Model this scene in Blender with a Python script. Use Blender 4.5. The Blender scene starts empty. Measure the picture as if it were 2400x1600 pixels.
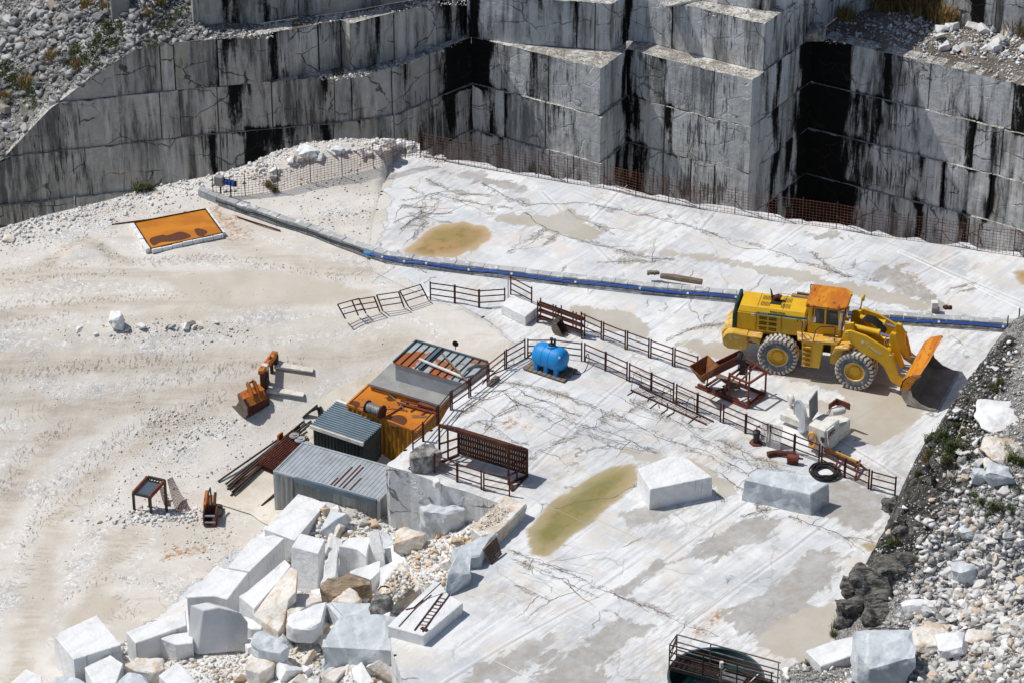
import bpy, bmesh, math, random
import numpy as np
from mathutils import Vector, Matrix, noise as mnoise
random.seed(7); RS=np.random.RandomState(11)
SC=bpy.context.scene
COL=SC.collection
R=math.radians
# ------------------------------------------------------------------ camera
F=7500.0; TH=R(31); D0=141.0
CAM=np.array([0.0,-D0*math.cos(TH),D0*math.sin(TH)])
FW=np.array([0,math.cos(TH),-math.sin(TH)]); UP=np.array([0,math.sin(TH),math.cos(TH)]); RT=np.array([1.0,0,0])
def W(px,py,z=0.0):
    d=FW*F+RT*(px-1200)+UP*(800-py)
    t=(z-CAM[2])/d[2]; p=CAM+d*t
    return (float(p[0]),float(p[1]),float(z))
cd=bpy.data.cameras.new('camera'); cam=bpy.data.objects.new('camera',cd); COL.objects.link(cam)
cam.location=CAM; cam.rotation_euler=(R(90)-TH,0,0)
cd.sensor_width=36; cd.lens=36*F/2400; cd.clip_start=1; cd.clip_end=2000
SC.camera=cam
# ------------------------------------------------------------------ light
SAZ=R(14); SEL=R(59)
sdir=Vector((-math.cos(SAZ)*math.cos(SEL),math.sin(SAZ)*math.cos(SEL),math.sin(SEL)))
sl=bpy.data.lights.new('sun','SUN'); sl.energy=4.6; sl.angle=R(0.5); sl.color=(1,0.965,0.91)
so=bpy.data.objects.new('sun',sl); COL.objects.link(so); so.rotation_euler=sdir.to_track_quat('Z','Y').to_euler(); so.location=(-60,20,90)
wd=bpy.data.worlds.new('World'); SC.world=wd; wd.use_nodes=True
wt=wd.node_tree; sk=wt.nodes.new('ShaderNodeTexSky'); sk.sky_type='NISHITA'; sk.sun_disc=False
sk.sun_elevation=SEL; sk.sun_rotation=math.atan2(sdir.x,sdir.y); sk.air_density=1; sk.dust_density=1.5
wt.links.new(sk.outputs[0],wt.nodes['Background'].inputs[0]); wt.nodes['Background'].inputs[1].default_value=0.10
SC.view_settings.view_transform='Standard'; SC.view_settings.look='None'; SC.view_settings.exposure=-0.36; SC.view_settings.gamma=1
# ------------------------------------------------------------------ shader helper
class Sh:
    def __init__(s,name,rough=0.8,metal=0.0,spec=0.3):
        s.m=bpy.data.materials.new(name); s.m.use_nodes=True; s.t=s.m.node_tree; s.b=s.t.nodes['Principled BSDF']
        s.b.inputs['Roughness'].default_value=rough; s.b.inputs['Metallic'].default_value=metal
        s.b.inputs['Specular IOR Level'].default_value=spec
        s._pos=None
    def node(s,typ,inp={},**props):
        n=s.t.nodes.new('ShaderNode'+typ)
        for k,v in props.items(): setattr(n,k,v)
        for k,v in inp.items(): s.put(n.inputs[k],v)
        return n
    def put(s,sock,v):
        if hasattr(v,'is_output'): s.t.links.new(v,sock)
        elif isinstance(v,tuple) and sock.type=='RGBA' and len(v)==3: sock.default_value=(*v,1)
        else: sock.default_value=v
    def math(s,op,a,b=0.0,clamp=False):
        n=s.node('Math',{0:a,1:b},operation=op); n.use_clamp=clamp; return n.outputs[0]
    def mix(s,f,a,b,blend='MIX'):
        n=s.node('Mix',{},data_type='RGBA',blend_type=blend); s.put(n.inputs[0],f); s.put(n.inputs[6],a); s.put(n.inputs[7],b); return n.outputs[2]
    def rng(s,f,lo,hi,a=0.0,b=1.0):
        return s.node('MapRange',{0:f,1:lo,2:hi,3:a,4:b},interpolation_type='SMOOTHSTEP').outputs[0]
    def pos(s):
        if s._pos is None: s._pos=s.node('NewGeometry').outputs['Position']
        return s._pos
    def obj(s): return s.node('TexCoord').outputs['Object']
    def vec(s,v,loc=(0,0,0),rot=(0,0,0),sc=(1,1,1)):
        return s.node('Mapping',{'Vector':v,'Location':loc,'Rotation':rot,'Scale':sc}).outputs[0]
    def noise(s,scale,v=None,detail=4.0,rough=0.55,dist=0.0):
        return s.node('TexNoise',{'Vector':v if v is not None else s.pos(),'Scale':scale,'Detail':detail,'Roughness':rough,'Distortion':dist}).outputs['Fac']
    def voro(s,scale,v=None,feature='F1',out='Distance',rnd=1.0):
        return s.node('TexVoronoi',{'Vector':v if v is not None else s.pos(),'Scale':scale,'Randomness':rnd},feature=feature).outputs[out]
    def attr(s,name,out='Fac'): return s.node('Attribute',{},attribute_name=name).outputs[out]
    def bump(s,h,dist=0.02,strength=1.0):
        n=s.node('Bump',{'Height':h,'Distance':dist,'Strength':strength}); s.t.links.new(n.outputs[0],s.b.inputs['Normal'])
    def out(s,col=None,rough=None):
        if col is not None: s.put(s.b.inputs['Base Color'],col)
        if rough is not None: s.put(s.b.inputs['Roughness'],rough)
        return s.m
def mat2(name,c1,c2,scale=3.0,lo=0.4,hi=0.6,rough=0.8,metal=0.0,bump=0.0,bs=20.0,c3=None,s3=9.0,lo3=.6,hi3=.68,stretch=(1,1,1),spec=.3):
    s=Sh(name,rough,metal,spec); o=s.vec(s.obj(),sc=stretch)
    col=s.mix(s.rng(s.noise(scale,o,5,.6),lo,hi),c1,c2)
    if c3: col=s.mix(s.rng(s.noise(s3,s.vec(o,loc=(7,3,1)),5,.65),lo3,hi3),col,c3)
    if bump: s.bump(s.noise(bs,o,4,.6),bump)
    return s.out(col)
# ------------------------------------------------------------------ mesh builder
class MB:
    def __init__(s): s.v=[]; s.f=[]; s.mi=[]; s.cm=0
    def add(s,vs,fs):
        o=len(s.v); s.v+= [tuple(map(float,v)) for v in vs]; s.f+=[tuple(i+o for i in f) for f in fs]; s.mi+=[s.cm]*len(fs); return s
    def hexa(s,b,t):  # b,t: 4 pts each
        return s.add(list(b)+list(t),[(3,2,1,0),(4,5,6,7),(0,1,5,4),(1,2,6,5),(2,3,7,6),(3,0,4,7)])
    def box(s,c,d,rz=0.0,ry=0.0,rx=0.0):
        M=Matrix.Rotation(rz,3,'Z')@Matrix.Rotation(ry,3,'Y')@Matrix.Rotation(rx,3,'X'); c=Vector(c); x,y,z=[q/2 for q in d]
        P=[c+M@Vector(q) for q in ((-x,-y,-z),(x,-y,-z),(x,y,-z),(-x,y,-z),(-x,-y,z),(x,-y,z),(x,y,z),(-x,y,z))]
        return s.hexa(P[:4],P[4:])
    def bar(s,a,b,w,h=None,up=(0,0,1)):
        a=Vector(a);b=Vector(b);h=h or w;d=(b-a).normalized();u=Vector(up)
        if abs(d.dot(u))>.98: u=Vector((0,1,0))
        x=d.cross(u).normalized(); y=x.cross(d).normalized(); x*=w/2;y*=h/2
        return s.hexa([a-x-y,a+x-y,a+x+y,a-x+y],[b-x-y,b+x-y,b+x+y,b-x+y])
    def tube(s,pts,r,n=6,caps=True):
        pts=[Vector(p) for p in pts]; rs=r if isinstance(r,(list,tuple)) else [r]*len(pts); vs=[];fs=[]
        u=None
        for i,p in enumerate(pts):
            d=(pts[min(i+1,len(pts)-1)]-pts[max(i-1,0)])
            d=d.normalized() if d.length>1e-9 else Vector((0,0,1))
            if u is None or True:
                ref=Vector((0,0,1)) if abs(d.z)<.9 else Vector((1,0,0))
                if u is not None:
                    x=(u-d*u.dot(d)); x=x.normalized() if x.length>1e-6 else d.cross(ref).normalized()
                else: x=d.cross(ref).normalized()
                u=x
            y=d.cross(x)
            for k in range(n):
                a=2*math.pi*k/n; vs.append(p+(x*math.cos(a)+y*math.sin(a))*rs[i])
        for i in range(len(pts)-1):
            for k in range(n):
                k2=(k+1)%n; fs.append((i*n+k,i*n+k2,(i+1)*n+k2,(i+1)*n+k))
        if caps: fs.append(tuple(range(n))[::-1]); fs.append(tuple((len(pts)-1)*n+k for k in range(n)))
        return s.add(vs,fs)
    def lathe(s,prof,c,axis='Y',n=28):  # prof: (r,h) along axis
        vs=[];fs=[];c=Vector(c)
        for r,h in prof:
            for k in range(n):
                a=2*math.pi*k/n; q=(r*math.cos(a),r*math.sin(a))
                v={'Z':(q[0],q[1],h),'Y':(q[0],h,q[1]),'X':(h,q[0],q[1])}[axis]; vs.append(c+Vector(v))
        for i in range(len(prof)-1):
            for k in range(n):
                k2=(k+1)%n; fs.append((i*n+k,i*n+k2,(i+1)*n+k2,(i+1)*n+k))
        return s.add(vs,fs)
    def prism(s,poly,y0,y1,plane='XZ'):  # poly 2d extruded
        n=len(poly)
        mk=(lambda p,y:(p[0],y,p[1])) if plane=='XZ' else (lambda p,y:(p[0],p[1],y))
        vs=[mk(p,y0) for p in poly]+[mk(p,y1) for p in poly]
        return s.add(vs,[tuple(range(n)),tuple(range(n,2*n))[::-1]]+[(i,(i+1)%n,n+(i+1)%n,n+i) for i in range(n)])
    def xf(s,M,i0=0):
        for i in range(i0,len(s.v)): s.v[i]=tuple(M@Vector(s.v[i]))
        return s
    def build(s,name,m,parent=None,world=True,smooth=False,bevel=0.0):
        me=bpy.data.meshes.new(name); v=s.v
        if parent is not None and world:
            L=parent.matrix_world.translation if False else Vector(wloc(parent)); v=[(a[0]-L.x,a[1]-L.y,a[2]-L.z) for a in v]
        me.from_pydata(v,[],s.f)
        for q in (m if isinstance(m,(list,tuple)) else [m]): me.materials.append(q)
        if isinstance(m,(list,tuple)): me.polygons.foreach_set('material_index',s.mi)
        bm=bmesh.new(); bm.from_mesh(me); bmesh.ops.recalc_face_normals(bm,faces=bm.faces)
        if bevel: bmesh.ops.bevel(bm,geom=[e for e in bm.edges if e.calc_length()>bevel*2.5],offset=bevel,segments=1,affect='EDGES',clamp_overlap=True)
        bm.to_mesh(me); bm.free()
        if smooth:
            me.polygons.foreach_set('use_smooth',[True]*len(me.polygons)); me.set_sharp_from_angle(angle=R(40))
        o=bpy.data.objects.new(name,me); COL.objects.link(o); o.parent=parent; return o
def wloc(o):
    l=Vector((0,0,0))
    while o is not None: l=l+Vector(o.location); o=o.parent
    return l
def tag(o,label,cat,group=None,kind=None):
    if label: o['label']=label
    if cat: o['category']=cat
    if group: o['group']=group
    if kind: o['kind']=kind
    return o
def thing(name,label,cat,loc,rz=0.0,group=None):
    o=bpy.data.objects.new(name,None); COL.objects.link(o); o.location=loc; o.rotation_euler=(0,0,rz); o.empty_display_size=.2
    return tag(o,label,cat,group)
def solo(mb,name,m,label,cat,loc,group=None,smooth=False,bevel=0.0):
    L=Vector(loc); mb.v=[(a[0]-L.x,a[1]-L.y,a[2]-L.z) for a in mb.v]
    o=mb.build(name,m,None,False,smooth,bevel); o.location=loc; return tag(o,label,cat,group)
def dup_tree(o,parent=None):
    c=o.copy(); COL.objects.link(c); c.parent=parent
    for ch in [x for x in ALLCH(o)]: dup_tree(ch,c)
    return c
def ALLCH(o): return [x for x in COL.objects if x.parent==o]
# ------------------------------------------------------------------ terrain
def dseg(P,a,b):
    a=np.array(a[:2]);b=np.array(b[:2]);ab=b-a;t=np.clip(((P-a)@ab)/max(ab@ab,1e-9),0,1)
    q=a+t[:,None]*ab; return np.hypot(*(P-q).T),q
def dline(P,line,closed=False):
    d=np.full(len(P),9e9); n=len(line)
    for i in range(n if closed else n-1):
        d=np.minimum(d,dseg(P,line[i],line[(i+1)%n])[0])
    return d
RAMP=[W(*p)[:2] for p in ((865,600),(880,640),(985,690),(1080,715),(1150,755),(1185,790))]
def smst(t): t=np.clip(t,0,1); return t*t*(3-2*t)
CP=[(930,1250,-3.8),(1000,1292,-2.1),(1060,1262,-1.45),(1115,1228,-1.0),(1150,1210,-.7),(1040,1320,-1.3),(970,1350,-1.7),(940,1400,-1.3),
    (880,1440,-1.3),(820,1400,-2.6),(900,1520,-0.9),(760,1480,-2.4),(700,1540,-2.6),(600,1560,-3.1),(500,1570,-3.5),(820,1580,-1.6),(650,1450,-3.4),
    (860,1620,-1.0),(720,1640,-2.0),(765,1180,-2.15),(830,1190,-2.2),(890,1207,-2.3),(800,1220,-2.7),(860,1238,-2.8),(905,1252,-3.0)]
CPW=np.array([W(*c) for c in CP])
MND=W(192,592,0)
RIDGE=[(150,505,.2),(330,462,.25),(470,432,.3),(640,405,.5),(700,380,.8),(770,360,.8),(850,352,.6),(920,348,.5)]
RW=np.array([W(a,b,z) for a,b,z in RIDGE])
def Gz(x,y):
    x=np.asarray(x,float); y=np.asarray(y,float)
    z=-4*smst((4-y)/11.5)
    num=z.copy()*0.12; den=np.full_like(z,0.12)
    for c in CPW:
        w=np.exp(-((x-c[0])**2+(y-c[1])**2)/1.5**2); num+=w*c[2]; den+=w
    near=np.zeros_like(z)
    for c in CPW: near=np.maximum(near,np.exp(-((x-c[0])**2+(y-c[1])**2)/2.6**2))
    zz=num/den
    z=z*(1-near)+zz*near
    P=np.stack([x.ravel(),y.ravel()],1); d=dline(P,RAMP).reshape(x.shape)
    z=z*smst((d-.3)/5.5)
    z=z+.40*np.clip(1-(np.abs((x-MND[0])*.55-(y-MND[1])*.5)+np.abs((x-MND[0])*.3+(y-MND[1])*.8))/1.15,0,1)
    for c in RW: z=z+ (c[2]*0.8)*np.exp(-((x-c[0])**2/9+(y-c[1])**2/1.6))
    return z
def WG(px,py,dz=0.0):
    z=0.0
    for _ in range(30):
        p=W(px,py,z+dz); z=z*.5+.5*float(Gz(np.array([p[0]]),np.array([p[1]]))[0])
    p=W(px,py,z+dz); return (p[0],p[1],z+dz)
def W0(px,py): return W(px,py,0)[:2]
def inpoly(P,poly):
    x,y=P[:,0],P[:,1]; c=np.zeros(len(P),bool); n=len(poly)
    for i in range(n):
        x1,y1=poly[i]; x2,y2=poly[(i+1)%n]
        if y1==y2: continue
        m=((y1>y)!=(y2>y))&(x<(x2-x1)*(y-y1)/(y2-y1)+x1); c^=m
    return c
def sdf(P,poly):
    d=dline(P,poly,True); return np.where(inpoly(P,poly),d,-d)
def sdfs(P,polys,lim=2.0):
    r=np.full(len(P),-lim)
    for q in polys: r=np.maximum(r,sdf(P,q))
    return np.clip(r,-lim,lim)
def jit(line,amp,n=5):
    o=[]
    for i in range(len(line)-1):
        a=np.array(line[i][:2]);b=np.array(line[i+1][:2])
        for k in range(n):
            p=a+(b-a)*k/n
            if i or k: p=p+RS.uniform(-amp,amp,2)
            o.append(tuple(p))
    o.append(tuple(line[-1][:2])); return o
P0=lambda pts:[W0(*p) for p in pts]
PG=lambda pts:[WG(*p)[:2] for p in pts]
WET=[P0(q) for q in (
 [(1330,720),(1440,725),(1510,745),(1525,775),(1500,790),(1420,770),(1350,745)],
 [(1590,805),(1680,796),(1760,830),(1900,880),(2060,900),(2120,925),(2170,950),(2150,990),(2060,1045),(2000,1020),(1900,960),(1850,940),(1990,945),(1960,920),(1880,895),(1800,880),(1720,850),(1640,835)],
 [(1500,590),(1600,602),(1700,622),(1850,650),(1990,690),(2120,722),(2200,742),(2170,705),(2050,675),(1960,660),(1880,636),(1700,604),(1560,588)],
 [(1312,505),(1330,485),(1370,510),(1410,548),(1390,562),(1340,555),(1260,532),(1180,523),(1140,500),(1200,500),(1250,508)],
 [(1440,1045),(1500,1055),(1560,1066),(1640,1078),(1700,1118),(1735,1160),(1700,1160),(1620,1110),(1520,1078)],
 [(2280,745),(2400,755),(2400,770),(2310,765)],[(1750,1500),(1850,1440),(1960,1400),(1990,1460),(1900,1560)])]+[PG(q) for q in (
 [(380,655),(450,640),(560,632),(700,640),(800,662),(850,690),(900,715),(830,716),(700,712),(560,728),(450,705)],
 [(200,745),(330,735),(420,720),(560,735),(430,755),(300,765)],
 [(20,1375),(60,1365),(130,1375),(140,1400),(130,1450),(80,1420)],[(150,1440),(230,1385),(300,1400),(260,1460),(170,1480)],[(362,1086),(385,1078),(402,1086),(385,1095)])]
DAMP=[P0(q) for q in (
 [(1060,1610),(1120,1560),(1160,1545),(1230,1515),(1290,1482),(1312,1500),(1300,1530),(1230,1570),(1180,1610)],
 [(1215,1610),(1290,1555),(1350,1520),(1420,1475),(1480,1452),(1520,1470),(1480,1510),(1440,1540),(1400,1610)],
 [(1450,1395),(1480,1345),(1560,1312),(1545,1340),(1470,1390)],
 [(1600,1310),(1640,1275),(1700,1240),(1800,1202),(1850,1212),(1800,1255),(1720,1285),(1650,1315)],
 [(1700,1440),(1800,1370),(1900,1290),(1980,1290),(1940,1380),(1830,1480),(1760,1510)],
 [(1450,1205),(1530,1182),(1600,1190),(1540,1225),(1480,1235)],[(1940,1110),(2000,1120),(2080,1170),(2060,1250),(1960,1220),(1900,1190)],
 [(2100,620),(2180,690),(2260,740),(2200,730),(2120,690),(2040,640)],[(1890,545),(1960,540),(1970,555),(1910,565)],
 [(1040,405),(1100,400),(1200,430),(1250,450),(1190,445),(1100,425)])]
OLIVE=[P0(q) for q in (
 [(945,590),(975,560),(1010,532),(1080,520),(1140,530),(1155,553),(1120,585),(1060,604),(980,605)],
 [(1235,1240),(1290,1180),(1360,1128),(1430,1095),(1495,1088),(1500,1120),(1450,1170),(1390,1220),(1335,1262),(1285,1308),(1245,1300)],
 [(2370,638),(2400,630),(2440,640),(2440,680),(2395,665)],[(1990,1262),(2030,1272),(2075,1278),(2065,1300),(2030,1285)])]
RUST=[P0([(2070,632),(2110,618),(2150,650),(2185,700),(2200,725),(2150,695),(2110,670)]),P0([(1640,1480),(1690,1425),(1700,1432),(1660,1482)]),
  P0([(1470,1590),(1490,1570),(1500,1580),(1485,1600)]),P0([(1180,985),(1215,975),(1230,1000),(1190,1010)]),
  PG([(365,1290),(400,1265),(450,1270),(485,1285),(450,1300),(390,1315)]),PG([(500,485),(560,520),(600,560),(540,560),(500,520)])]
CRK=[P0(q) for q in (
 [(1130,890),(1200,897),(1230,925),(1300,945),(1360,975)],[(1110,920),(1180,915),(1230,950),(1290,985)],[(1060,985),(1100,955),(1140,925)],[(1085,1005),(1120,985),(1155,1000),(1200,1035),(1240,1040)],
 [(1290,915),(1350,935),(1420,965)],[(1400,1000),(1470,1030),(1540,1060)],[(1480,940),(1520,960),(1580,985),(1650,1010)],[(1620,1020),(1700,1060),(1790,1100)],[(1560,1090),(1640,1130),(1700,1175)],
 [(1740,1210),(1800,1195)],[(960,500),(1000,520),(970,560)],[(930,590),(960,620),(1000,640)],
 [(1130,430),(1180,460),(1240,480),(1360,475),(1440,490),(1520,505),(1600,525),(1700,560),(1800,585),(1900,620),(1990,650)],
 [(950,470),(1020,455),(1130,480),(1200,490)],[(1190,590),(1260,555),(1275,540),(1310,545),(1275,575)],
 [(1230,500),(1290,540),(1350,560),(1430,580),(1500,600),(1580,610)],[(1400,615),(1480,612),(1580,605)],[(1330,490),(1400,530),(1440,550)],
 [(1200,897),(1250,905),(1300,922),(1400,958),(1440,975),(1500,1000),(1600,1040),(1750,1110),(1850,1150)],
 [(1200,940),(1270,955),(1340,990),(1400,1020),(1480,1050),(1540,1060)],[(1320,960),(1345,990),(1395,1005),(1440,960)],
 [(1375,1015),(1430,1045),(1500,1062)],[(1195,1288),(1280,1322),(1340,1345),(1440,1390)],[(1440,1392),(1560,1438),(1680,1490)],
 [(1205,1310),(1250,1330),(1340,1370),(1400,1400)],[(1207,1370),(1290,1408)],[(1140,1005),(1160,975),(1215,945)],
 [(1680,1030),(1790,1075),(1880,1120)],[(1500,1130),(1440,1165),(1300,1190)],[(1660,1100),(1750,1150),(1800,1210)],[(1850,1210),(1990,1262)],
 [(1000,460),(1030,470),(1010,500),(960,520)],[(1000,420),(1060,450),(1150,460)],[(960,440),(1000,460),(990,500),(940,540)],[(940,480),(1000,490)],[(925,520),(980,500),(1060,500)],
 [(1450,985),(1480,960),(1550,925)],[(1230,1080),(1300,1040),(1380,1000)],[(1900,590),(1960,640),(2060,660)],[(1560,800),(1620,770),(1700,760)])]
CUT=[P0(q) for q in ([(1440,1395),(1560,1310),(1720,1195),(1790,1150)],[(1600,1470),(1720,1380),(1850,1290),(1990,1180)],[(1040,1600),(1170,1520),(1330,1430),(1460,1370)],
 [(1245,1100),(1335,1010),(1420,930),(1475,885)],[(1150,985),(1230,910),(1290,870)],[(1310,820),(1380,770)],[(1040,640),(1062,625)],
 [(1380,690),(1400,672)],[(1580,735),(1630,695)],[(1800,590),(1860,545),(1900,520)],[(1380,520),(1450,450),(1470,435)],[(1640,540),(1690,480)],[(2110,590),(2250,650),(2420,720)],
 [(1960,1010),(2090,930),(2160,880)],[(2000,740),(2160,640),(2250,590)],[(1790,1450),(1870,1390),(2000,1290)],[(1270,450),(1440,620)],[(1910,1000),(2050,1080),(2110,1120)])]
RUT=[PG(q) for q in ([(-20,640),(150,626),(330,612),(500,600)],[(-20,665),(150,650),(290,640)],[(-20,715),(200,705),(400,692),(540,690)],[(600,622),(700,636),(800,650)],
 [(100,628),(188,552),(285,608)],[(-20,880),(120,868),(300,850),(450,838)],[(60,1280),(120,1150),(240,1050),(380,980),(520,930)],[(-10,1160),(60,1060),(150,1000)],
 [(150,1400),(250,1350),(380,1370)],[(160,1500),(260,1440),(320,1440)],[(350,620),(470,605),(600,610)],[(0,760),(160,740)],[(330,900),(560,860),(700,850)],[(100,1210),(200,1130),(260,1060)])]
BAND=[PG(q) for q in ([(-20,650),(150,640),(330,640),(520,655),(700,670)],[(-20,740),(200,715),(420,708),(700,705),(850,690)],[(-20,860),(200,852),(420,850),(650,845),(850,830),(960,790)],
 [(-20,930),(160,960),(330,935),(520,905),(700,880)],[(40,1600),(70,1450),(100,1330),(130,1220),(230,1110),(380,1000),(560,930)],[(150,1560),(200,1440),(250,1330),(300,1250)],[(-20,1250),(40,1130),(120,1040),(260,960)],[(100,625),(192,565),(290,610)],[(520,560),(640,600),(760,630),(860,640)])]
BEDGE=[(905,400),(930,352),(985,356),(1060,375),(1200,400),(1320,418),(1440,440),(1600,470),(1800,502),(1960,525),(2100,555),(2250,575),(2400,600),(2700,645),(2750,1750),(945,1750),
 (945,1600),(918,1520),(915,1480),(940,1450),(1040,1392),(1085,1340),(1160,1275),(1215,1215),(1195,1188),(1165,1177),(1090,1150),(1031,1134),(1020,1128),(1004,1122),(960,1105),(912,1092),(905,1086),(925,1075),(968,1034),(1028,995),(1062,935),
 (1105,905),(1150,870),(1195,835),(1205,800),(1150,755),(1080,715),(985,690),(880,640),(865,600),(880,500)]
BACK=[(a,b+RS.uniform(-.16,.16)) for a,b in jit(P0(BEDGE[1:14]),.22,7)]
BPOLY=P0(BEDGE[:1])+BACK+P0(BEDGE[14:])
DIRTP=PG([(-300,300),(920,300),(925,420),(905,440),(915,480),(900,520),(890,570),(905,598)])+P0([(985,600),(900,640),(880,660),(960,655),(1000,700)])+PG([(1060,715),(1150,752),(1200,800),(1195,830),(1150,865),(1060,930),(960,1040),(900,1100),(790,1135),(640,1222),(560,1285),(430,1395),(330,1475),(250,1540),(100,1660),(-400,1900)])
def mk_ground(name,x0,x1,y0,y1,st,zf,poly=None,nz=0.0,keepout=None):
    xs=np.arange(x0,x1+st,st); ys=np.arange(y0,y1+st,st); nx,ny=len(xs),len(ys)
    X,Y=np.meshgrid(xs,ys); P=np.stack([X.ravel(),Y.ravel()],1)
    if poly is not None:
        d=dline(P,poly,True); ins=inpoly(P,poly)
        near=(d<st*.75)
        Q=P.copy(); best=np.full(len(P),9e9)
        idx=np.where(near)[0]
        for i in range(len(poly)):
            dd,q=dseg(P[idx],poly[i],poly[(i+1)%len(poly)]); m=dd<best[idx]; Q[idx[m]]=q[m]; best[idx[m]]=dd[m]
        P=Q; ok=ins|near
    else: ok=np.ones(len(P),bool)
    Z=zf(P[:,0],P[:,1])
    if nz:
        Z=Z+np.array([mnoise.noise(Vector((a*.35,b*.35,0)))*nz+mnoise.noise(Vector((a*1.3,b*1.3,5)))*nz*.35 for a,b in P])
    i=np.arange(nx*ny).reshape(ny,nx); q=np.stack([i[:-1,:-1],i[:-1,1:],i[1:,1:],i[1:,:-1]],-1).reshape(-1,4)
    q=q[ok[q].all(1)]
    used=np.unique(q); remap=-np.ones(len(P),int); remap[used]=np.arange(len(used)); q=remap[q]
    P=P[used];Z=Z[used]
    me=bpy.data.meshes.new(name); V=np.column_stack([P,Z]); me.from_pydata(V.tolist(),[],q.tolist())
    def A(n,a): me.attributes.new(n,'FLOAT','POINT').data.foreach_set('value',a.astype(np.float32))
    A('wet',sdfs(P,WET)); A('damp',sdfs(P,DAMP)); A('olive',sdfs(P,OLIVE)); A('rust',sdfs(P,RUST)); A('dirt',np.clip(sdf(P,DIRTP),-2,2))
    c=np.full(len(P),9.); 
    for l in CRK: c=np.minimum(c,dline(P,jit(l,.13,7)))
    A('crk',c)
    c=np.full(len(P),9.)
    for l in CUT: c=np.minimum(c,dline(P,l))
    A('cut',c)
    c=np.full(len(P),9.)
    for l in RUT: c=np.minimum(c,dline(P,jit(l,.06)))
    A('rut',c)
    c=np.full(len(P),9.)
    for l in BAND: c=np.minimum(c,dline(P,l))
    A('band',c)
    me.polygons.foreach_set('use_smooth',[True]*len(me.polygons))
    o=bpy.data.objects.new(name,me); COL.objects.link(o); return o
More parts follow.
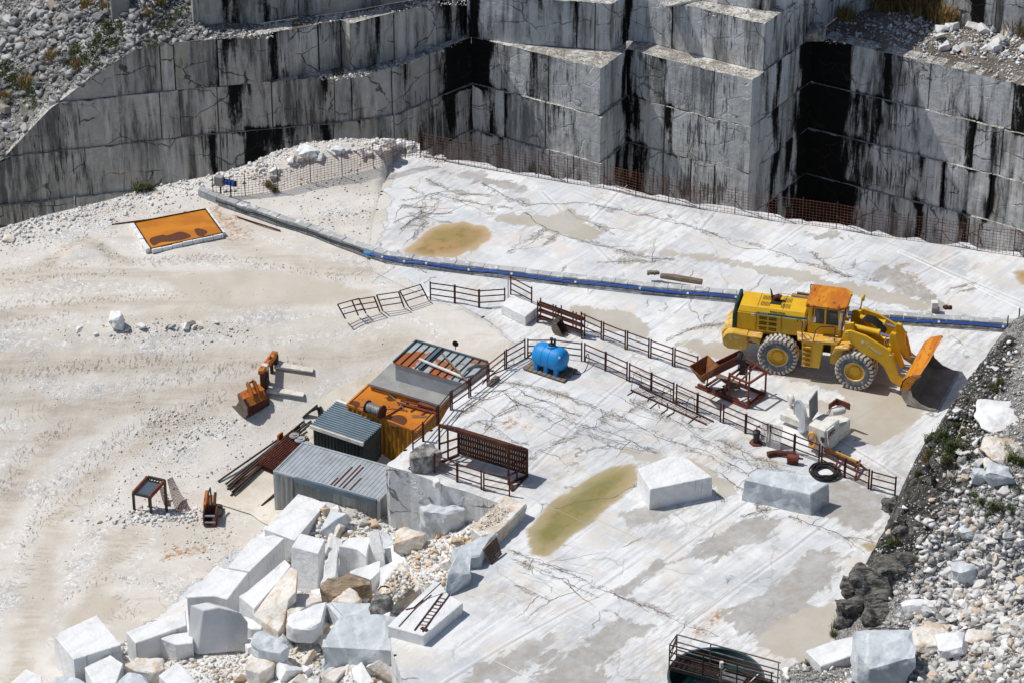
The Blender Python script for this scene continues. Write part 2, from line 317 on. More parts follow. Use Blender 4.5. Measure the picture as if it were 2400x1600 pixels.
# ---- ground material
def ground_mat(name):
    s=Sh(name,.75); p=s.pos()
    r=s.vec(p,rot=(0,0,R(-50)))       # x' along e1 (50deg)
    sw=s.node('SeparateXYZ',{0:r}).outputs
    # strips of slightly different tone, saw marks
    cell=s.math('FLOOR',s.math('DIVIDE',sw[1],2.7)); cellx=s.math('FLOOR',s.math('DIVIDE',s.math('ADD',sw[0],s.math('MULTIPLY',cell,1.7)),4.3))
    cv=s.node('CombineXYZ',{0:cell,1:cellx}).outputs[0]; tone=s.node('TexWhiteNoise',{0:cv}).outputs[0]
    n1=s.noise(.35,p,6,.6); n2=s.noise(2.2,p,6,.65); n3=s.noise(14,p,4,.6)
    st=s.noise(1.0,s.vec(r,sc=(.25,3.0,1)),5,.65,.6); st2=s.noise(1.0,s.vec(r,sc=(5.0,.3,1)),4,.6,.3)
    arc=s.node('TexWave',{'Vector':s.vec(p,rot=(0,0,.7)),'Scale':1.1,'Distortion':14.0,'Detail':3.0,'Detail Scale':.6},wave_type='BANDS').outputs['Fac']
    white=(.765,.77,.765); blue=(.50,.52,.535); cream=(.66,.61,.545)
    c=s.mix(s.rng(n1,.42,.68),white,blue)
    c=s.mix(s.math('MULTIPLY',s.rng(st,.46,.64),.65),c,(.50,.53,.56))
    c=s.mix(s.math('MULTIPLY',s.rng(st2,.55,.7),.35),c,(.84,.86,.88))
    c=s.mix(s.math('MULTIPLY',s.rng(n2,.52,.72),.55),c,(.87,.875,.88))
    c=s.mix(s.math('MULTIPLY',s.rng(arc,.80,1.0),s.math('MULTIPLY',s.rng(n2,.45,.6),.22)),c,(.88,.89,.9))
    c=s.mix(s.math('MULTIPLY',s.rng(tone,.3,1.0),.40),c,(.50,.525,.55))
    c=s.mix(s.math('MULTIPLY',s.rng(s.noise(.5,s.vec(p,loc=(9,2,0)),7,.7),.48,.64),.75),c,cream)
    dk=s.math('MULTIPLY',s.rng(s.noise(.16,s.vec(p,loc=(1.5,7,0)),3,.5),.46,.60),s.rng(s.noise(2.4,s.vec(r,sc=(.5,2,1)),6,.72),.44,.62)); c=s.mix(s.math('MULTIPLY',dk,.6),c,(.42,.385,.34))
    c=s.mix(s.math('MULTIPLY',s.rng(n3,.60,.75),.35),c,(.40,.42,.43))
    # random hairline cracks
    dv=s.node('VectorMath',{0:p,1:s.node('TexNoise',{'Vector':p,'Scale':.9,'Detail':5.0}).outputs['Color']},operation='ADD').outputs[0]
    ve=s.voro(.45,s.vec(dv,rot=(0,0,R(40)),sc=(1,.45,1)),'DISTANCE_TO_EDGE')
    hc=s.math('MULTIPLY',s.rng(ve,.018,.004),s.rng(s.noise(.5,s.vec(p,loc=(3,8,0)),4),.55,.64))
    c=s.mix(s.math('MULTIPLY',hc,.75),c,(.20,.18,.155))
    ve2=s.voro(.30,s.vec(dv,rot=(0,0,R(-10)),sc=(1,.5,1)),'DISTANCE_TO_EDGE')
    c=s.mix(s.math('MULTIPLY',s.math('MULTIPLY',s.rng(ve2,.012,.002),s.rng(s.noise(.35,s.vec(p,loc=(1,1,7)),4),.48,.58)),.35),c,(.25,.24,.22))
    ncrk=s.noise(5,p,5,.7)
    # ---- dirt
    d1=s.noise(.25,s.vec(p,sc=(.45,1.4,1)),6,.62); d2=s.noise(1.6,p,6,.7); d3=s.noise(26,p,3,.7); d4=s.noise(.9,s.vec(p,sc=(.3,1.8,1),loc=(4,4,0)),5,.65,.5)
    dirt=s.mix(s.rng(d1,.38,.66),(.665,.632,.583),(.57,.525,.46))
    dirt=s.mix(s.math('MULTIPLY',s.rng(d2,.50,.70),.55),dirt,(.74,.715,.68))
    dirt=s.mix(s.math('MULTIPLY',s.rng(d4,.57,.72),.6),dirt,(.47,.40,.325))
    grav=s.rng(s.noise(.22,s.vec(p,loc=(1,5,0)),5,.6),.54,.66)
    vr=s.voro(7.5,p,out='Color'); vd=s.voro(7.5,p,'DISTANCE_TO_EDGE'); vs_=s.node('SeparateColor',{0:vr}).outputs[0]
    gcol=s.mix(s.rng(vs_,.1,.9),(.55,.535,.51),(.84,.84,.83)); gcol=s.mix(s.math('MULTIPLY',s.rng(vd,.05,.01),.7),gcol,(.30,.27,.24))
    dirt=s.mix(s.math('MULTIPLY',grav,s.rng(s.noise(3,p,4,.7),.40,.56)),dirt,gcol)
    dirt=s.mix(s.math('MULTIPLY',s.rng(d3,.60,.72),.5),dirt,(.83,.82,.80))
    dirt=s.mix(s.math('MULTIPLY',s.rng(d3,.40,.30),.45),dirt,(.36,.29,.22))
    ru=s.attr('rut'); bd=s.attr('band'); bn=s.math('ADD',bd,s.math('MULTIPLY',s.math('SUBTRACT',s.noise(.8,p,5,.6),.5),1.1)); dirt=s.mix(s.math('MULTIPLY',s.rng(bn,.75,.10),.85),dirt,s.mix(s.rng(s.noise(1,s.vec(p,sc=(.5,3,1)),5,.7),.4,.6),(.585,.53,.46),(.49,.43,.355))); wb=s.math('MULTIPLY',s.rng(s.math('ABSOLUTE',s.math('SUBTRACT',bn,1.15)),.30,.08),s.rng(s.noise(4,p,5,.75),.42,.58)); dirt=s.mix(s.math('MULTIPLY',wb,.75),dirt,gcol)
    tick=s.math('MULTIPLY',s.rng(ru,.50,.10),s.rng(s.noise(4.5,s.vec(p,sc=(1.9,.8,1)),5,.7),.55,.66))
    dirt=s.mix(s.math('MULTIPLY',tick,.55),dirt,(.33,.25,.175))
    dm=s.math('ADD',s.attr('dirt'),s.math('MULTIPLY',s.math('SUBTRACT',s.noise(1.1,p,6,.7),.5),1.8))
    dmask=s.rng(dm,-.05,.10)
    c=s.mix(dmask,c,dirt)
    # cracks, cuts
    cr=s.attr('crk'); w=s.math('MULTIPLY',s.rng(ncrk,.42,.85),.22)
    cmask=s.rng(s.math('SUBTRACT',cr,w),.045,.0)
    cmask=s.math('MULTIPLY',cmask,s.math('SUBTRACT',1.0,s.math('MULTIPLY',dmask,.8)))
    c=s.mix(s.math('MULTIPLY',s.rng(s.math('SUBTRACT',cr,s.math('MULTIPLY',s.rng(s.noise(.6,p,4,.6),.46,.66),.34)),.06,-.08),s.rng(s.noise(9,p,5,.8),.40,.60)),c,(.29,.26,.225))
    cu=s.attr('cut'); c=s.mix(s.math('MULTIPLY',s.math('MULTIPLY',s.rng(cu,.03,.0),s.math('SUBTRACT',1.0,dmask)),s.rng(s.noise(1.2,s.vec(p,loc=(2,2,2))),.4,.55)),c,(.33,.32,.30))
    c=s.mix(s.math('MULTIPLY',s.math('MULTIPLY',s.rng(s.math('ABSOLUTE',s.math('SUBTRACT',cu,.14)),.07,.02),s.math('SUBTRACT',1.0,dmask)),.28),c,(.90,.91,.92))
    # wet things
    nw=s.math('MULTIPLY',s.math('SUBTRACT',s.noise(.9,s.vec(r,sc=(.7,1.6,1)),8,.66,.5),.5),1.9)
    def m(a,e=.05,k=1.0): return s.rng(s.math('ADD',s.attr(a),s.math('MULTIPLY',nw,k)),-e,e)
    da=m('damp',.10,1.5); wt_=s.rng(s.math('ADD',s.attr('wet'),s.math('MULTIPLY',nw,s.math('SUBTRACT',1.0,s.math('MULTIPLY',dmask,.35)))),s.math('SUBTRACT',-.07,s.math('MULTIPLY',dmask,.35)),s.math('ADD',.07,s.math('MULTIPLY',dmask,.35))); ol=m('olive',.12,.45); rs_=m('rust',.25,1.4)
    c=s.mix(s.math('MULTIPLY',rs_,s.rng(s.noise(4,p,6,.7),.42,.60)),c,(.40,.24,.12))
    c=s.mix(s.math('MULTIPLY',da,s.rng(s.noise(.6,s.vec(p,loc=(6,6,0)),6,.65),.25,.6,.45,.95)),c,s.mix(s.rng(n2,.35,.65),(.43,.42,.40),(.36,.325,.285)))
    c=s.mix(s.math('MULTIPLY',wt_,.93),c,s.mix(dmask,s.mix(s.rng(n1,.35,.65),(.53,.495,.43),(.46,.41,.33)),s.mix(s.rng(n1,.35,.65),(.60,.555,.475),(.55,.49,.40))))
    ow=s.attr('olive')
    far=s.rng(s.node('SeparateXYZ',{0:p}).outputs[1],0.0,4.0); oc=s.mix(s.rng(s.noise(.6,s.vec(p,loc=(3,1,0)),5,.6),.40,.60),s.mix(far,(.30,.25,.10),(.42,.27,.12)),s.mix(far,(.235,.225,.085),(.34,.255,.10))); oc=s.mix(s.math('MULTIPLY',s.rng(s.noise(1.3,s.vec(p,loc=(8,3,0)),5,.7),.5,.62),.7),oc,(.24,.20,.06)); oc=s.mix(s.rng(s.math('ADD',ow,s.math('MULTIPLY',nw,.5)),.75,.0),oc,s.mix(far,(.44,.36,.22),(.52,.38,.23)))
    oc=s.mix(s.math('MULTIPLY',s.rng(s.noise(6,p,5,.8),.62,.72),.7),oc,(.13,.10,.04))
    c=s.mix(ol,c,oc)
    wet=s.math('MAXIMUM',s.math('MAXIMUM',wt_,ol),s.math('MULTIPLY',da,.6))
    ro=s.math('SUBTRACT',.78,s.math('MULTIPLY',wet,.68))
    h=s.math('ADD',s.math('MULTIPLY',n3,.3),s.math('MULTIPLY',s.math('MULTIPLY',dmask,grav),s.math('ADD',vd,d3)))
    h=s.math('ADD',h,s.math('MULTIPLY',s.math('MULTIPLY',d2,dmask),1.1))
    h=s.math('SUBTRACT',h,s.math('MULTIPLY',cmask,.9)); h=s.math('SUBTRACT',h,s.math('MULTIPLY',tick,.8))
    h=s.math('MULTIPLY',h,s.math('SUBTRACT',1.0,s.math('MAXIMUM',wt_,ol)))
    s.bump(h,.05,.8)
    return s.out(c,ro)
GM=ground_mat('quarry_ground')
bench=mk_ground('quarry_floor',-8,36,-31,22,.15,lambda x,y:0*x,BPOLY,0.0); tag(bench,None,None,None,'structure')
YEDGE=[W0(-200,585),W0(-60,545),W0(0,537),W0(100,512),W0(230,482),W0(330,457),W0(470,432),W0(600,415),W0(640,398),W0(700,377),W0(770,355),W0(850,345),W0(905,338),W0(935,337),W0(985,352),W0(985,420)]
YPOLY=YEDGE+[W0(1000,670),W0(1090,695),W0(1175,738),W0(1235,805),W0(1215,850),W0(1100,960),W0(1000,1040),W(960,1100,0)[:2],W0(1045,1131),W0(1190,1190),W0(1240,1230),W0(1100,1370),W0(1000,1500),W0(1000,1800),(-5,-50),(-60,-50)]
def zy(x,y):
    z=Gz(x,y)
    P=np.stack([x,y],1); d=sdf(P,BPOLY)
    # where the yard dips under the floor slab stay below it
    return np.where(d>0,np.minimum(z,-.03-np.clip(d,0,1)*.6),z)-0.0
yard=mk_ground('yard_ground',-36,4,-36,24,.2,zy,YPOLY,.10); tag(yard,None,None,None,'structure')
for _v in yard.data.vertices: pass
# skirts: broken cliff below the back edge and sawn face toward the yard
def skirt(name,pts,z1,m,zt=-.01,step=.3,noise_amp=.05,ztf=None):
    L=[];acc=0
    for i in range(len(pts)-1):
        a=Vector((*pts[i],0));b=Vector((*pts[i+1],0)); n=max(1,int((b-a).length/step))
        for k in range(n): L.append((a+(b-a)*k/n))
    L.append(Vector((*pts[-1],0)))
    S=[0]
    for i in range(1,len(L)): S.append(S[-1]+(L[i]-L[i-1]).length)
    vs=[];at=[];ny=max(2,int(abs(z1)/.35))
    for i,p in enumerate(L):
        t=(L[min(i+1,len(L)-1)]-L[max(i-1,0)]).normalized(); nr=Vector((t.y,-t.x,0))
        z0=zt if ztf is None else ztf(p.x,p.y)
        for j in range(ny+1):
            z=z0+(z1-z0)*j/ny; dsp=mnoise.noise(Vector((p.x*.8,p.y*.8,z*.6)))*noise_amp if j else 0
            q=p+nr*dsp; vs.append((q.x,q.y,z)); at.append((S[i],z,0.))
    fs=[(i*(ny+1)+j,i*(ny+1)+j+1,(i+1)*(ny+1)+j+1,(i+1)*(ny+1)+j) for i in range(len(L)-1) for j in range(ny)]
    me=bpy.data.meshes.new(name); me.from_pydata(vs,[],fs); me.materials.append(m)
    a=me.attributes.new('suv','FLOAT_VECTOR','POINT'); a.data.foreach_set('vector',[c for t in at for c in t])
    me.attributes.new('stain','FLOAT','POINT')
    o=bpy.data.objects.new(name,me); COL.objects.link(o); tag(o,None,None,None,'structure'); return o
def wall_mat(name,c1,c2,warm,dark=.011,streak=.8,stainall=0.0,crack=.8):
    s=Sh(name,.55,spec=.35); a=s.attr('suv','Vector'); st=s.attr('stain')
    n1=s.noise(.35,a,5,.6); n2=s.noise(2.5,a,6,.65,.4)
    c=s.mix(s.rng(n1,.35,.65),c1,c2); c=s.mix(s.math('MULTIPLY',s.rng(s.noise(.5,s.vec(a,loc=(5,5,0)),5),.5,.68),.7),c,warm)
    c=s.mix(s.math('MULTIPLY',s.rng(n2,.45,.75),.35),c,tuple(min(.9,q*1.45) for q in c1))
    # diagonal scratches
    c=s.mix(s.math('MULTIPLY',s.rng(s.noise(1,s.vec(a,rot=(0,0,.8),sc=(1.2,9,1)),4,.6),.6,.72),.3),c,tuple(q*.45 for q in c1))
    vs1=s.noise(1.0,s.vec(a,sc=(.7,.10,1)),6,.68,.25); vs2=s.noise(1.0,s.vec(a,sc=(2.6,.30,1),loc=(3,0,0)),6,.75,.3)
    sk_=s.math('ADD',s.math('MULTIPLY',vs1,.6),s.math('MULTIPLY',vs2,.4))
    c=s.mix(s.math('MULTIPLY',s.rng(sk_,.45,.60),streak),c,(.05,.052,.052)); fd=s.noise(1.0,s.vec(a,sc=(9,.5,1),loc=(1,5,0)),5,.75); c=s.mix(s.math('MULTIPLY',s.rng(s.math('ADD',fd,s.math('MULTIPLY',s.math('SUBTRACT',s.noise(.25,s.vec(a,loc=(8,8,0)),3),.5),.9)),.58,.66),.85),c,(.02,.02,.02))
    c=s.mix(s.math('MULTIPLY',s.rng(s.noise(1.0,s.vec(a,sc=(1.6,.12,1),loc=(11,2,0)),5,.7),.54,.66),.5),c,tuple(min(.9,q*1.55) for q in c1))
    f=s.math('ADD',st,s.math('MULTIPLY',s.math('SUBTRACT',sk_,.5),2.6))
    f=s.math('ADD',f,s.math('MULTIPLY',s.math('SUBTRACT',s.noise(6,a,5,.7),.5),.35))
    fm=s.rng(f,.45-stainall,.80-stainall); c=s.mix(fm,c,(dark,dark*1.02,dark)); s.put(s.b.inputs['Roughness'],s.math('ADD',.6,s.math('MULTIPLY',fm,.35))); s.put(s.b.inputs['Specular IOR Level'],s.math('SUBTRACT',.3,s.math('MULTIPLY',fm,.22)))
    dv=s.node('VectorMath',{0:a,1:s.node('TexNoise',{'Vector':a,'Scale':1.0,'Detail':5.0}).outputs['Color']},operation='ADD').outputs[0]
    ve=s.voro(.42,s.vec(dv,rot=(0,0,.5),sc=(.8,1.4,1)),'DISTANCE_TO_EDGE')
    c=s.mix(s.math('MULTIPLY',s.math('MULTIPLY',s.rng(ve,.02,.006),crack),s.rng(s.noise(.6,s.vec(a,loc=(1,9,0))),.44,.54)),c,(.03,.028,.025))
    c=s.mix(s.math('MULTIPLY',s.rng(s.noise(9,a,4,.7),.63,.72),.6),c,(.05,.05,.048))
    s.bump(s.math('ADD',s.noise(3,a,6,.6),s.math('MULTIPLY',s.rng(ve,.02,.0),-.6)),.06,.6)
    return s.out(c)
M_wl=wall_mat('stained_marble_warm',(.53,.525,.50),(.40,.40,.385),(.47,.41,.33),streak=.85)
M_wc=wall_mat('stained_marble_blue',(.70,.735,.745),(.56,.59,.60),(.55,.52,.46),streak=.7,crack=.6)
M_wr=wall_mat('stained_marble_grey',(.72,.74,.755),(.55,.57,.585),(.46,.41,.36),streak=.92)
M_face=wall_mat('sawn_marble',(.74,.755,.765),(.62,.64,.66),(.68,.63,.55),dark=.25,streak=.28,stainall=-.35,crack=.7)
M_edge=wall_mat('broken_marble_edge',(.62,.62,.61),(.5,.49,.47),(.5,.42,.33),dark=.2,streak=.3,stainall=-.5)
# floor skirts
bi=[W0(*p) for p in BEDGE]
skirt('floor_edge',BACK[::-1],-15,M_edge,noise_amp=.5)
skirt('sawn_bench_face',[bi[k] for k in range(15,47)],-5,M_face,noise_amp=.06)
skirt('yard_edge',YEDGE[::-1][1:],-15,M_edge,zt=0,noise_amp=.6,ztf=lambda x,y:float(Gz(np.array([x]),np.array([y]))[0])+.0)
# ------------------------------------------------------------------ quarry walls
L0,L1,L2,L3,L4,LP=.5,-2.25,-5.,-7.75,-10.5,-15.
s=Sh('lit_ledge_top',.9); c=s.mix(s.rng(s.noise(1.5,None,6,.7),.4,.6),(.66,.64,.60),(.36,.34,.31)); c=s.mix(s.rng(s.noise(9,None,4,.7),.5,.6),c,(.13,.12,.10)); s.bump(s.noise(10,None,4,.7),.08); M_ledge=s.out(c)  # lit look of the ledge tops put into a paler colour
s=Sh('terrace_marble',.8); c=s.mix(s.rng(s.noise(.5,None,6,.7),.44,.56),(.66,.64,.60),(.24,.21,.185)); c=s.mix(s.rng(s.noise(6,None,4,.7),.52,.62),c,(.33,.31,.29)); s.bump(s.noise(8,None,4,.7),.05); M_terr=s.out(c)
s=Sh('terrace_dirt',.9); c=s.mix(s.rng(s.noise(.5,None,6,.7),.42,.6),(.13,.105,.085),(.24,.21,.185)); c=s.mix(s.rng(s.noise(12,None,4,.7),.6,.68),c,(.5,.5,.5)); s.bump(s.noise(8,None,5,.7),.12); M_tdirt=s.out(c)
def wall(name,plan,zref,levels,m,joints=(),stains=(),stepout=.13,zmax=None,lean=.0,back=None,capm=None):
    P=[Vector(W(a,b,zref)[:2]) for a,b in plan]; PX=[a for a,b in plan]; n=len(P)
    S=[0]
    for i in range(1,n): S.append(S[-1]+(P[i]-P[i-1]).length)
    segn=[]
    for i in range(n-1):
        t=(P[i+1]-P[i]).normalized(); segn.append(Vector((t.y,-t.x)))
    mit=[]
    for i in range(n):
        a=segn[max(i-1,0)];b=segn[min(i,n-2)];mm=(a+b); mm.normalize(); mit.append(mm/max(.35,mm.dot(a)))
    def at(s_):
        for i in range(n-1):
            if s_<=S[i+1] or i==n-2:
                t=(s_-S[i])/(S[i+1]-S[i]); t=min(1,max(0,t)); return P[i].lerp(P[i+1],t),mit[i].lerp(mit[i+1],t),PX[i]+(PX[i+1]-PX[i])*t
    def s_of(px):
        for i in range(n-1):
            lo,hi=min(PX[i],PX[i+1]),max(PX[i],PX[i+1])
            if lo<=px<=hi: return S[i]+(S[i+1]-S[i])*(px-PX[i])/(PX[i+1]-PX[i])
        return None
    vs=[];fs=[];at_=[];sa=[];mi=[]
    rr=random.Random(len(name)+int(plan[0][0])+len(plan)); W_=0
    for ci in range(len(levels)-1):
        zt,zb=levels[ci],levels[ci+1]
        js=[s_of(j) for j in (joints[ci] if ci<len(joints) else ())]; js=sorted([j for j in js if j is not None])
        bd=[0]+js+[S[-1]]
        for a,b in zip(bd[:-1],bd[1:]):
            g=rr.uniform(.02,.05); a2=a+(g if a>0 else 0); b2=b-(g if b<S[-1] else 0)
            ss=sorted(set([a2+(b2-a2)*k/max(1,int((b2-a2)/.4)) for k in range(max(1,int((b2-a2)/.4))+1)]+[q for q in S if a2<q<b2]))
            off=ci*stepout+rr.uniform(-.03,.03); ny=9; pdk=rr.choice([0,0,0,.08,.16,.26,.34]); o=len(vs); kk=rr.random()*10
            nlp=len(ss)
            for q in ss:
                p,nn,px=at(q); zc=zmax(px) if zmax else 99
                rag=max(0,mnoise.noise(Vector((q*1.6,kk,0))))*.18
                for j in range(ny+1):
                    z=zt-.07*(0)+(zb-zt)*j/ny
                    if j==0: z-=rag
                    z2=min(z,zc)
                    oo=off+mnoise.noise(Vector((q*.5,z*.6,kk)))*.05+mnoise.noise(Vector((q*2.5,z*2.5,kk)))*.015+lean*(zt-z)
                    w=p+nn*oo; vs.append((w.x,w.y,z2)); at_+= [q+kk*0,z2,kk*.15]
                    sv=0
                    for (cx,hw,za,zb_,st) in stains:
                        if zb_-.3<=z<=za+.01: sv=max(sv,st*math.exp(-((px-cx+3.2*math.sin(z*1.3+cx))/hw)**2*1.0)*(1-.35*((min(za,zt)-z)/max(.1,min(za,zt)-max(zb_,zb)))*(.5+.5*math.sin(cx))))
                    jd=min([abs(q-x) for x in js]+[9]); sv=max(sv,.26*math.exp(-(jd/.15)**2))
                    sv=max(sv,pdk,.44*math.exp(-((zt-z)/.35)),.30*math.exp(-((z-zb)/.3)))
                    sa.append(sv)
            for i in range(nlp-1):
                for j in range(ny):
                    A=o+i*(ny+1)+j; fs.append((A,A+1,A+ny+2,A+ny+1)); mi.append(0)
            # ledge on top of this course (back 1 m) and end returns
            o2=len(vs)
            for i,q in enumerate(ss):
                p,nn,px=at(q); v=vs[o+i*(ny+1)]; w=p-nn*.9; vs.append((w.x,w.y,v[2])); at_+=[q,v[2],0]; sa.append(0)
            for i in range(nlp-1): fs.append((o+i*(ny+1),o+(i+1)*(ny+1),o2+i+1,o2+i)); mi.append(1)
            for i in (0,nlp-1):
                p,nn,px=at(ss[i]); o3=len(vs)
                for j in range(ny+1):
                    v=vs[o+i*(ny+1)+j]; w=p-nn*.6; vs.append((w.x,w.y,v[2])); at_+=[ss[i],v[2],kk]; sa.append(.3)
                for j in range(ny): fs.append((o+i*(ny+1)+j,o+i*(ny+1)+j+1,o3+j+1,o3+j)); mi.append(0)
    if back:   # cap surface at the top level reaching back
        o=len(vs); L=levels[0]
        for i in range(n):
            w=P[i]-mit[i]*.02; vs.append((w.x,w.y,(min(L,zmax(PX[i])) if zmax else L)-.03)); at_+=[0,0,0]; sa.append(0)
        for i in range(n):
            vs.append((P[i].x+back[0],P[i].y+back[1],(min(L,zmax(PX[i])) if zmax else L)-.03)); at_+=[0,0,0]; sa.append(0)
        for i in range(n-1): fs.append((o+i,o+i+1,o+n+i+1,o+n+i)); mi.append(2)
    me=bpy.data.meshes.new(name); me.from_pydata(vs,[],fs)
    for q in (m,M_ledge,capm or M_terr): me.materials.append(q)
    me.polygons.foreach_set('material_index',mi)
    a=me.attributes.new('suv','FLOAT_VECTOR','POINT'); a.data.foreach_set('vector',at_)
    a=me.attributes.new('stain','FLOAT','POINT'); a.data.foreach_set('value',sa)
    o=bpy.data.objects.new(name,me); COL.objects.link(o); tag(o,None,None,None,'structure'); return o
def lerpf(pts):
    xs=[p[0] for p in pts];ys=[p[1] for p in pts]; return lambda x: float(np.interp(x,xs,ys))
ZMX=lerpf([(-100,-6.5),(12,-5.0),(138,-2.25),(303,.38),(330,.5),(3000,.5)])
T,B=9,-20
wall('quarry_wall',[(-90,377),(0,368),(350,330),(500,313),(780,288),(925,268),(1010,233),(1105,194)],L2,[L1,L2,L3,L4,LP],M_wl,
 joints=[(380,425,513,640,786,825,919,1008),(515,780,920,1010,1040),(165,325,455,515,705,775,920,1030),(68,265,500)],
 stains=[(560,38,L1,L2,.95),(600,60,L1,L2,.5),(770,14,L1,L2,.8),(830,10,L1,L2,.9),(945,9,L1,L2,.9),(1075,42,L1,L2,1.3),(1050,20,L2,L3,1.1),(1105,10,L1,LP,.9),
  (600,55,L2,L3,.95),(660,45,L2,L3,.8),(545,20,L1,L2,.8),(330,14,L3,L4,.6),(450,20,L3,L4,.5),(785,12,L2,L3,.8),(760,10,L2,L3,.9),(855,8,L2,L3,.8),(985,8,L2,L3,.8),(500,9,L2,L3,1.0),(490,14,L3,L4,1.1),
  (400,20,L1,L2,.5),(230,40,L1,L2,.45),(140,12,L2,L4,.6),(700,20,L3,L4,.7),(540,30,L3,LP,.8),(700,60,L3,LP,.8),(880,60,L3,LP,.7)],zmax=ZMX,back=(-2,9),capm=M_tdirt)
wall('quarry_wall',[(1105,194),(1200,217),(1405,270),(1467,222)],L2,[L1,L2,L3,L4,LP],M_wc,
 joints=[(1286,),(1185,1280),(1183,1290,1345,1420),(1340,)],
 stains=[(1125,36,L1,L2,1.3),(1240,16,L1,L2,.7),(1310,10,L2,L3,.5),(1108,8,T,B,.9),(1155,14,L2,L3,.9),(1140,8,L2,L3,.9),(1180,14,L2,L3,.7),(1255,10,L1,L2,.6),(1345,14,L1,L2,.45),(1465,12,T,B,1.3),(1445,12,L3,LP,.8)],back=(0,8))
wall('quarry_wall',[(1467,222),(1531,241),(1758,297),(1900,190)],L2,[L1,L2,L3,L4,LP],M_wc,
 joints=[(1672,),(1560,),(1560,1625,1680),(1625,1680,1740)],
 stains=[(1470,16,T,B,1.3),(1500,24,L2,L3,.75),(1573,14,L2,L3,1.1),(1555,10,L1,L2,.6),(1500,40,L3,LP,.9),(1790,16,T,L2,.6),(1818,12,T,B,1.2),(1890,18,T,B,1.4),(1905,20,T,B,1.4),(1870,10,L2,LP,.9),(1850,14,L3,LP,.9)],stepout=.05,back=(3,8))  # second entry paints the dark shade of a recess into the colour
wall('quarry_wall',[(1900,190),(1978,209),(2364,303),(2400,314),(2640,378)],L2,[L1,L2,L3,L4,LP],M_wr,
 joints=[(2176,2370),(2050,2355,2290),(2140,2230,2340),(1990,2110,2200,2300)],
 stains=[(1925,50,T,B,1.7),(1965,25,T,L2,1.5),(1960,30,L2,LP,1.4),(2078,14,L1,L2,.95),(2020,30,L2,L3,.8),(2190,26,L2,L3,.6),(2300,22,L2,L3,.8),(2170,20,L3,L4,.7),(2290,20,L4,LP,.9),(2125,8,L1,L2,.7),(2155,6,L1,L2,.7),(2222,10,L1,L2,.9),(2385,30,L1,L2,.9),(2060,14,L2,L3,.85),(2120,30,L2,L3,.5),(2285,14,L2,L3,1.1),(2340,12,L2,L3,.8),(2230,10,L3,L4,1.1),(2340,10,L3,L4,1.1),(2105,12,L3,L4,.6),(2000,50,L4,LP,1.2),(2020,40,L3,L4,.8),(2180,12,L4,LP,1.1),(2290,10,L4,LP,.9)],back=(3,16),capm=M_tdirt)  # first three entries blacken the left end from top to bottom
# upper tiers
wall('quarry_wall',[(60,247),(135,240),(380,214),(600,196),(803,158),(822,168),(925,140),(1040,102),(1125,70)],L1,[L0,L1],M_wl,
 joints=[(380,412,513,748,800,925,1022)],stains=[(525,16,T,B,.95),(560,14,T,B,1.0),(580,8,T,B,1.0),(640,10,T,B,.8),(838,12,T,B,1.0),(870,10,T,B,.8),(895,10,T,B,.8),(1050,20,T,B,.9),(1090,25,T,B,1.2),(775,20,T,B,.6),(640,60,T,B,.35)],zmax=ZMX,back=(-1,7),capm=M_tdirt)
wall('quarry_wall',[(1095,86),(1200,102),(1430,119),(1470,96),(1516,99),(1787,167),(1835,133)],L1,[L0,L1],M_wc,
 joints=[(1352,1395,1575)],stains=[(1110,16,T,B,1.2),(1255,10,T,B,1.0),(1240,14,T,B,.7),(1350,7,T,B,.7),(1468,12,T,B,1.1),(1485,8,T,B,.8),(1573,5,T,B,.8),(1620,12,T,B,.5),(1812,8,T,B,.8)],back=(0,9))
wall('quarry_wall',[(1835,134),(1907,84),(1968,36),(2030,-14)],L1,[7.,L1],M_wr,joints=[(1905,1968)],stains=[(1925,20,T,B,.4)],stepout=0)
wall('quarry_wall',[(1966,40),(2060,16),(2193,26),(2225,46),(2336,76),(2500,110)],L1,[1.5,L1],M_wr,joints=[(2050,2230,2330)],stains=[(2100,80,T,B,1.6),(2190,16,T,B,1.4),(2290,24,T,B,1.2),(2240,6,T,B,.9),(2260,4,T,B,.9)],stepout=0,back=(0,10))
wall('quarry_wall',[(455,72),(600,56),(830,24),(1015,-10)],L0,[3.4,L0],M_wl,joints=[(700,)],stains=[(540,25,T,B,1.0),(620,20,T,B,.8),(720,60,T,B,.4)],stepout=0)
wall('quarry_wall',[(1560,20),(1700,-10),(1850,26)],L0,[.6,.5],M_wc,stepout=0)
wall('quarry_wall',[(1680,8),(1800,26),(1830,10)],L0,[3.4,L0],M_wc,joints=[()],stepout=0)
# pit floor, one sheet
mb=MB(); mb.add([(-160,-60,-15),(160,-60,-15),(160,160,-15),(-160,160,-15)],[(0,1,2,3)]); o=mb.build('pit_floor',M_terr); tag(o,None,None,None,'structure')
# ------------------------------------------------------------------ hill top-left
M_hill=None
s=Sh('scree_soil',.95); p=s.pos()
c=s.mix(s.rng(s.noise(.3,p,6,.7),.42,.58),(.24,.23,.21),(.42,.415,.40)); 
vc=s.node('SeparateColor',{0:s.voro(6,p,out='Color')}).outputs[0]; vd=s.voro(6,p,'DISTANCE_TO_EDGE')
c=s.mix(s.rng(s.noise(.8,p,5,.7),.35,.6),c,s.mix(vc,(.22,.22,.215),(.66,.66,.65)))
c=s.mix(s.math('MULTIPLY',s.rng(vd,.06,.01),.8),c,(.06,.055,.05))
vd2=s.voro(17,p,'DISTANCE_TO_EDGE'); c=s.mix(s.math('MULTIPLY',s.rng(vd2,.07,.0),.6),c,(.10,.09,.08))
c=s.mix(s.math('MULTIPLY',s.rng(s.noise(.45,s.vec(p,loc=(4,9,2)),5,.7),.54,.62),.6),c,(.16,.15,.085))
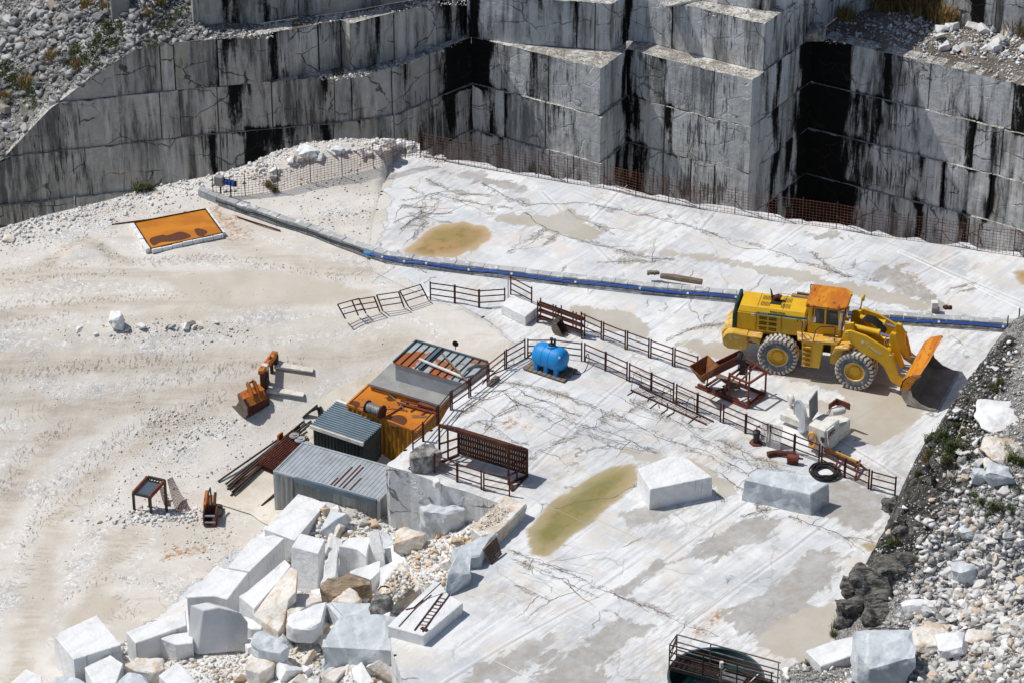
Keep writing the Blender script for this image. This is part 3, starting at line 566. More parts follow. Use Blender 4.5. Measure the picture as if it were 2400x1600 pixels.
s.bump(s.math('ADD',s.math('MULTIPLY',vd,1.5),s.noise(4,p,5,.7)),.15); M_hill=s.out(c)
HL=[(-160,420,-7.2),(0,372,-5.1),(15,366,-5.0),(138,238,-2.3),(303,124,.30),(331,113,.42),(418,99,.45),(512,91,.45),(600,82,.42)]
HW=np.array([W(*h) for h in HL])
def hillz(x,y):
    yf=np.interp(x,HW[:,0],HW[:,1]); zf=np.interp(x,HW[:,0],HW[:,2]); v=np.clip(y-yf-.1,0,99)
    lim=np.interp(x,[HW[5,0],HW[8,0]],[1,.12])
    return zf+(.50*v)*lim
def mk_field(name,x0,x1,yfun,vmax,st,zf,m,amp):
    xs=np.arange(x0,x1,st); vsn=int(vmax/st); V=[];at=[]
    for x in xs:
        for j in range(vsn+1):
            y=yfun(x)+j*st; z=float(zf(np.array([x]),np.array([y]))[0]); k=min(1,j/4)
            z+=k*(mnoise.noise(Vector((x*.3,y*.3,3)))*amp+mnoise.noise(Vector((x*1.1,y*1.1,1)))*amp*.4)
            V.append((x,y,z))
    n=vsn+1; fs=[(i*n+j,(i+1)*n+j,(i+1)*n+j+1,i*n+j+1) for i in range(len(xs)-1) for j in range(vsn)]
    me=bpy.data.meshes.new(name); me.from_pydata(V,[],fs); me.materials.append(m); me.polygons.foreach_set('use_smooth',[True]*len(fs))
    o=bpy.data.objects.new(name,me); COL.objects.link(o); tag(o,None,None,None,'structure'); return o
mk_field('scree_hill',float(HW[0,0]),float(HW[8,0]),lambda x:float(np.interp(x,HW[:,0],HW[:,1])),34,.35,hillz,M_hill,.5)
# ------------------------------------------------------------------ right foreground slope
SB=[(2440,745),(2400,790),(2345,845),(2300,865),(2275,915),(2235,975),(2165,1070),(2125,1130),(2100,1180),(2076,1240),(2072,1290),(2020,1345),(1970,1425),(1957,1490),(1960,1530),(1890,1545),(1830,1570),(1790,1600),(1740,1680),(1700,1760)]
SBW=P0(SB)
SPOLY=SBW+[(40,-45),(60,-45),(60,12)]
def moundz(x,y):
    P=np.stack([np.atleast_1d(x),np.atleast_1d(y)],1); d=sdf(P,SPOLY); dd=np.clip(d,0,99)
    ax=np.clip((P[:,1]+3)/6,0,1)     # gentler toward the top end
    h=(2.2-1.0*ax)*(1-np.exp(-dd/.55))+.42*dd
    low=np.clip((-17.5-P[:,1])/3,0,1); h=h*(1-low)+low*(.35*(1-np.exp(-dd/.5))+.25*dd)
    return np.where(d<=0,d*.5,h)
s=Sh('slope_gravel',.95); p=s.pos()
c=s.mix(s.rng(s.noise(.5,p,6,.7),.40,.58),(.36,.34,.315),(.50,.47,.43))
vc=s.node('SeparateColor',{0:s.voro(11,p,out='Color')}).outputs[0]; vd=s.voro(11,p,'DISTANCE_TO_EDGE')
c=s.mix(s.rng(s.noise(1.2,p,5,.7),.33,.5),c,s.mix(vc,(.22,.21,.20),(.66,.65,.63)))
c=s.mix(s.math('MULTIPLY',s.rng(vd,.07,.01),.8),c,(.10,.09,.075))
rk=s.attr('rock'); st=s.noise(1,s.vec(p,rot=(.5,.3,.9),sc=(1.2,5,2)),6,.7,.8)
rc=s.mix(s.rng(st,.42,.62),(.055,.052,.046),(.24,.225,.20)); rc=s.mix(s.rng(s.noise(7,p,4,.7),.60,.70),rc,(.55,.54,.52))
rm=s.rng(s.math('ADD',rk,s.math('MULTIPLY',s.math('SUBTRACT',s.noise(1.3,p,6,.7),.5),1.6)),.42,.55)
c=s.mix(rm,c,rc)
s.bump(s.math('ADD',s.math('ADD',s.math('MULTIPLY',vd,1.5),s.noise(3,p,5,.7)),s.math('MULTIPLY',s.math('MULTIPLY',st,rm),3.0)),.12); M_slope=s.out(c)
xs=np.arange(10,36,.15); ys=np.arange(-32,10,.15); X,Y=np.meshgrid(xs,ys); Pm=np.stack([X.ravel(),Y.ravel()],1)
dm=sdf(Pm,SPOLY); Zm=moundz(Pm[:,0],Pm[:,1])
def pxof(x,y,z):
    d=np.array([x,y,z])-CAM; f=d@FW; return 1200+F*(d@RT)/f, 800-F*(d@UP)/f
rockm=np.exp(-(np.clip(dm-1.2,0,9)/np.interp(Pm[:,1],[-20,-16,-10,-5],[1.6,2.6,1.7,.9]))**2)*np.clip((-3-Pm[:,1])/3,0.3,1)*np.clip((Pm[:,1]+20)/1.2,0,1)
Zm=Zm+np.where(dm>0,np.minimum(dm,1),0)*np.array([mnoise.noise(Vector((a*.5,b*.5,0)))*.5+(abs(mnoise.noise(Vector((a*.9+b*.5,b*1.5,4))))*1.1+abs(mnoise.noise(Vector((a*2.4,b*3.0,6))))*.5)*rr_+mnoise.noise(Vector((a*2.2,b*2.2,7)))*.18 for (a,b),rr_ in zip(Pm,rockm)])
nx,ny=len(xs),len(ys); i=np.arange(nx*ny).reshape(ny,nx); q=np.stack([i[:-1,:-1],i[:-1,1:],i[1:,1:],i[1:,:-1]],-1).reshape(-1,4); q=q[(dm[q]>-.5).any(1)]
me=bpy.data.meshes.new('foreground_slope'); me.from_pydata(np.column_stack([Pm,Zm]).tolist(),[],q.tolist()); me.materials.append(M_slope)
me.attributes.new('rock','FLOAT','POINT').data.foreach_set('value',rockm.astype(np.float32))
o=bpy.data.objects.new('foreground_slope',me); COL.objects.link(o); tag(o,None,None,None,'structure')
from mathutils.bvhtree import BVHTree
def bvh_of(o): return BVHTree.FromPolygons([tuple(v.co) for v in o.data.vertices],[tuple(p.vertices) for p in o.data.polygons])
BV_slope=bvh_of(o)
BV_hill=bvh_of([x for x in COL.objects if x.name=='scree_hill'][0]); BV_yard=bvh_of(yard)
def drop(bv,x,y):
    h=bv.ray_cast(Vector((x,y,60)),Vector((0,0,-1))); return h[0].z if h[0] is not None else None
def hitpx(bv,px,py):
    d=Vector(FW*F+RT*(px-1200)+UP*(800-py)).normalized(); h=bv.ray_cast(Vector(CAM),d); return h[0]
for g in (bench,yard): g.data.materials.append(GM)
# ------------------------------------------------------------------ object materials
RD=(.12,.045,.025)
M_rust=mat2('rusty_steel',(.13,.045,.026),(.075,.028,.02),4,.35,.6,.8,.1,.01,30,(.24,.10,.045),7,.58,.7)
M_redrust=mat2('red_rusty_steel',(.22,.06,.04),(.13,.04,.028),3,.35,.6,.7,.1,.01,30,(.30,.14,.07),8,.58,.7)
M_orange=mat2('rusty_orange_paint',(.58,.20,.03),(.42,.13,.03),2,.35,.62,.55,0,.005,20,(.10,.035,.02),3.2,.56,.64)
M_yellow=mat2('yellow_paint',(.78,.46,.012),(.68,.38,.01),1.5,.3,.7,.42,0,.002,30,(.45,.22,.05),6,.66,.74,spec=.5)
M_yelrust=mat2('worn_yellow_paint',(.66,.40,.06),(.46,.22,.07),2.2,.50,.66,.6,0,.005,25,(.66,.60,.48),5,.55,.65)
M_buck=mat2('orange_bucket_paint',(.66,.26,.015),(.50,.15,.012),2.5,.4,.6,.5,0,.004,25,(.16,.05,.02),5,.56,.64,stretch=(1,.3,1))
M_bucki=mat2('worn_bucket_steel',(.20,.165,.135),(.13,.10,.085),2,.35,.65,.6,.3,.01,25,(.32,.27,.22),5,.55,.7)
M_steel=mat2('bare_steel',(.42,.41,.39),(.30,.28,.26),4,.4,.6,.4,.7,.004,20)
M_tyre=mat2('dusty_tyre',(.10,.115,.13),(.16,.17,.175),3,.4,.65,.9,0,.01,20,(.40,.36,.31),4,.54,.68)
M_tread=mat2('clay_on_tread',(.46,.42,.365),(.60,.56,.50),4,.4,.6,.95,0,.01,20)
M_green=mat2('dark_green_paint',(.012,.05,.045),(.02,.07,.06),3,.4,.6,.6,spec=.3)
M_stripe=mat2('green_stripe',(.01,.17,.13),(.01,.14,.11),3,.4,.6,.4)
M_black=mat2('black_rubber',(.015,.015,.016),(.03,.03,.03),5,.4,.6,.55,0,.003,20,spec=.4)
M_dark=mat2('dark_grille',(.02,.018,.012),(.05,.035,.02),5,.4,.6,.8)
M_glass=Sh('dark_cab_glass',.08,0,.6).out((.05,.06,.065))
M_white=mat2('white_paint',(.78,.77,.72),(.62,.59,.52),3,.4,.65,.6,0,.003,20,(.42,.30,.20),6,.64,.72)
M_blue=mat2('blue_plastic',(.012,.27,.66),(.01,.22,.56),1.2,.3,.7,.5,0,.003,12,(.10,.34,.60),3,.6,.75,spec=.35)
M_bpipe=mat2('blue_pipe',(.006,.10,.50),(.005,.08,.42),2,.3,.7,.4,spec=.5)
M_wood=mat2('weathered_wood',(.27,.21,.155),(.17,.13,.10),6,.35,.6,.9,0,.01,20,stretch=(.25,2,2))
M_conc=mat2('grey_concrete',(.33,.33,.32),(.25,.25,.245),1.5,.3,.7,.9,0,.008,15,(.46,.46,.45),6,.62,.72)
M_curb=mat2('curb_marble_blocks',(.47,.48,.48),(.36,.37,.37),1.2,.35,.65,.85,0,.01,12,(.68,.68,.67),2.5,.52,.62)
M_wmar=None
M_tank=mat2('galvanised_tank',(.10,.145,.15),(.07,.11,.115),1.5,.35,.65,.4,.5,.002,10,(.2,.24,.24),6,.62,.7)
M_dsteel=mat2('dark_steel',(.045,.045,.05),(.075,.06,.05),5,.4,.6,.6,.4,.004,20,(.14,.06,.035),6,.60,.7)
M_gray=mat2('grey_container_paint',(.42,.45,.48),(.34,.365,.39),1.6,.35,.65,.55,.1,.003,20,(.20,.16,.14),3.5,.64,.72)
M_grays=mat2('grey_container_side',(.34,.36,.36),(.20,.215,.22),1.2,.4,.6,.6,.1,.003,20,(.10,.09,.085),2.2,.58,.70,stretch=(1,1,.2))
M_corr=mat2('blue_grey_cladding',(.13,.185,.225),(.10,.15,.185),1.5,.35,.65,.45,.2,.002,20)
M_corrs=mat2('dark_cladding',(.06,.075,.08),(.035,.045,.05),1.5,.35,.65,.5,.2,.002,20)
M_galv=mat2('galvanised_rusting_roof',(.44,.50,.52),(.36,.42,.43),1.2,.4,.6,.5,.2,.003,15,(.42,.13,.04),.75,.50,.54)
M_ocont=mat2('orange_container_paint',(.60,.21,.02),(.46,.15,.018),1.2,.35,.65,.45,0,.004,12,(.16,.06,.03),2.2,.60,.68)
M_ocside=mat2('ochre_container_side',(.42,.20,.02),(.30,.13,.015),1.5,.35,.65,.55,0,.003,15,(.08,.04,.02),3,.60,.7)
M_pad=mat2('pale_concrete_pad',(.70,.655,.57),(.60,.54,.45),.8,.4,.62,.9,0,.01,10,(.48,.44,.38),2.5,.57,.68)
M_rwater=None
s=Sh('rusty_tray_water',.12,spec=.5); o_=s.obj(); c=s.mix(s.rng(s.noise(1.1,s.vec(o_,sc=(.6,1,1)),3,.5),.40,.60),(.62,.23,.01),(.50,.17,.01)); s.bump(s.noise(2,o_,2),.01)
M_rwater=s.out(c)
M_stain=Sh('dark_rust_residue',.2,spec=.5).out((.13,.045,.012))
M_chrome=Sh('chrome_rod',.15,.9).out((.7,.7,.72))
# ------------------------------------------------------------------ railings
PH=.95
def up(p,h): return (p[0],p[1],p[2]+h)
def railing(posts,label,group,h=PH,thick=(),rails=(.93,.62,.28),mat=None,lean=(0,0)):
    pts=[p if len(p)==3 else W(*p) for p in posts]; t=thing('guard_railing',label,'railing',pts[0],0,group)
    if len(thick)==0 and len(pts)==3: thick=(1,)
    tops=[(p[0]+lean[0]*h,p[1]+lean[1]*h,p[2]+h) for p in pts]
    for i,(p,q) in enumerate(zip(pts,tops)):
        w=.10 if i in thick else .065
        MB().bar(p,q,w,w,up=(0,1,0)).build('post',mat or M_rust,t)
    for r in rails:
        m=MB()
        for i in range(len(pts)-1):
            a=Vector(pts[i]).lerp(Vector(tops[i]),r);b=Vector(pts[i+1]).lerp(Vector(tops[i+1]),r); m.bar(a,b,.035,.045)
        m.build('rail',mat or M_rust,t)
    return t
g1='railing panels along the wire track between tank and slope'
LR=[([(1237,838),(1300,838),(1363,846)],'rusty railing panel directly behind the blue tank'),
 ([(1370,847),(1419,868),(1469,891)],'rusty railing panel just right of the blue tank, with the black hose passing it'),
 ([(1475,894),(1526,917),(1578,940)],'rusty railing panel behind the left half of the fallen caged ladder'),
 ([(1585,943),(1634,965),(1688,988)],'rusty railing panel behind the right end of the caged ladder, before the hopper frame'),
 ([(1695,991),(1747,1014),(1798,1037)],'rusty railing panel left of the white machine, black pump and grille at its foot'),
 ([(1804,1040),(1861,1062),(1919,1084)],'rusty railing panel in front of the white machine with the orange hose'),
 ([(1925,1088),(1979,1118),(2035,1144)],'rusty railing panel right behind the black hose coil'),
 ([(2041,1147),(2097,1162)],'short last railing panel ending against the dark rock of the slope')]
for p,l in LR: railing(p,l,g1)
g2='railing panels on the edge above the sheds'
LS=[([(1230,838),(1187,862)],'rusty railing panel left of the blue tank, highest on the edge above the sheds'),
 ([(1183,865),(1146,894)],'rusty railing panel above the rusty patched roof with the grey cable loops'),
 ([(1142,897),(1103,928)],'rusty railing panel beside the grey slab roof, above its upper corner'),
 ([(1099,931),(1060,958)],'rusty railing panel beside the grey slab roof, above its lower corner'),
 ([(1056,960),(1028,993)],'rusty railing panel beside the orange container, just above the shelter'),
 ([(1024,996),(992,1033),(968,1052)],'lowest rusty railing panel sloping to the boulder beside the shelter')]
for p,l in LS: railing(p,l,g2)
g3='railing panels in front of the slatted shelter'
railing([(1019,1106),(1072,1128),(1128,1146)],'rusty railing panel in front of the left half of the slatted shelter',g3)
railing([(1134,1149),(1194,1162)],'short rusty railing panel at the right front leg of the slatted shelter',g3)
g4='railing panels of the far row between marble block and hopper'
LU=[([(1197,690),(1246,716)],'rusty railing panel behind the white marble block on the far row'),
 ([(1362,775),(1409,796)],'far railing panel touching the right end of the steel rack'),([(1414,798),(1465,818)],'second far railing panel right of the steel rack'),([(1470,819),(1520,837)],'third far railing panel right of the steel rack'),
 ([(1525,839),(1576,857)],'far railing panel one before the hopper'),([(1581,859),(1634,878)],'last far railing panel with its end under the hopper')]
for p,l in LU: railing(p,l,g4)
railing([(1009,702),(1066,710),(1123,721),(1183,717)],'upright three bay rusty railing at the ramp top left of the steel pole','railings at the ramp top',.92,thick=(1,2))
g5='leaning railing frames at the ramp top'
def frame(c,label):  # 4 px corners bl,tl,tr,br ; stands leaning
    bl,tl,tr,br=c; a=W(*bl); b=W(*br)
    def topat(base,px):
        # lean: same y plane, solve for z by vertical plane through base y
        d=FW*F+RT*(px[0]-1200)+UP*(800-px[1]); t=(base[1]-.25-CAM[1])/d[1]; q=CAM+d*t; return (float(q[0]),float(q[1]),float(q[2]))
    ta=topat(a,tl); tb=topat(b,tr); t=thing('leaning_railing',label,'railing',a,0,g5)
    for p,q in ((a,ta),(b,tb)): MB().bar(p,q,.05).build('post',M_rust,t)
    for f in (1.0,.66,.3): MB().bar(Vector(a).lerp(Vector(ta),f),Vector(b).lerp(Vector(tb),f),.035).build('rail',M_rust,t)
Z4=lambda x,y:(600+x/3.92,400+y/3.92)
frame([Z4(820,1360),Z4(750,1230),Z4(945,1175),Z4(1010,1312)],'leftmost leaning rusty railing frame at the ramp top')
frame([Z4(940,1332),Z4(880,1192),Z4(1085,1160),Z4(1138,1296)],'second leaning rusty frame, crossing the leftmost one')
frame([Z4(1163,1286),Z4(1108,1145),Z4(1310,1115),Z4(1360,1256)],'third leaning rusty frame at the ramp top, standing clear of the crossed pair')
frame([Z4(1396,1242),Z4(1320,1105),Z4(1510,1047),Z4(1580,1182)],'leaning rusty frame next to the first upright post, tilted most steeply')
t=W(1191,712); solo(MB().tube([t,up(t,1.35)],.025,6).box((t[0],t[1],t[2]+.02),(.2,.2,.04)),'steel_pole',M_steel,'thin grey steel pole standing in the gap of the ramp railings','pole',t)
# ------------------------------------------------------------------ wire mesh fence
M_mesh=mat2('rusty_wire',(.25,.105,.065),(.16,.07,.045),3,.4,.6,.8)
def mesh_fence(pts,label,h=1.32,brace=(),rows=9,dx=.16,zf=None):
    P=[Vector(p) for p in pts]; t=thing('wire_mesh_fence',label,'fence',P[0]); hor=MB(); ver=MB()
    for i in range(len(P)-1):
        L=(P[i+1]-P[i]).length; n=max(1,int(L/dx))
        for k in range(n):
            p=P[i].lerp(P[i+1],k/n); ver.bar(p-Vector((0,0,.03)),p+Vector((0,0,h+random.uniform(-.02,.05))),.013)
        for r in range(rows): z=.10+(h-.12)*r/(rows-1); hor.bar(P[i]+Vector((0,0,z)),P[i+1]+Vector((0,0,z)),.012)
    hor.v+= []; o=len(hor.v); hor.v+=ver.v; hor.f+=[tuple(i+o for i in f) for f in ver.f]; hor.mi+=ver.mi
    hor.build('wire_mesh',M_mesh,t)
    for p in P: MB().tube([p-Vector((0,0,.05)),p+Vector((0,0,h+.12))],.022,5).build('post',M_rust,t)
    for i in brace:
        p=P[i]; MB().tube([p+Vector((0,0,h*.55)),p+Vector((.35,-.1,.28)),p+Vector((1.3,-.35,.02))],.017,5).build('brace',M_rust,t)
BF=[(985,368),(1075,386),(1165,402),(1262,418),(1330,430),(1415,443),(1490,462),(1567,477),(1640,491),(1722,503),(1800,517),(1880,526),(1960,537),(2042,552),(2125,563),(2205,573),(2290,588),(2375,600),(2440,612)]
mesh_fence([W(*p) for p in BF],'long rusty wire mesh fence along the far edge of the white floor, with bent braces',brace=(3,5,7,9,10,12,15))
LF=[(500,468),(575,463),(652,452),(728,428),(802,413),(875,392),(950,370),(985,368)]
def PZ(px,py,dz=0): return WG(px,py,dz)
mesh_fence([PZ(*p) for p in LF],'rusty wire mesh fence behind the gravel ridge, left of the far corner',h=1.15,brace=())
t=thing('wire_mesh_fence','two dark posts with fine netting at the right edge above the slope','fence',W(2355,828))
for a in ((2355,828),(2382,810),(2430,780)): p=W(*a); MB().tube([p,up(p,1.9)],.03,6).build('post',M_dsteel,t)
m=MB(); pts=[W(2355,828),W(2382,810),W(2430,780)]
for z in np.arange(.1,1.5,.12): m.tube([up(p,z) for p in pts],.006,3)
for i in range(2):
    for k in range(10): p=Vector(pts[i]).lerp(Vector(pts[i+1]),k/10); m.tube([p,p+Vector((0,0,1.5))],.006,3)
m.build('wire_mesh',M_steel,t)
# ------------------------------------------------------------------ curb wall with pipes
CW=[(464,462,-.1),(530,490,0),(600,512,0),(720,552,0),(830,592,0),(897,615,0),(1000,630,0),(1200,654,0),(1500,688,0),(1725,708,0),(2050,755,0),(2350,776,0),(2440,784,0)]
cp=[Vector(WG(a,b) if a<880 else W(a,b)) for a,b,c in CW]
for q in cp: q.z=max(q.z,-.05)
t=thing('curb_wall','long low wall of grey marble blocks running across the quarry floor behind the loader','wall',cp[0])
rr=random.Random(3); m=MB()
for i in range(len(cp)-1):
    d=cp[i+1]-cp[i]; L=d.length; n=max(1,round(L/.62)); u=d.normalized(); nrm=Vector((-u.y,u.x,0))
    for k in range(n):
        a=cp[i]+d*(k/n)+u*.006; b=cp[i]+d*((k+1)/n)-u*.006; w=.40+rr.uniform(-.03,.03); h=.42+rr.uniform(-.02,.02); o=rr.uniform(-.015,.02)
        zz=Vector((0,0,h)); q=nrm*w; ff=nrm*o
        m.hexa([a+ff-Vector((0,0,.2)),b+ff-Vector((0,0,.2)),b+q-Vector((0,0,.2)),a+q-Vector((0,0,.2))],[a+ff+zz,b+ff+zz,b+q+zz,a+q+zz])
m.build('stone_course',M_curb,t,bevel=.012)
def offs(pts,dn,dz,sub=6,wob=.02):
    o=[]
    for i in range(len(pts)-1):
        d=pts[i+1]-pts[i];u=d.normalized();nn=Vector((u.y,-u.x,0))
        for k in range(sub): p=pts[i]+d*(k/sub)+nn*dn; o.append(p+Vector((0,0,dz+math.sin(len(o)*1.1)*wob)))
    o.append(pts[-1]+Vector((0,-dn,dz))); return o
full=offs(cp,.055,.27,6,.035)
split=5*6-3
solo(MB().tube(full[4:split],.038,7),'water_pipe',M_black,'black pipe strapped along the left stretch of the low wall','pipe',cp[0],smooth=True)
solo(MB().tube([p-Vector((0,0,.09)) for p in full[8:]],.022,5),'cable',M_black,'thin black cable hanging under the pipe on the low wall','cable',cp[0])
bp=thing('water_pipe','bright blue pipe strapped along the low wall behind the loader','pipe',full[split])
MB().tube(full[split:],.038,8).build('pipe_run',M_bpipe,bp,smooth=True)
for k in range(split+3,len(full)-1,3):
    d=(full[k+1]-full[k]).normalized(); MB().tube([full[k]-d*.05,full[k]+d*.04],.047,8).build('clamp',M_white,bp)
MB().tube([full[split]-Vector((.15,-.05,0)),full[split]+Vector((.15,-.05,0))],.08,8).build('coupling',mat2('light_blue_fitting',(.05,.3,.65),(.04,.25,.6)),bp)
# electrical boxes
e=WG(533,470); t=thing('socket_box','grey electrical cabinet with blue sockets at the left end of the low wall','socket box',e)
MB().box((e[0]-.35,e[1]+.1,e[2]+1.0),(.42,.28,.5),rz=-.4).build('cabinet',M_conc,t,bevel=.02)
MB().bar((e[0]-.3,e[1]+.1,e[2]),(e[0]-.3,e[1]+.1,e[2]+.8),.06).build('post',M_dsteel,t)
MB().bar((e[0]+.18,e[1],e[2]),(e[0]+.18,e[1],e[2]+.85),.06).build('post',M_dsteel,t)
MB().box((e[0]+.15,e[1],e[2]+.95),(.72,.1,.28),rz=-.4).build('socket_panel',M_dark,t)
for k in range(3): MB().box((e[0]-.02+k*.17,e[1]-.02-k*.07,e[2]+.97),(.11,.12,.2),rz=-.4).build('socket',M_bpipe,t)
e=W(2190,735); t=thing('electric_box','pale cube shaped box on the low wall right of the loader','box',e)
MB().box((e[0],e[1]+.1,e[2]+.42),(.3,.3,.3)).build('housing',M_white,t,bevel=.02); MB().box((e[0]+.05,e[1]+.05,e[2]+.15),(.35,.06,.3)).build('bracket',M_conc,t)
e=W(2219,745); solo(MB().box((e[0]-.05,e[1]+.1,.48),(.2,.2,.13),rz=.4).box((e[0]+.12,e[1]+.05,.5),(.16,.16,.14),rz=.1).tube([(e[0]-.2,e[1]+.1,.5),(e[0]+.2,e[1],.55)],.05,6),'pipe_fitting',M_rust,'small rusty fitting lying on the low wall right of the loader','fitting',e)
# log
a=Vector(W(1549,671))+Vector((0,.35,.34)); b=Vector(W(1646,689))+Vector((0,.45,.36))
t=thing('log','long split weathered timber lying on the low wall left of the loader','log',a)
m=MB(); m.tube([a,a.lerp(b,.3)+Vector((0,0,.02)),a.lerp(b,.7),b],[.13,.155,.15,.14],9); m.build('trunk',M_wood,t)
a=Vector(W(1533,669))+Vector((0,.4,.42))
m=MB()
for k in range(4): m.box((a.x-.25+k*.13,a.y,a.z+.02*(k%2)),(.12,.2,.14),rz=.3*k)
solo(m,'wood_offcuts',M_wood,'few small wood offcuts lined up beside the timber on the low wall','wood',a)
e=W(1878,705); solo(MB().box((e[0],e[1],.15),(.9,.22,.2),rz=-.3).box((e[0]+.1,e[1]+.1,.3),(.6,.1,.08),rz=-.3),'wood_beam',M_wood,'grey wooden beam end sticking out behind the loader cab','beam',e)
# ------------------------------------------------------------------ blue tank
e=Vector(W(1290,868)); hz=R(-32)
t=thing('water_tank','bright blue horizontal plastic water tank with black cap on a wooden pallet','tank',e,hz)
prof=[(0,-.78),(.22,-.77),(.42,-.70),(.50,-.58),(.53,-.42),(.53,-.2),(.515,-.19),(.515,-.15),(.53,-.14),(.53,.14),(.515,.15),(.515,.19),(.53,.2),(.53,.42),(.50,.58),(.42,.70),(.22,.77),(0,.78)]
MB().lathe(prof,(0,0,.72),'X',30).build('barrel',M_blue,t,False,True)
for x in (-.5,0,.5):
    m=MB()
    for y in (-.34,.34): m.prism([(x-.11,0),(x+.11,0),(x+.08,.45),(x-.08,.45)],y-.1,y+.1)
    m.v=[(a,b,c+.08) for a,b,c in m.v]; m.build('foot',M_blue,t,False,bevel=.02)
MB().lathe([(0,.0),(.2,0),(.2,.07),(.17,.09),(0,.09)],(.05,0,1.22),'Z',16).build('cap_ring',M_blue,t,False,True)
MB().lathe([(.15,0),(.15,.05),(.05,.07),(.045,.28),(.08,.30),(.08,.34),(0,.36)],(.05,0,1.30),'Z',14).build('cap',M_black,t,False)
MB().tube([(.62,-.28,1.02),(.66,-.36,1.04)],.05,8).build('inlet',M_white,t,False)
t=thing('wood_pallet','brown wooden pallet under the blue water tank','pallet',e,hz)
for k in range(9): MB().box((-.95+k*.235,0,.09),(.2,1.2,.025)).build('deck_board',M_wood,t,False)
for y in (-.52,0,.52): MB().box((0,y,.04),(2.05,.1,.08)).build('stringer',M_wood,t,False)
def hose(pxs,name,m,label,r=.02,cat='hose',zf=W,dz=.02):
    P=[Vector(zf(a[0],a[1]))+Vector((0,0,(a[2] if len(a)>2 else 0)+dz)) for a in pxs]
    o=[]
    for i in range(len(P)-1):   # catmull
        p0=P[max(i-1,0)];p1=P[i];p2=P[i+1];p3=P[min(i+2,len(P)-1)]
        for k in range(6):
            u=k/6; o.append(.5*((2*p1)+(p2-p0)*u+(2*p0-5*p1+4*p2-p3)*u*u+(3*p1-p0-3*p2+p3)*u**3))
    o.append(P[-1]); return solo(MB().tube(o,r,6),name,m,label,cat,P[0],smooth=True)
hose([(1328,862,.2),(1338,872),(1355,877),(1370,870),(1380,857,.25),(1378,848,.4),(1374,845,.2),(1376,850),(1420,868),(1470,890),(1520,910),(1600,945)],'hose',M_black,'thin black hose leaving the blue tank in a loop and running along the railing')
hose([(1236,836),(1250,826),(1235,838),(1190,862),(1150,880),(1130,900)],'cable',M_black,'thin black cable along the railing posts left of the blue tank')
# ------------------------------------------------------------------ stone puzzle: cut marble
s=Sh('cut_white_marble',.62,spec=.4); o_=s.obj()
c=s.mix(s.rng(s.noise(.9,o_,6,.6),.42,.66),(.82,.825,.825),(.70,.715,.73)); wv=s.node('TexWave',{'Vector':s.vec(o_,rot=(.5,.3,.8)),'Scale':.5,'Distortion':7.0,'Detail':5.0},wave_type='BANDS').outputs['Fac']
c=s.mix(s.math('MULTIPLY',s.rng(wv,.72,1.0),.22),c,(.55,.58,.60)); c=s.mix(s.math('MULTIPLY',s.rng(s.noise(1.0,s.vec(o_,sc=(1,1,.25)),6,.75),.60,.72),.6),c,(.42,.40,.36)); c=s.mix(s.math('MULTIPLY',s.rng(s.noise(1.6,s.vec(o_,loc=(5,5,5)),6,.7),.56,.70),.6),c,(.72,.64,.53))
c=s.mix(s.math('MULTIPLY',s.rng(s.noise(18,o_,3,.7),.60,.7),.25),c,(.45,.45,.44)); gv=s.node('TexWave',{'Vector':s.vec(o_,rot=(0,0,.9)),'Scale':3.3,'Distortion':.6,'Detail':2.0},wave_type='BANDS').outputs['Fac']; c=s.mix(s.math('MULTIPLY',s.rng(gv,.93,1.0),s.rng(s.noise(.8,s.vec(o_,loc=(2,8,1)),3),.50,.60)),c,(.50,.50,.49)); s.bump(s.math('ADD',s.noise(6,o_,6,.6),s.noise(1.5,o_,5,.6)),.03); M_wmar=s.out(c)
s=Sh('grey_marble',.6,spec=.4); o_=s.obj(); wv=s.node('TexWave',{'Vector':s.vec(o_,rot=(.2,.6,.3)),'Scale':.45,'Distortion':9.0,'Detail':5.0}).outputs['Fac']
c=s.mix(s.rng(s.noise(1.2,o_,6,.65),.38,.66),(.58,.62,.65),(.45,.49,.52)); c=s.mix(s.math('MULTIPLY',s.rng(wv,.75,1),.4),c,(.78,.80,.82)); c=s.mix(s.math('MULTIPLY',s.rng(s.noise(7,o_,5,.7),.58,.7),.5),c,(.30,.31,.32)); s.bump(s.noise(4,o_,6,.6),.05); M_gmar=s.out(c)
s=Sh('tan_stained_marble',.7,spec=.3); o_=s.obj()
c=s.mix(s.rng(s.noise(1.3,o_,6,.65),.42,.62),(.76,.73,.68),(.62,.50,.37)); c=s.mix(s.math('MULTIPLY',s.rng(s.noise(2.5,s.vec(o_,loc=(5,1,2)),6,.7),.55,.68),.8),c,(.55,.34,.17)); c=s.mix(s.math('MULTIPLY',s.rng(s.noise(1,s.vec(o_,sc=(1,6,2),rot=(.3,.2,.5)),5,.6),.56,.66),.5),c,(.80,.79,.77)); s.bump(s.noise(5,o_,6,.65),.08); M_tmar=s.out(c)
s=Sh('dark_weathered_stone',.85,spec=.2); o_=s.obj(); c=s.mix(s.rng(s.noise(3,o_,6,.7),.42,.6),(.17,.16,.15),(.42,.41,.40)); s.bump(s.noise(7,o_,6,.7),.08); M_dstone=s.out(c)
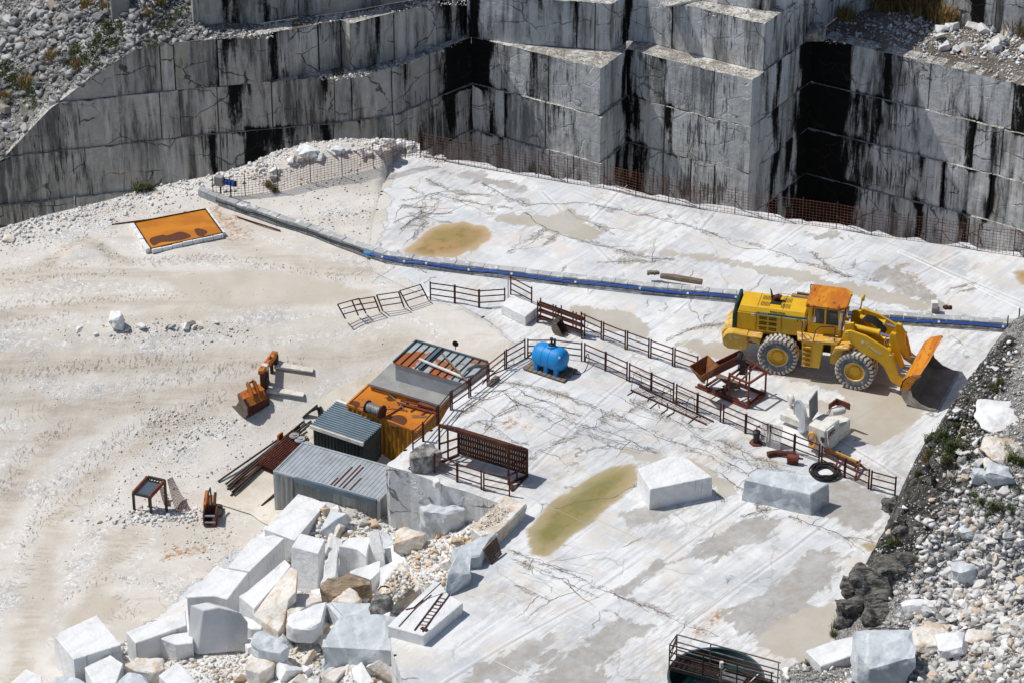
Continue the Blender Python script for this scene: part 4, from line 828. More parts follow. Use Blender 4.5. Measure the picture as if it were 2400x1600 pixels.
def block(top,zt,h,label,name='marble_block',cat='marble block',m=None,group=None,rough=.02,taper=.0,shift=(0,0),bev=.03,sub=2,zs=None,seed=0,lean=None):
    """top: pixel outline of the top face; zt its height; h depth below"""
    T=[Vector(W(a[0],a[1],(zs[i] if zs else zt))) for i,a in enumerate(top)]
    c=sum(T,Vector())/len(T)
    Bm=[Vector((c.x+(p.x-c.x)*(1+taper)+shift[0],c.y+(p.y-c.y)*(1+taper)+shift[1],(zt-h) if lean is None else p.z-h)) for p in T]
    loc=Vector((c.x,c.y,(zt-h)))
    bm=bmesh.new(); vt=[bm.verts.new(p-loc) for p in T]; vb=[bm.verts.new(p-loc) for p in Bm]; n=len(T)
    bm.faces.new(vt); bm.faces.new(vb[::-1])
    for i in range(n): bm.faces.new((vt[i],vb[i],vb[(i+1)%n],vt[(i+1)%n]))
    bmesh.ops.recalc_face_normals(bm,faces=bm.faces)
    bmesh.ops.triangulate(bm,faces=[f for f in bm.faces if len(f.verts)>4])
    es=[e for e in bm.edges if len(e.link_faces)==2 and e.calc_face_angle(0)>.35]
    bmesh.ops.bevel(bm,geom=es,offset=bev,segments=1,affect='EDGES',clamp_overlap=True)
    for _ in range(4):
        le=[e for e in bm.edges if e.calc_length()>(.34 if rough<.04 else .2)]
        if le: bmesh.ops.subdivide_edges(bm,edges=le,cuts=1,use_grid_fill=True)
    bm.normal_update(); sd=seed or hash(label)%97
    import zlib; sd=zlib.crc32(label.encode())%97
    for v in bm.verts:
        q=v.co; k=mnoise.noise(Vector((q.x*1.7+sd,q.y*1.7,q.z*1.7)))+.5*mnoise.noise(Vector((q.x*4.5+sd,q.y*4.5,q.z*4.5)))-(abs(mnoise.noise(Vector((q.x*2.3,q.y*2.3+sd,q.z*2.3))))*1.6-.3 if rough>=.05 else 0)
        v.co=q+v.normal*k*rough*(.35 if rough<.04 else .9)
    me=bpy.data.meshes.new(name); bm.to_mesh(me); bm.free(); me.materials.append(m or M_wmar); me.polygons.foreach_set('use_smooth',[True]*len(me.polygons)); me.set_sharp_from_angle(angle=R(24))
    o=bpy.data.objects.new(name,me); COL.objects.link(o); o.location=loc; return tag(o,label,cat,group)
ZA=lambda x,y:(80+x/3.92,1340+y/3.92)
ZB=lambda x,y:(400+x/3.92,1140+y/3.92)
ZC=lambda x,y:(840+x/5.227,1000+y/5.227)
ZD=lambda x,y:(600+x/3.92,1200+y/3.92)
ZE=lambda x,y:(1200+x/3.92,800+y/3.92)
# two blocks on the floor
block([ZE(1155,1165),ZE(1430,1052),ZE(1545,1050),ZE(1620,1075),ZE(1840,1240),ZE(1270,1355)],.98,1.0,'large clean white marble block with a rounded back, right beside the olive pond',rough=.03,taper=.03,bev=.02)
F3=lambda x,y:(1740+x/6.03,940+y/6.03)
block([F3(130,1010),F3(230,950),F3(720,1000),F3(1215,1155),F3(965,1310),F3(30,1100)],1.0,1.05,'large marble block with yellow brown stained rough front, before the black hose coil',m=M_gmar,rough=.06,taper=.06,bev=.03)
block([(1174,713),(1200,690),(1263,718),(1232,742)],.5,.5,'low white marble block in the gap of the far railings, left of the steel rack',rough=.03)
# ledge remnants along the floor edge
block([ZC(1660,960),ZC(1790,830),ZC(2065,940),ZC(1720,1280),ZC(1500,1330),ZC(1380,1230)],.62,2.8,'long pale ledge block with dirt on top, between sawn wall and olive pond',name='marble_block',rough=.08,taper=.02,m=M_tmar,bev=.05)
block([ZC(1500,1330),ZC(1720,1280),ZC(1620,1370),ZC(1500,1568),ZC(1180,1620),ZC(1130,1500)],.55,3.0,'grey marble ledge block behind the wooden grate leaning on it',m=M_gmar,rough=.09,taper=.03,bev=.05)
block([ZD(1870,330),ZD(1980,390),ZD(1975,560),ZD(1790,740),ZD(1735,740),ZD(1760,560)],.75,1.6,'upright rough marble slab just above the ladder slab',m=M_gmar,zs=[1.05,.95,.55,.15,.2,.8],rough=.05,bev=.03,taper=.0,shift=(-.15,.1))
block([ZD(1205,1040),ZD(1545,1130),ZD(1905,830),ZD(1770,750),ZD(1690,640),ZD(1640,625)],.5,.58,'flat grey white marble slab carrying the rusty ladder and rods',name='marble_plate',cat='marble slab',rough=.035,bev=.03)
# cut blocks in the heap
g='freshly cut and broken marble blocks dumped at the left edge of the floor'
block([ZA(175,570),ZA(215,600),ZA(235,545),ZA(400,470),ZA(575,390),ZA(800,665),ZA(365,800)],-2.35,1.75,'big clean cube of white marble, nearest the lower left, with a notched back corner',group=g,rough=.012,bev=.02)
block([ZA(845,545),ZA(1200,405),ZA(1390,345),ZA(1405,485),ZA(935,650)],-2.75,1.3,'long low white marble bar right of the big clean cube',group=g,rough=.02)
block([ZA(1150,600),ZA(1210,570),ZA(1460,540),ZA(1460,650),ZA(1305,665)],-2.9,1.0,'small pale marble block wedged in front of the long low bar',group=g,rough=.03)
block([ZB(420,715),ZB(490,745),ZB(722,775),ZB(525,1030),ZB(400,1000),ZB(145,1015)],-2.35,1.75,'big white marble block with a rough dark grey front face, behind the leaning ribbed slab',group=g,rough=.03)
block([ZB(745,470),ZB(945,438),ZB(1045,470),ZB(725,775),ZB(525,738)],-2.25,1.8,'long smooth white marble block, middle of the row of three behind the heap',group=g,rough=.012,bev=.02)
block([ZB(1170,62),ZB(1300,100),ZB(1432,150),ZB(1140,490),ZB(860,385)],-2.3,1.2,'smooth white marble block nearest the grey container, highest of the row of three',group=g,rough=.012,bev=.02,zs=[-2.3,-2.3,-2.3,-2.3,-2.3])
block([ZB(1190,422),ZB(1422,478),ZB(1362,608),ZB(1112,548)],-2.1,2.0,'grey white marble block split by one groove across its top, beside the row of three',group=g,m=M_wmar,taper=.0,shift=(-.1,-.45),rough=.02)
block([ZB(1050,662),ZB(1105,720),ZB(1000,860),ZB(770,1118),ZB(622,1000),ZB(700,955)],-2.0,1.6,'long pale marble block between the row of three and the tan slab',group=g,rough=.03,zs=[-1.6,-1.6,-1.9,-2.2,-2.2,-2.1])
block([ZB(1165,760),ZB(1150,960),ZB(1090,1020),ZB(1040,1250),ZB(990,1330),ZB(755,1175),ZB(970,880),ZB(1100,730)],-1.9,.5,'wide tilted marble slab with tan stains and a fine crack, middle of the heap',group=g,name='marble_plate',cat='marble slab',m=M_tmar,rough=.02,zs=[-.9,-1.0,-1.3,-2.1,-2.3,-2.3,-1.4,-.9],lean=1)
block([ZB(1090,1020),ZB(1150,985),ZB(1330,960),ZB(1400,1040),ZB(1240,1100),ZB(1060,1240)],-1.7,1.2,'cream coloured broken block right of the tan slab, under the flat white one',group=g,m=M_tmar,rough=.07)
block([ZB(1060,1250),ZB(1090,1165),ZB(1300,1080),ZB(1440,1040),ZB(1390,1245),ZB(1290,1305),ZB(1130,1295)],-1.55,.75,'broad flat white marble boulder lying level in the middle of the heap',group=g,rough=.05,bev=.06)
block([ZB(1430,1065),ZB(1495,1050),ZB(1690,1250),ZB(1620,1300)],-1.5,1.1,'narrow grey marble slab on edge pointing to the big foreground boulder',group=g,name='marble_plate',cat='marble slab',m=M_gmar,rough=.02)
block([ZB(1470,1050),ZB(1600,1070),ZB(1835,1060),ZB(1842,1195),ZB(1760,1252),ZB(1600,1190)],-1.35,.6,'smooth grey plate of marble left of the dark round boulder',group=g,name='marble_plate',cat='marble slab',m=M_gmar,rough=.02)
block([ZB(1540,540),ZB(1640,462),ZB(1835,458),ZB(1800,640),ZB(1715,572)],-1.75,1.9,'upright grey marble block with flat front below the cracked pale slab',group=g,rough=.04,m=M_wmar)
block([ZB(1500,510),ZB(1545,545),ZB(1520,820),ZB(1375,890),ZB(1420,700)],-2.0,1.4,'white sloping wedge left against the upright grey block',group=g,zs=[-1.8,-1.9,-2.5,-2.6,-2.2],rough=.05)
block([ZB(1840,405),ZB(1912,382),ZB(1945,540),ZB(1972,690),ZB(1790,645)],-2.0,1.6,'narrow tapering pillar of pale marble next to the sawn wall',group=g,zs=[-1.3,-1.3,-1.7,-2.3,-2.3],rough=.02)
block([ZB(1935,385),ZB(2000,420),ZB(2062,500),ZB(2000,640),ZB(1965,620)],-2.4,1.6,'dark grey faceted block against the foot of the sawn wall',group=g,m=M_gmar,rough=.06)
block([ZB(1365,915),ZB(1450,840),ZB(1560,825),ZB(1620,782),ZB(1840,850),ZB(1842,890),ZB(1700,918),ZB(1500,1000)],-1.6,1.0,'brown layered rock with a ragged left end lying across the heap',name='brown_rock',cat='rock',group=g,m=mat2('brown_layered_stone',(.34,.25,.17),(.22,.165,.115),2.2,.38,.62,.75,0,.04,8,(.5,.42,.33),5,.56,.66,stretch=(.6,3,2)),rough=.10,bev=.04)
block([ZB(1705,745),ZB(1930,672),ZB(1925,780),ZB(1842,850),ZB(1640,780)],-1.7,1.0,'white broken slab just behind the brown layered rock',group=g,rough=.05)
block([ZB(1460,1045),ZB(1640,915),ZB(1730,958),ZB(1765,1030),ZB(1690,1082)],-1.5,.9,'cream marble boulder with tan patch in front of the brown layered rock',group=g,m=M_tmar,rough=.07,bev=.08)
block([ZB(1930,740),ZB(2060,660),ZB(2110,700),ZB(2000,860),ZB(1915,920)],-1.3,1.3,'pale cracked block behind the rusty bent pipe in the heap',group=g,rough=.07)
block([ZB(1900,930),ZB(1990,820),ZB(2120,700),ZB(2290,870),ZB(2280,940),ZB(2030,1100)],-1.0,.55,'tilted slab heaped with gravel, between tan boulder and ladder slab',group=g,name='marble_plate',cat='marble slab',m=M_tmar,zs=[-1.4,-1.1,-.7,-.6,-.8,-1.4],lean=1,rough=.05)
block([ZC(740,960),ZC(1000,935),ZC(1180,950),ZC(1300,980),ZC(1315,1010),ZC(1060,1060),ZC(800,1030)],-.72,2.4,'rough grey marble block before the sawn wall, behind the tall cream boulder',group=g,m=M_gmar,rough=.11,bev=.05)
block([ZA(460,870),ZA(700,755),ZA(820,835),ZA(760,1010),ZA(600,1100)],-2.6,1.1,'white marble block with a dark hollow in its top, front of the big clean cube',group=g,rough=.04)
block([ZA(820,840),ZA(940,770),ZA(1190,790),ZA(1200,880),ZA(1090,925),ZA(960,905)],-2.7,.9,'flat tan and white layered rock along the lower row',group=g,m=M_tmar,rough=.08,bev=.06)
block([ZA(750,1010),ZA(850,905),ZA(1000,925),ZA(1075,1030),ZA(960,1100)],-2.4,1.0,'rounded grey block cut off by the bottom edge',group=g,m=M_gmar,rough=.04,bev=.1)
block([ZA(1140,945),ZA(1320,820),ZA(1425,920),ZA(1495,1010),ZA(1270,1060)],-2.2,1.2,'sharp cornered white block in the bottom row, left of the loose gravel',group=g,rough=.03)
block([ZA(1985,640),ZA(2000,560),ZA(2110,520),ZA(2290,620),ZA(2352,690),ZA(2280,740),ZA(2060,700)],-1.9,1.7,'large grey marble boulder with brown flank right of the ribbed slab',group=g,m=M_gmar,rough=.09,bev=.06)
block([ZA(1940,880),ZA(2000,700),ZA(2260,745),ZA(2200,860),ZA(2080,930)],-2.4,1.0,'tan flanked boulder below the large grey one right of the ribbed slab',group=g,m=M_tmar,rough=.05,bev=.06)
block([ZA(1720,380),ZA(1960,400),ZA(2095,480),ZA(2090,520),ZA(1990,520)],-2.6,.9,'white broken block peeking out behind the ribbed slab',group=g,rough=.04)
block([(20,1602),(61,1565),(98,1583),(102,1625),(60,1640)],-3.0,1.0,'small white block cut off by the bottom left corner',group=g,rough=.02)
block([ZA(170,940),ZA(330,925),ZA(420,960),ZA(480,1000),ZA(560,1060),ZA(180,1080)],-3.0,1.0,'rounded grey rock below the big clean cube at the bottom edge',group=g,m=M_gmar,rough=.07,bev=.12)
# ribbed leaning slab (face toward camera)
f_=[(1500,760,-3.55),(1965,718,-3.55),(1968,460,-2.0),(1900,372,-1.55),(1700,322,-1.3),(1555,352,-1.45)]
m=MB(); base=Vector(W(*ZA(1500,760),-3.55))
def faceplane(px,py,dy):
    d=FW*F+RT*(px-1200)+UP*(800-py); t=(base.y+dy-CAM[1])/d[1]; q=CAM+d*t; return Vector(q)
fr=[faceplane(*ZA(a,b),0.25*(760-b)/430) for a,b,z in f_]; bk=[p+Vector((-.55,.35,.02)) for p in fr]
bk[0]+=Vector((.1,0,0)); n=len(fr)
m.add(fr+bk,[tuple(range(n)),tuple(range(n,2*n))[::-1]]+[(i,(i+1)%n,n+(i+1)%n,n+i) for i in range(n)])
s=Sh('ribbed_saw_marks',.6); o_=s.obj(); w=s.node('TexWave',{'Vector':s.vec(o_,rot=(0,.75,0)),'Scale':4.2,'Distortion':1.2},wave_type='BANDS').outputs['Fac']; ms=s.rng(s.node('SeparateXYZ',{0:o_}).outputs[0],.9,1.6)
s.bump(s.math('MULTIPLY',w,ms),.03); M_rib=s.out(s.mix(s.rng(s.noise(1,o_,5),.4,.6),(.60,.62,.64),(.68,.68,.67)))
solo(m,'marble_plate',M_rib,'leaning grey marble slab with ribbed saw marks on its big face','marble slab',base,group=g,bevel=.03)
def boulder(px,py,wpx,hpx,zb,label,m,name='boulder',cat='boulder',seed=1,zt=None,depth=1.0,n=20,group=None,rough=.08,flat=1.0):
    """px,py: image centre of the base; wpx,hpx its width and height in the picture"""
    b=Vector(W(px,py,zb)); w=wpx/54/2; h=hpx/54*flat; r=np.random.RandomState(seed)
    bm=bmesh.new()
    for k in range(n):
        v=r.normal(size=3); v/=np.linalg.norm(v); v=np.sign(v)*np.abs(v)**.55
        bm.verts.new((v[0]*w,v[1]*w*depth,(v[2]*.5+.5)*h))
    res=bmesh.ops.convex_hull(bm,input=bm.verts); bmesh.ops.delete(bm,geom=[v for v in bm.verts if not v.link_faces],context='VERTS')
    for _ in range(4):
        le=[e for e in bm.edges if e.calc_length()>max(.085,w*.10)]
        if le: bmesh.ops.subdivide_edges(bm,edges=le,cuts=1,use_grid_fill=True)
        bmesh.ops.triangulate(bm,faces=bm.faces)
    bm.normal_update()
    for v in bm.verts:
        q=v.co*(1.6/max(w,.3)); sd=Vector((seed*1.7,seed*.3,0))
        k=mnoise.noise(q*.8+sd)*1.0-max(0,abs(mnoise.noise(q*1.1+sd))-.2)*1.3+mnoise.noise(q*6+sd)*.14
        v.co+=v.normal*k*rough*w*1.5
    me=bpy.data.meshes.new(name); bm.to_mesh(me); bm.free(); me.materials.append(m); me.polygons.foreach_set('use_smooth',[True]*len(me.polygons)); me.set_sharp_from_angle(angle=R(28))
    o=bpy.data.objects.new(name,me); COL.objects.link(o); o.location=b; return tag(o,label,cat,group)
boulder(963,1325,80,95,-3.0,'tall cream and tan boulder standing in the rubble before the sawn wall',M_tmar,seed=4,depth=.8)
boulder(893,1440,54,48,-1.6,'dark grey weathered round boulder beside the ladder slab',M_dstone,seed=5)
boulder(856,1578,185,125,-2.4,'huge grey white jagged marble boulder at the bottom edge right of the heap',M_gmar,seed=9,depth=.75,n=16,rough=.07)
boulder(800,1600,90,60,-2.6,'smooth grey rock face in front of the huge jagged boulder at the bottom edge',M_gmar,seed=19,depth=.6,n=24)
block([ZC(610,300),ZC(760,200),ZC(900,185),ZC(1040,300),ZC(820,370),ZC(640,360)],.85,.9,'weathered boulder with dark lichen top beside the slatted shelter',name='boulder',cat='boulder',m=M_dstone,rough=.08,bev=.06,taper=-.12)
block([ZC(905,640),ZC(940,605),ZC(990,620),ZC(1005,660),ZC(940,690)],.3,.3,'small white stone on the edge between boulder and shelter',name='stone',cat='stone',rough=.03)
def ffont(txt,size,m,name,parent,M,extr=.004):
    cu=bpy.data.curves.new('lettering','FONT'); cu.body=txt; cu.size=size; cu.extrude=extr; cu.align_x='LEFT'
    o=bpy.data.objects.new('lettering',cu); COL.objects.link(o); dg=bpy.context.evaluated_depsgraph_get(); me=bpy.data.meshes.new_from_object(o.evaluated_get(dg))
    bpy.data.objects.remove(o); me.transform(M); me.materials.clear(); me.materials.append(m); r=bpy.data.objects.new(name,me); COL.objects.link(r); r.parent=parent; return r
# ------------------------------------------------------------------ wheel loader
hr,hf=R(-14),R(-22); nl=lambda h:Vector((-math.sin(h),math.cos(h),0)); fw=lambda h:Vector((math.cos(h),math.sin(h),0))
RAX=Vector(W(1822,836,.90)[:2]+(0,))+nl(hr)*1.33; FAX=Vector(W(2002,871,.90)[:2]+(0,))+nl(hf)*1.33
LD=thing('wheel_loader','large yellow articulated wheel loader with a wide orange bucket, parked on the wet floor','wheel loader',RAX,hr)
fl=FAX-RAX; fl=Matrix.Rotation(-hr,3,'Z')@fl; MF=Matrix.Translation(fl)@Matrix.Rotation(hf-hr,4,'Z')
def wheel(M,y,s_,lab):
    r,w=.86,.66
    t=thing('wheel',None,None,(0,0,0)); 
    for k in ('label','category'):
        if k in t: del t[k]
    t.parent=LD; t.matrix_local=M@Matrix.Translation((0,y,.88))
    pr=[(r*.50,-w*.42),(r*.60,-w*.47),(r*.80,-w*.5),(r*.92,-w*.46),(r*.965,-w*.36),(r*.965,w*.36),(r*.92,w*.46),(r*.80,w*.5),(r*.60,w*.47),(r*.50,w*.42)]
    MB().lathe(pr,(0,0,0),'Y',48).build('tyre',M_tyre,t,False,True)
    m=MB(); N=26
    for k in range(N):
        for sd in (-1,1):
            a=2*math.pi*(k+(.5 if sd>0 else 0))/N; ca,sa=math.cos(a),math.sin(a)
            i0=len(m.v); m.box((r*.975,sd*w*.25,0),(r*.07,w*.5,.115),rx=sd*.25); m.box((r*.90,sd*w*.485,0),(r*.16,w*.05,.10))
            m.xf(Matrix.Rotation(-a,4,'Y'),i0)
    m.build('tread',M_tread,t,False,bevel=.008)
    MB().lathe([(r*.53,-w*.44),(r*.50,-w*.44),(r*.47,-w*.40),(r*.46,-w*.30),(r*.36,-w*.22),(r*.27,-w*.22),(r*.26,-w*.30),(r*.10,-w*.31),(0,-w*.31)] if s_<0 else [(r*.53,w*.44),(r*.47,w*.40),(r*.36,w*.22),(0,w*.22)],(0,0,0),'Y',32).build('rim',M_yellow,t,False,True)
    MB().lathe([(r*.53,s_*w*.455),(r*.545,s_*w*.45),(r*.545,s_*w*.40),(r*.50,s_*w*.41),(r*.50,s_*w*.455),(r*.53,s_*w*.455)],(0,0,0),'Y',32).build('rim_ring',M_tread,t,False,True)
    m=MB()
    for k in range(12): a=2*math.pi*k/12; m.lathe([(0,s_*w*.26),(.025,s_*w*.26),(.025,s_*w*.18)],(r*.32*math.cos(a),0,r*.32*math.sin(a)),'Y',6)
    m.build('wheel_bolts',M_yelrust,t,False)
I4=Matrix.Identity(4)
for M,y in ((I4,-1.02),(I4,1.02),(MF,-1.02),(MF,1.02)): wheel(M,y,-1 if y<0 else 1,'')
def L(mb,name,m,front=False,bev=0.0,smooth=False,par=None):
    if front: mb.xf(MF)
    return mb.build(name,m,par or LD,False,smooth,bev)
# rear chassis, axles
m=MB(); m.box((.2,0,1.15),(4.0,.9,.55)); m.lathe([(.16,-1.0),(.22,-.3),(.3,0),(.22,.3),(.16,1.0)],(0,0,.88),'Y',12); L(m,'rear_chassis',M_dark,bev=.03)
# fenders / lower body between hood and wheel
L(MB().prism([(-1.95,1.3),(-1.9,1.72),(1.15,1.80),(1.2,1.35),(.95,1.62),(.55,1.86),(-.5,1.86),(-.95,1.60),(-1.15,1.3)],-.78,.78),'rear_body',M_yellow,bev=.02)
# counterweight
cw=[(-1.35,1.0),(-1.35,1.72),(-2.15,1.78),(-2.42,1.70),(-2.60,1.45),(-2.55,1.08),(-2.35,.92),(-1.7,.92)]
m=MB(); 
for y0,y1,sh in ((-1.22,-.75,.12),(-.75,.75,0),(.75,1.22,.12)): m.prism([(x+(sh if x<-2 else 0),z) for x,z in cw],y0+.002,y1-.002)
L(m,'counterweight',M_yelrust,bev=.05)
L(MB().box((-1.05,-1.0,1.66),(.62,.45,.07)).box((-1.05,-1.0,1.5),(.5,.4,.25),ry=.2),'rear_step',M_yelrust,bev=.02)
# hood: tapered prism with sloped shoulders
def tap(x0,x1,z0,z1,w0,w1,top=.0): # cross-section trapezoid
    return [(x0,-w0,z0),(x1,-w0,z0),(x1,w0,z0),(x0,w0,z0)],[(x0+top,-w1,z1),(x1,-w1,z1),(x1,w1,z1),(x0+top,w1,z1)]
hood=MB(); b,t_=tap(-1.93,1.02,1.74,2.58,.80,.76); hood.hexa(b,t_)
b,t_=tap(-1.90,1.02,2.58,2.84,.76,.60,.06); hood.hexa([(x,y,z+.002) for x,y,z in b],t_)
L(hood,'hood',M_yellow,bev=.03)
L(MB().hexa(*tap(-2.12,-1.94,1.70,2.52,.84,.80)).hexa(*tap(-2.10,-1.93,2.522,2.92,.80,.62,.05)),'rear_grille',M_green,bev=.03)
m=MB()
for x in (-1.08,.02): m.box((x,-.803,2.2),(.015,.012,.86)); m.box((x,0,2.845),(.015,1.2,.012))
L(m,'hood_seams',M_dark)
st=MB().box((.02,-.775,2.625),(2.2,.02,.095),ry=0); L(st,'green_stripe',M_stripe); L(MB().box((.02,-.782,2.566),(2.2,.02,.022)),'white_stripe',M_white)
ffont('115Z V-2',.12,M_white,'model_lettering',LD,Matrix.Translation((-1.05,-.79,2.585))@Matrix.Rotation(R(90),4,'X'))
L(MB().box((-1.24,-.79,2.52),(.14,.02,.11)),'decal',M_white)
m=MB()
for c_ in (-.78,-.36):
    for k in range(8):
        if k in(2,5): continue
        m.box((c_,-.805,2.46-k*.085),(.34,.015,.04))
m.box((-.35,-.71,2.72),(.34,.015,.04)); m.box((.0,-.71,2.72),(.3,.015,.04)); L(m,'side_vents',M_dark)
m=MB()
for c_ in (-.78,.10):
    for k in range(7):
        for y in (-.3,.22) : m.box((c_-.18+k*.06,y,2.845),(.022,.36,.012))
L(m,'top_vents',M_dark)
L(MB().box((-.35,-.05,2.85),(.46,.42,.014)),'muffler_well',M_dark); L(MB().tube([(-.45,.1,2.82),(-.42,.1,3.0),(-.30,.1,3.05),(-.18,.1,3.0)],.13,10),'muffler',M_rust,smooth=True)
L(MB().hexa([(-.58,.02,2.84),(-.46,.02,2.84),(-.46,.12,2.84),(-.58,.12,2.84)],[(-.66,.04,3.42),(-.60,.04,3.32),(-.60,.10,3.32),(-.66,.10,3.42)]),'exhaust_pipe',M_rust)
m=MB(); m.tube([(-.3,.52,2.85),(-.3,.52,2.97),(1.0,.55,2.97),(1.0,.55,2.85)],.015,5); L(m,'hood_rail',M_yellow)
# cab
CX0,CX1=1.22,2.55
cab=MB()
for x,y in ((CX0,-.72),(CX1,-.72),(CX0,.72),(CX1,.72)): cab.bar((x+.02,y,1.98),(x+(.04 if x<2 else -.06),y*.97,3.28),.16 if x<2 else .13,.13,up=(0,1,0))
cab.box(((CX0+CX1)/2,-.73,2.22),(CX1-CX0,.07,.5)); cab.box(((CX0+CX1)/2,.73,2.22),(CX1-CX0,.07,.5)); cab.box((CX0,0,2.35),(.07,1.4,.8)); cab.box((CX1+.02,0,2.1),(.07,1.4,.36)); cab.box((1.9,-.74,2.85),(.09,.06,.85))
CB=L(cab,'cab',M_yellow,bev=.02)
L(MB().box((1.42,-.735,2.83),(.05,.05,.9)),'door_frame',M_yellow,par=CB)
gl=MB().box((2.22,-.71,2.85),(.52,.02,.78)); L(gl,'window',M_glass,par=CB); L(MB().box((1.66,-.71,2.85),(.38,.02,.78)),'window',M_glass,par=CB)
L(MB().box((1.88,.71,2.85),(1.2,.02,.8)),'window',M_glass,par=CB); L(MB().box((CX1-.01,0,2.78),(.02,1.3,1.0),ry=-.05),'windscreen',M_glass,par=CB); L(MB().box((CX0+.0,0,3.0),(.02,1.25,.5)),'window',M_glass,par=CB)
L(MB().box((1.85,.0,2.25),(.5,.55,.5)).box((1.62,0,2.7),(.14,.5,.6)),'driver_seat',M_black,par=CB,bev=.05)
rf=MB(); o8=[(CX0-.18,-.92),(CX1-.05,-.92),(CX1+.28,-.66),(CX1+.28,.66),(CX1-.05,.92),(CX0-.18,.92)]
rf.prism(o8,3.28,3.42,'XY'); RO=L(rf,'roof',M_buck,par=CB,bev=.03)
L(MB().box((CX1+.26,.45,3.38),(.1,.1,.1)).box((CX1+.26,-.45,3.2),(.12,.14,.12)),'work_light',M_yellow,par=CB)
L(MB().tube([(CX1+.05,-.85,2.95),(CX1+.05,-1.0,3.0)],.06,8),'lamp',M_yellow,par=CB)
# deck and ladder
L(MB().prism([(.72,-.75),(.85,-1.40),(1.35,-1.45),(2.55,-1.38),(2.75,-.75)],1.86,1.96,'XY').prism([(.9,.75),(.9,1.40),(2.55,1.40),(2.75,.75)],1.86,1.96,'XY'),'deck',M_yelrust,bev=.015)
L(MB().hexa([(1.12,-1.38,.62),(1.85,-1.38,.62),(1.85,-.80,.62),(1.12,-.80,.62)],[(1.02,-1.38,1.85),(1.95,-1.38,1.85),(1.95,-.75,1.85),(1.02,-.75,1.85)]),'step_box',M_yellow,bev=.02)
m=MB()
for x in (1.10,1.46): m.bar((x,-1.44,.66),(x,-1.44,1.84),.03,.07)
for k in range(5): m.box((1.28,-1.45,.74+k*.23),(.36,.12,.03))
L(m,'ladder',M_yelrust)
L(MB().tube([(1.05,-1.42,1.95),(1.0,-1.36,2.45),(1.0,-1.25,2.70),(.75,-.95,2.75),(.73,-.90,2.5)],.022,6).tube([(1.52,-1.42,1.95),(1.6,-1.40,2.5),(1.78,-1.38,2.68),(2.3,-1.3,2.72),(2.42,-1.25,2.65),(2.42,-1.25,1.98)],.022,6).tube([(1.0,-1.36,2.3),(1.25,-1.42,1.98)],.012,5),'handrail',M_black)
L(MB().tube([(1.1,.8,3.4),(.95,1.05,3.3),(.95,1.1,2.9)],.025,6),'antenna_guard',M_black)
# front frame
L(MB().prism([(-1.3,.62),(-1.3,1.55),(-.85,1.75),(-.75,2.75),(-.35,2.85),(-.2,2.3),(.75,1.6),(.85,.8),(.2,.62)],-.62,-.5).prism([(-1.3,.62),(-1.3,1.55),(-.85,1.75),(-.75,2.75),(-.35,2.85),(-.2,2.3),(.75,1.6),(.85,.8),(.2,.62)],.5,.62).box((-.3,0,1.1),(1.6,1.0,.8)),'front_frame',M_yellow,True,.02)
L(MB().lathe([(.16,-1.0),(.22,-.3),(.3,0),(.22,.3),(.16,1.0)],(0,0,.88),'Y',12),'front_axle',M_dark,True)
for s_ in (-1,1): L(MB().prism([(-1.05,1.50),(-.95,1.85),(-.35,1.98),(-.30,1.90),(-.85,1.72)],s_*.66,s_*1.3).box((-.6,s_*1.0,1.86),(.6,.6,.06),ry=-.2),'front_fender',M_yelrust,True,.015)
BM=[(-.66,2.36),(-.60,2.62),(-.35,2.70),(.33,2.58),(1.45,2.10),(1.66,1.70),(1.86,1.0),(2.28,.72),(2.28,.42),(2.0,.40),(1.55,.62),(1.2,1.25),(.85,1.52),(.22,1.70),(-.3,2.1)]
for s_ in (-1,1):
    bo=L(MB().prism(BM,s_*.98-.055,s_*.98+.055),'boom_arm',M_yellow,True,.015)
    L(MB().lathe([(0,-.12),(.11,-.12),(.11,.12),(0,.12)],(-.5,s_*.98,2.5),'Y',12).lathe([(0,-.12),(.10,-.12),(.10,.12),(0,.12)],(1.50,s_*.98,1.85),'Y',12).lathe([(0,-.13),(.12,-.13),(.12,.13),(0,.13)],(2.12,s_*.98,.56),'Y',12),'pivot_pin',M_yelrust,True,par=None)
    # lift cylinders
    L(MB().tube([(-.15,s_*.76,1.35),(.75,s_*.80,1.52)],.11,10),'lift_cylinder',M_yellow,True,smooth=True); L(MB().tube([(.75,s_*.80,1.52),(1.35,s_*.82,1.62)],.05,8),'lift_rod',M_chrome,True,smooth=True)
wl=math.atan2(1.62-2.33,1.30-.10)
ffont('Kawasaki',.215,M_white,'boom_lettering',LD,MF@Matrix.Translation((.30,-1.042,2.20))@Matrix.Rotation(-wl*1.0,4,'Y')@Matrix.Rotation(R(90),4,'X'))
L(MB().box((.22,-1.042,2.27),(.11,.008,.13),ry=-wl),'emblem',M_white,True)
L(MB().tube([(1.2,-.98,1.75),(1.2,.98,1.75)],.17,12),'cross_tube',M_yellow,True,smooth=True)
for y in (-.42,.42):
    L(MB().tube([(-.35,y,2.55),(.75,y,2.50)],.135,12).tube([(.68,y,2.5),(.78,y,2.5)],.16,12),'tilt_cylinder',M_yellow,True,smooth=True); L(MB().tube([(.75,y,2.5),(1.38,y,2.40)],.06,8),'tilt_rod',M_chrome,True,smooth=True)
    L(MB().prism([(1.22,2.50),(1.30,2.66),(1.48,2.62),(1.66,2.2),(1.72,1.7),(1.95,1.12),(1.82,1.05),(1.5,1.35),(1.32,1.9)],y-.09,y+.09),'bell_crank',M_yellow,True,.015)
    L(MB().bar((1.85,y,1.1),(2.5,y,1.15),.14,.16),'bucket_link',M_steel,True,.02)
m=MB()
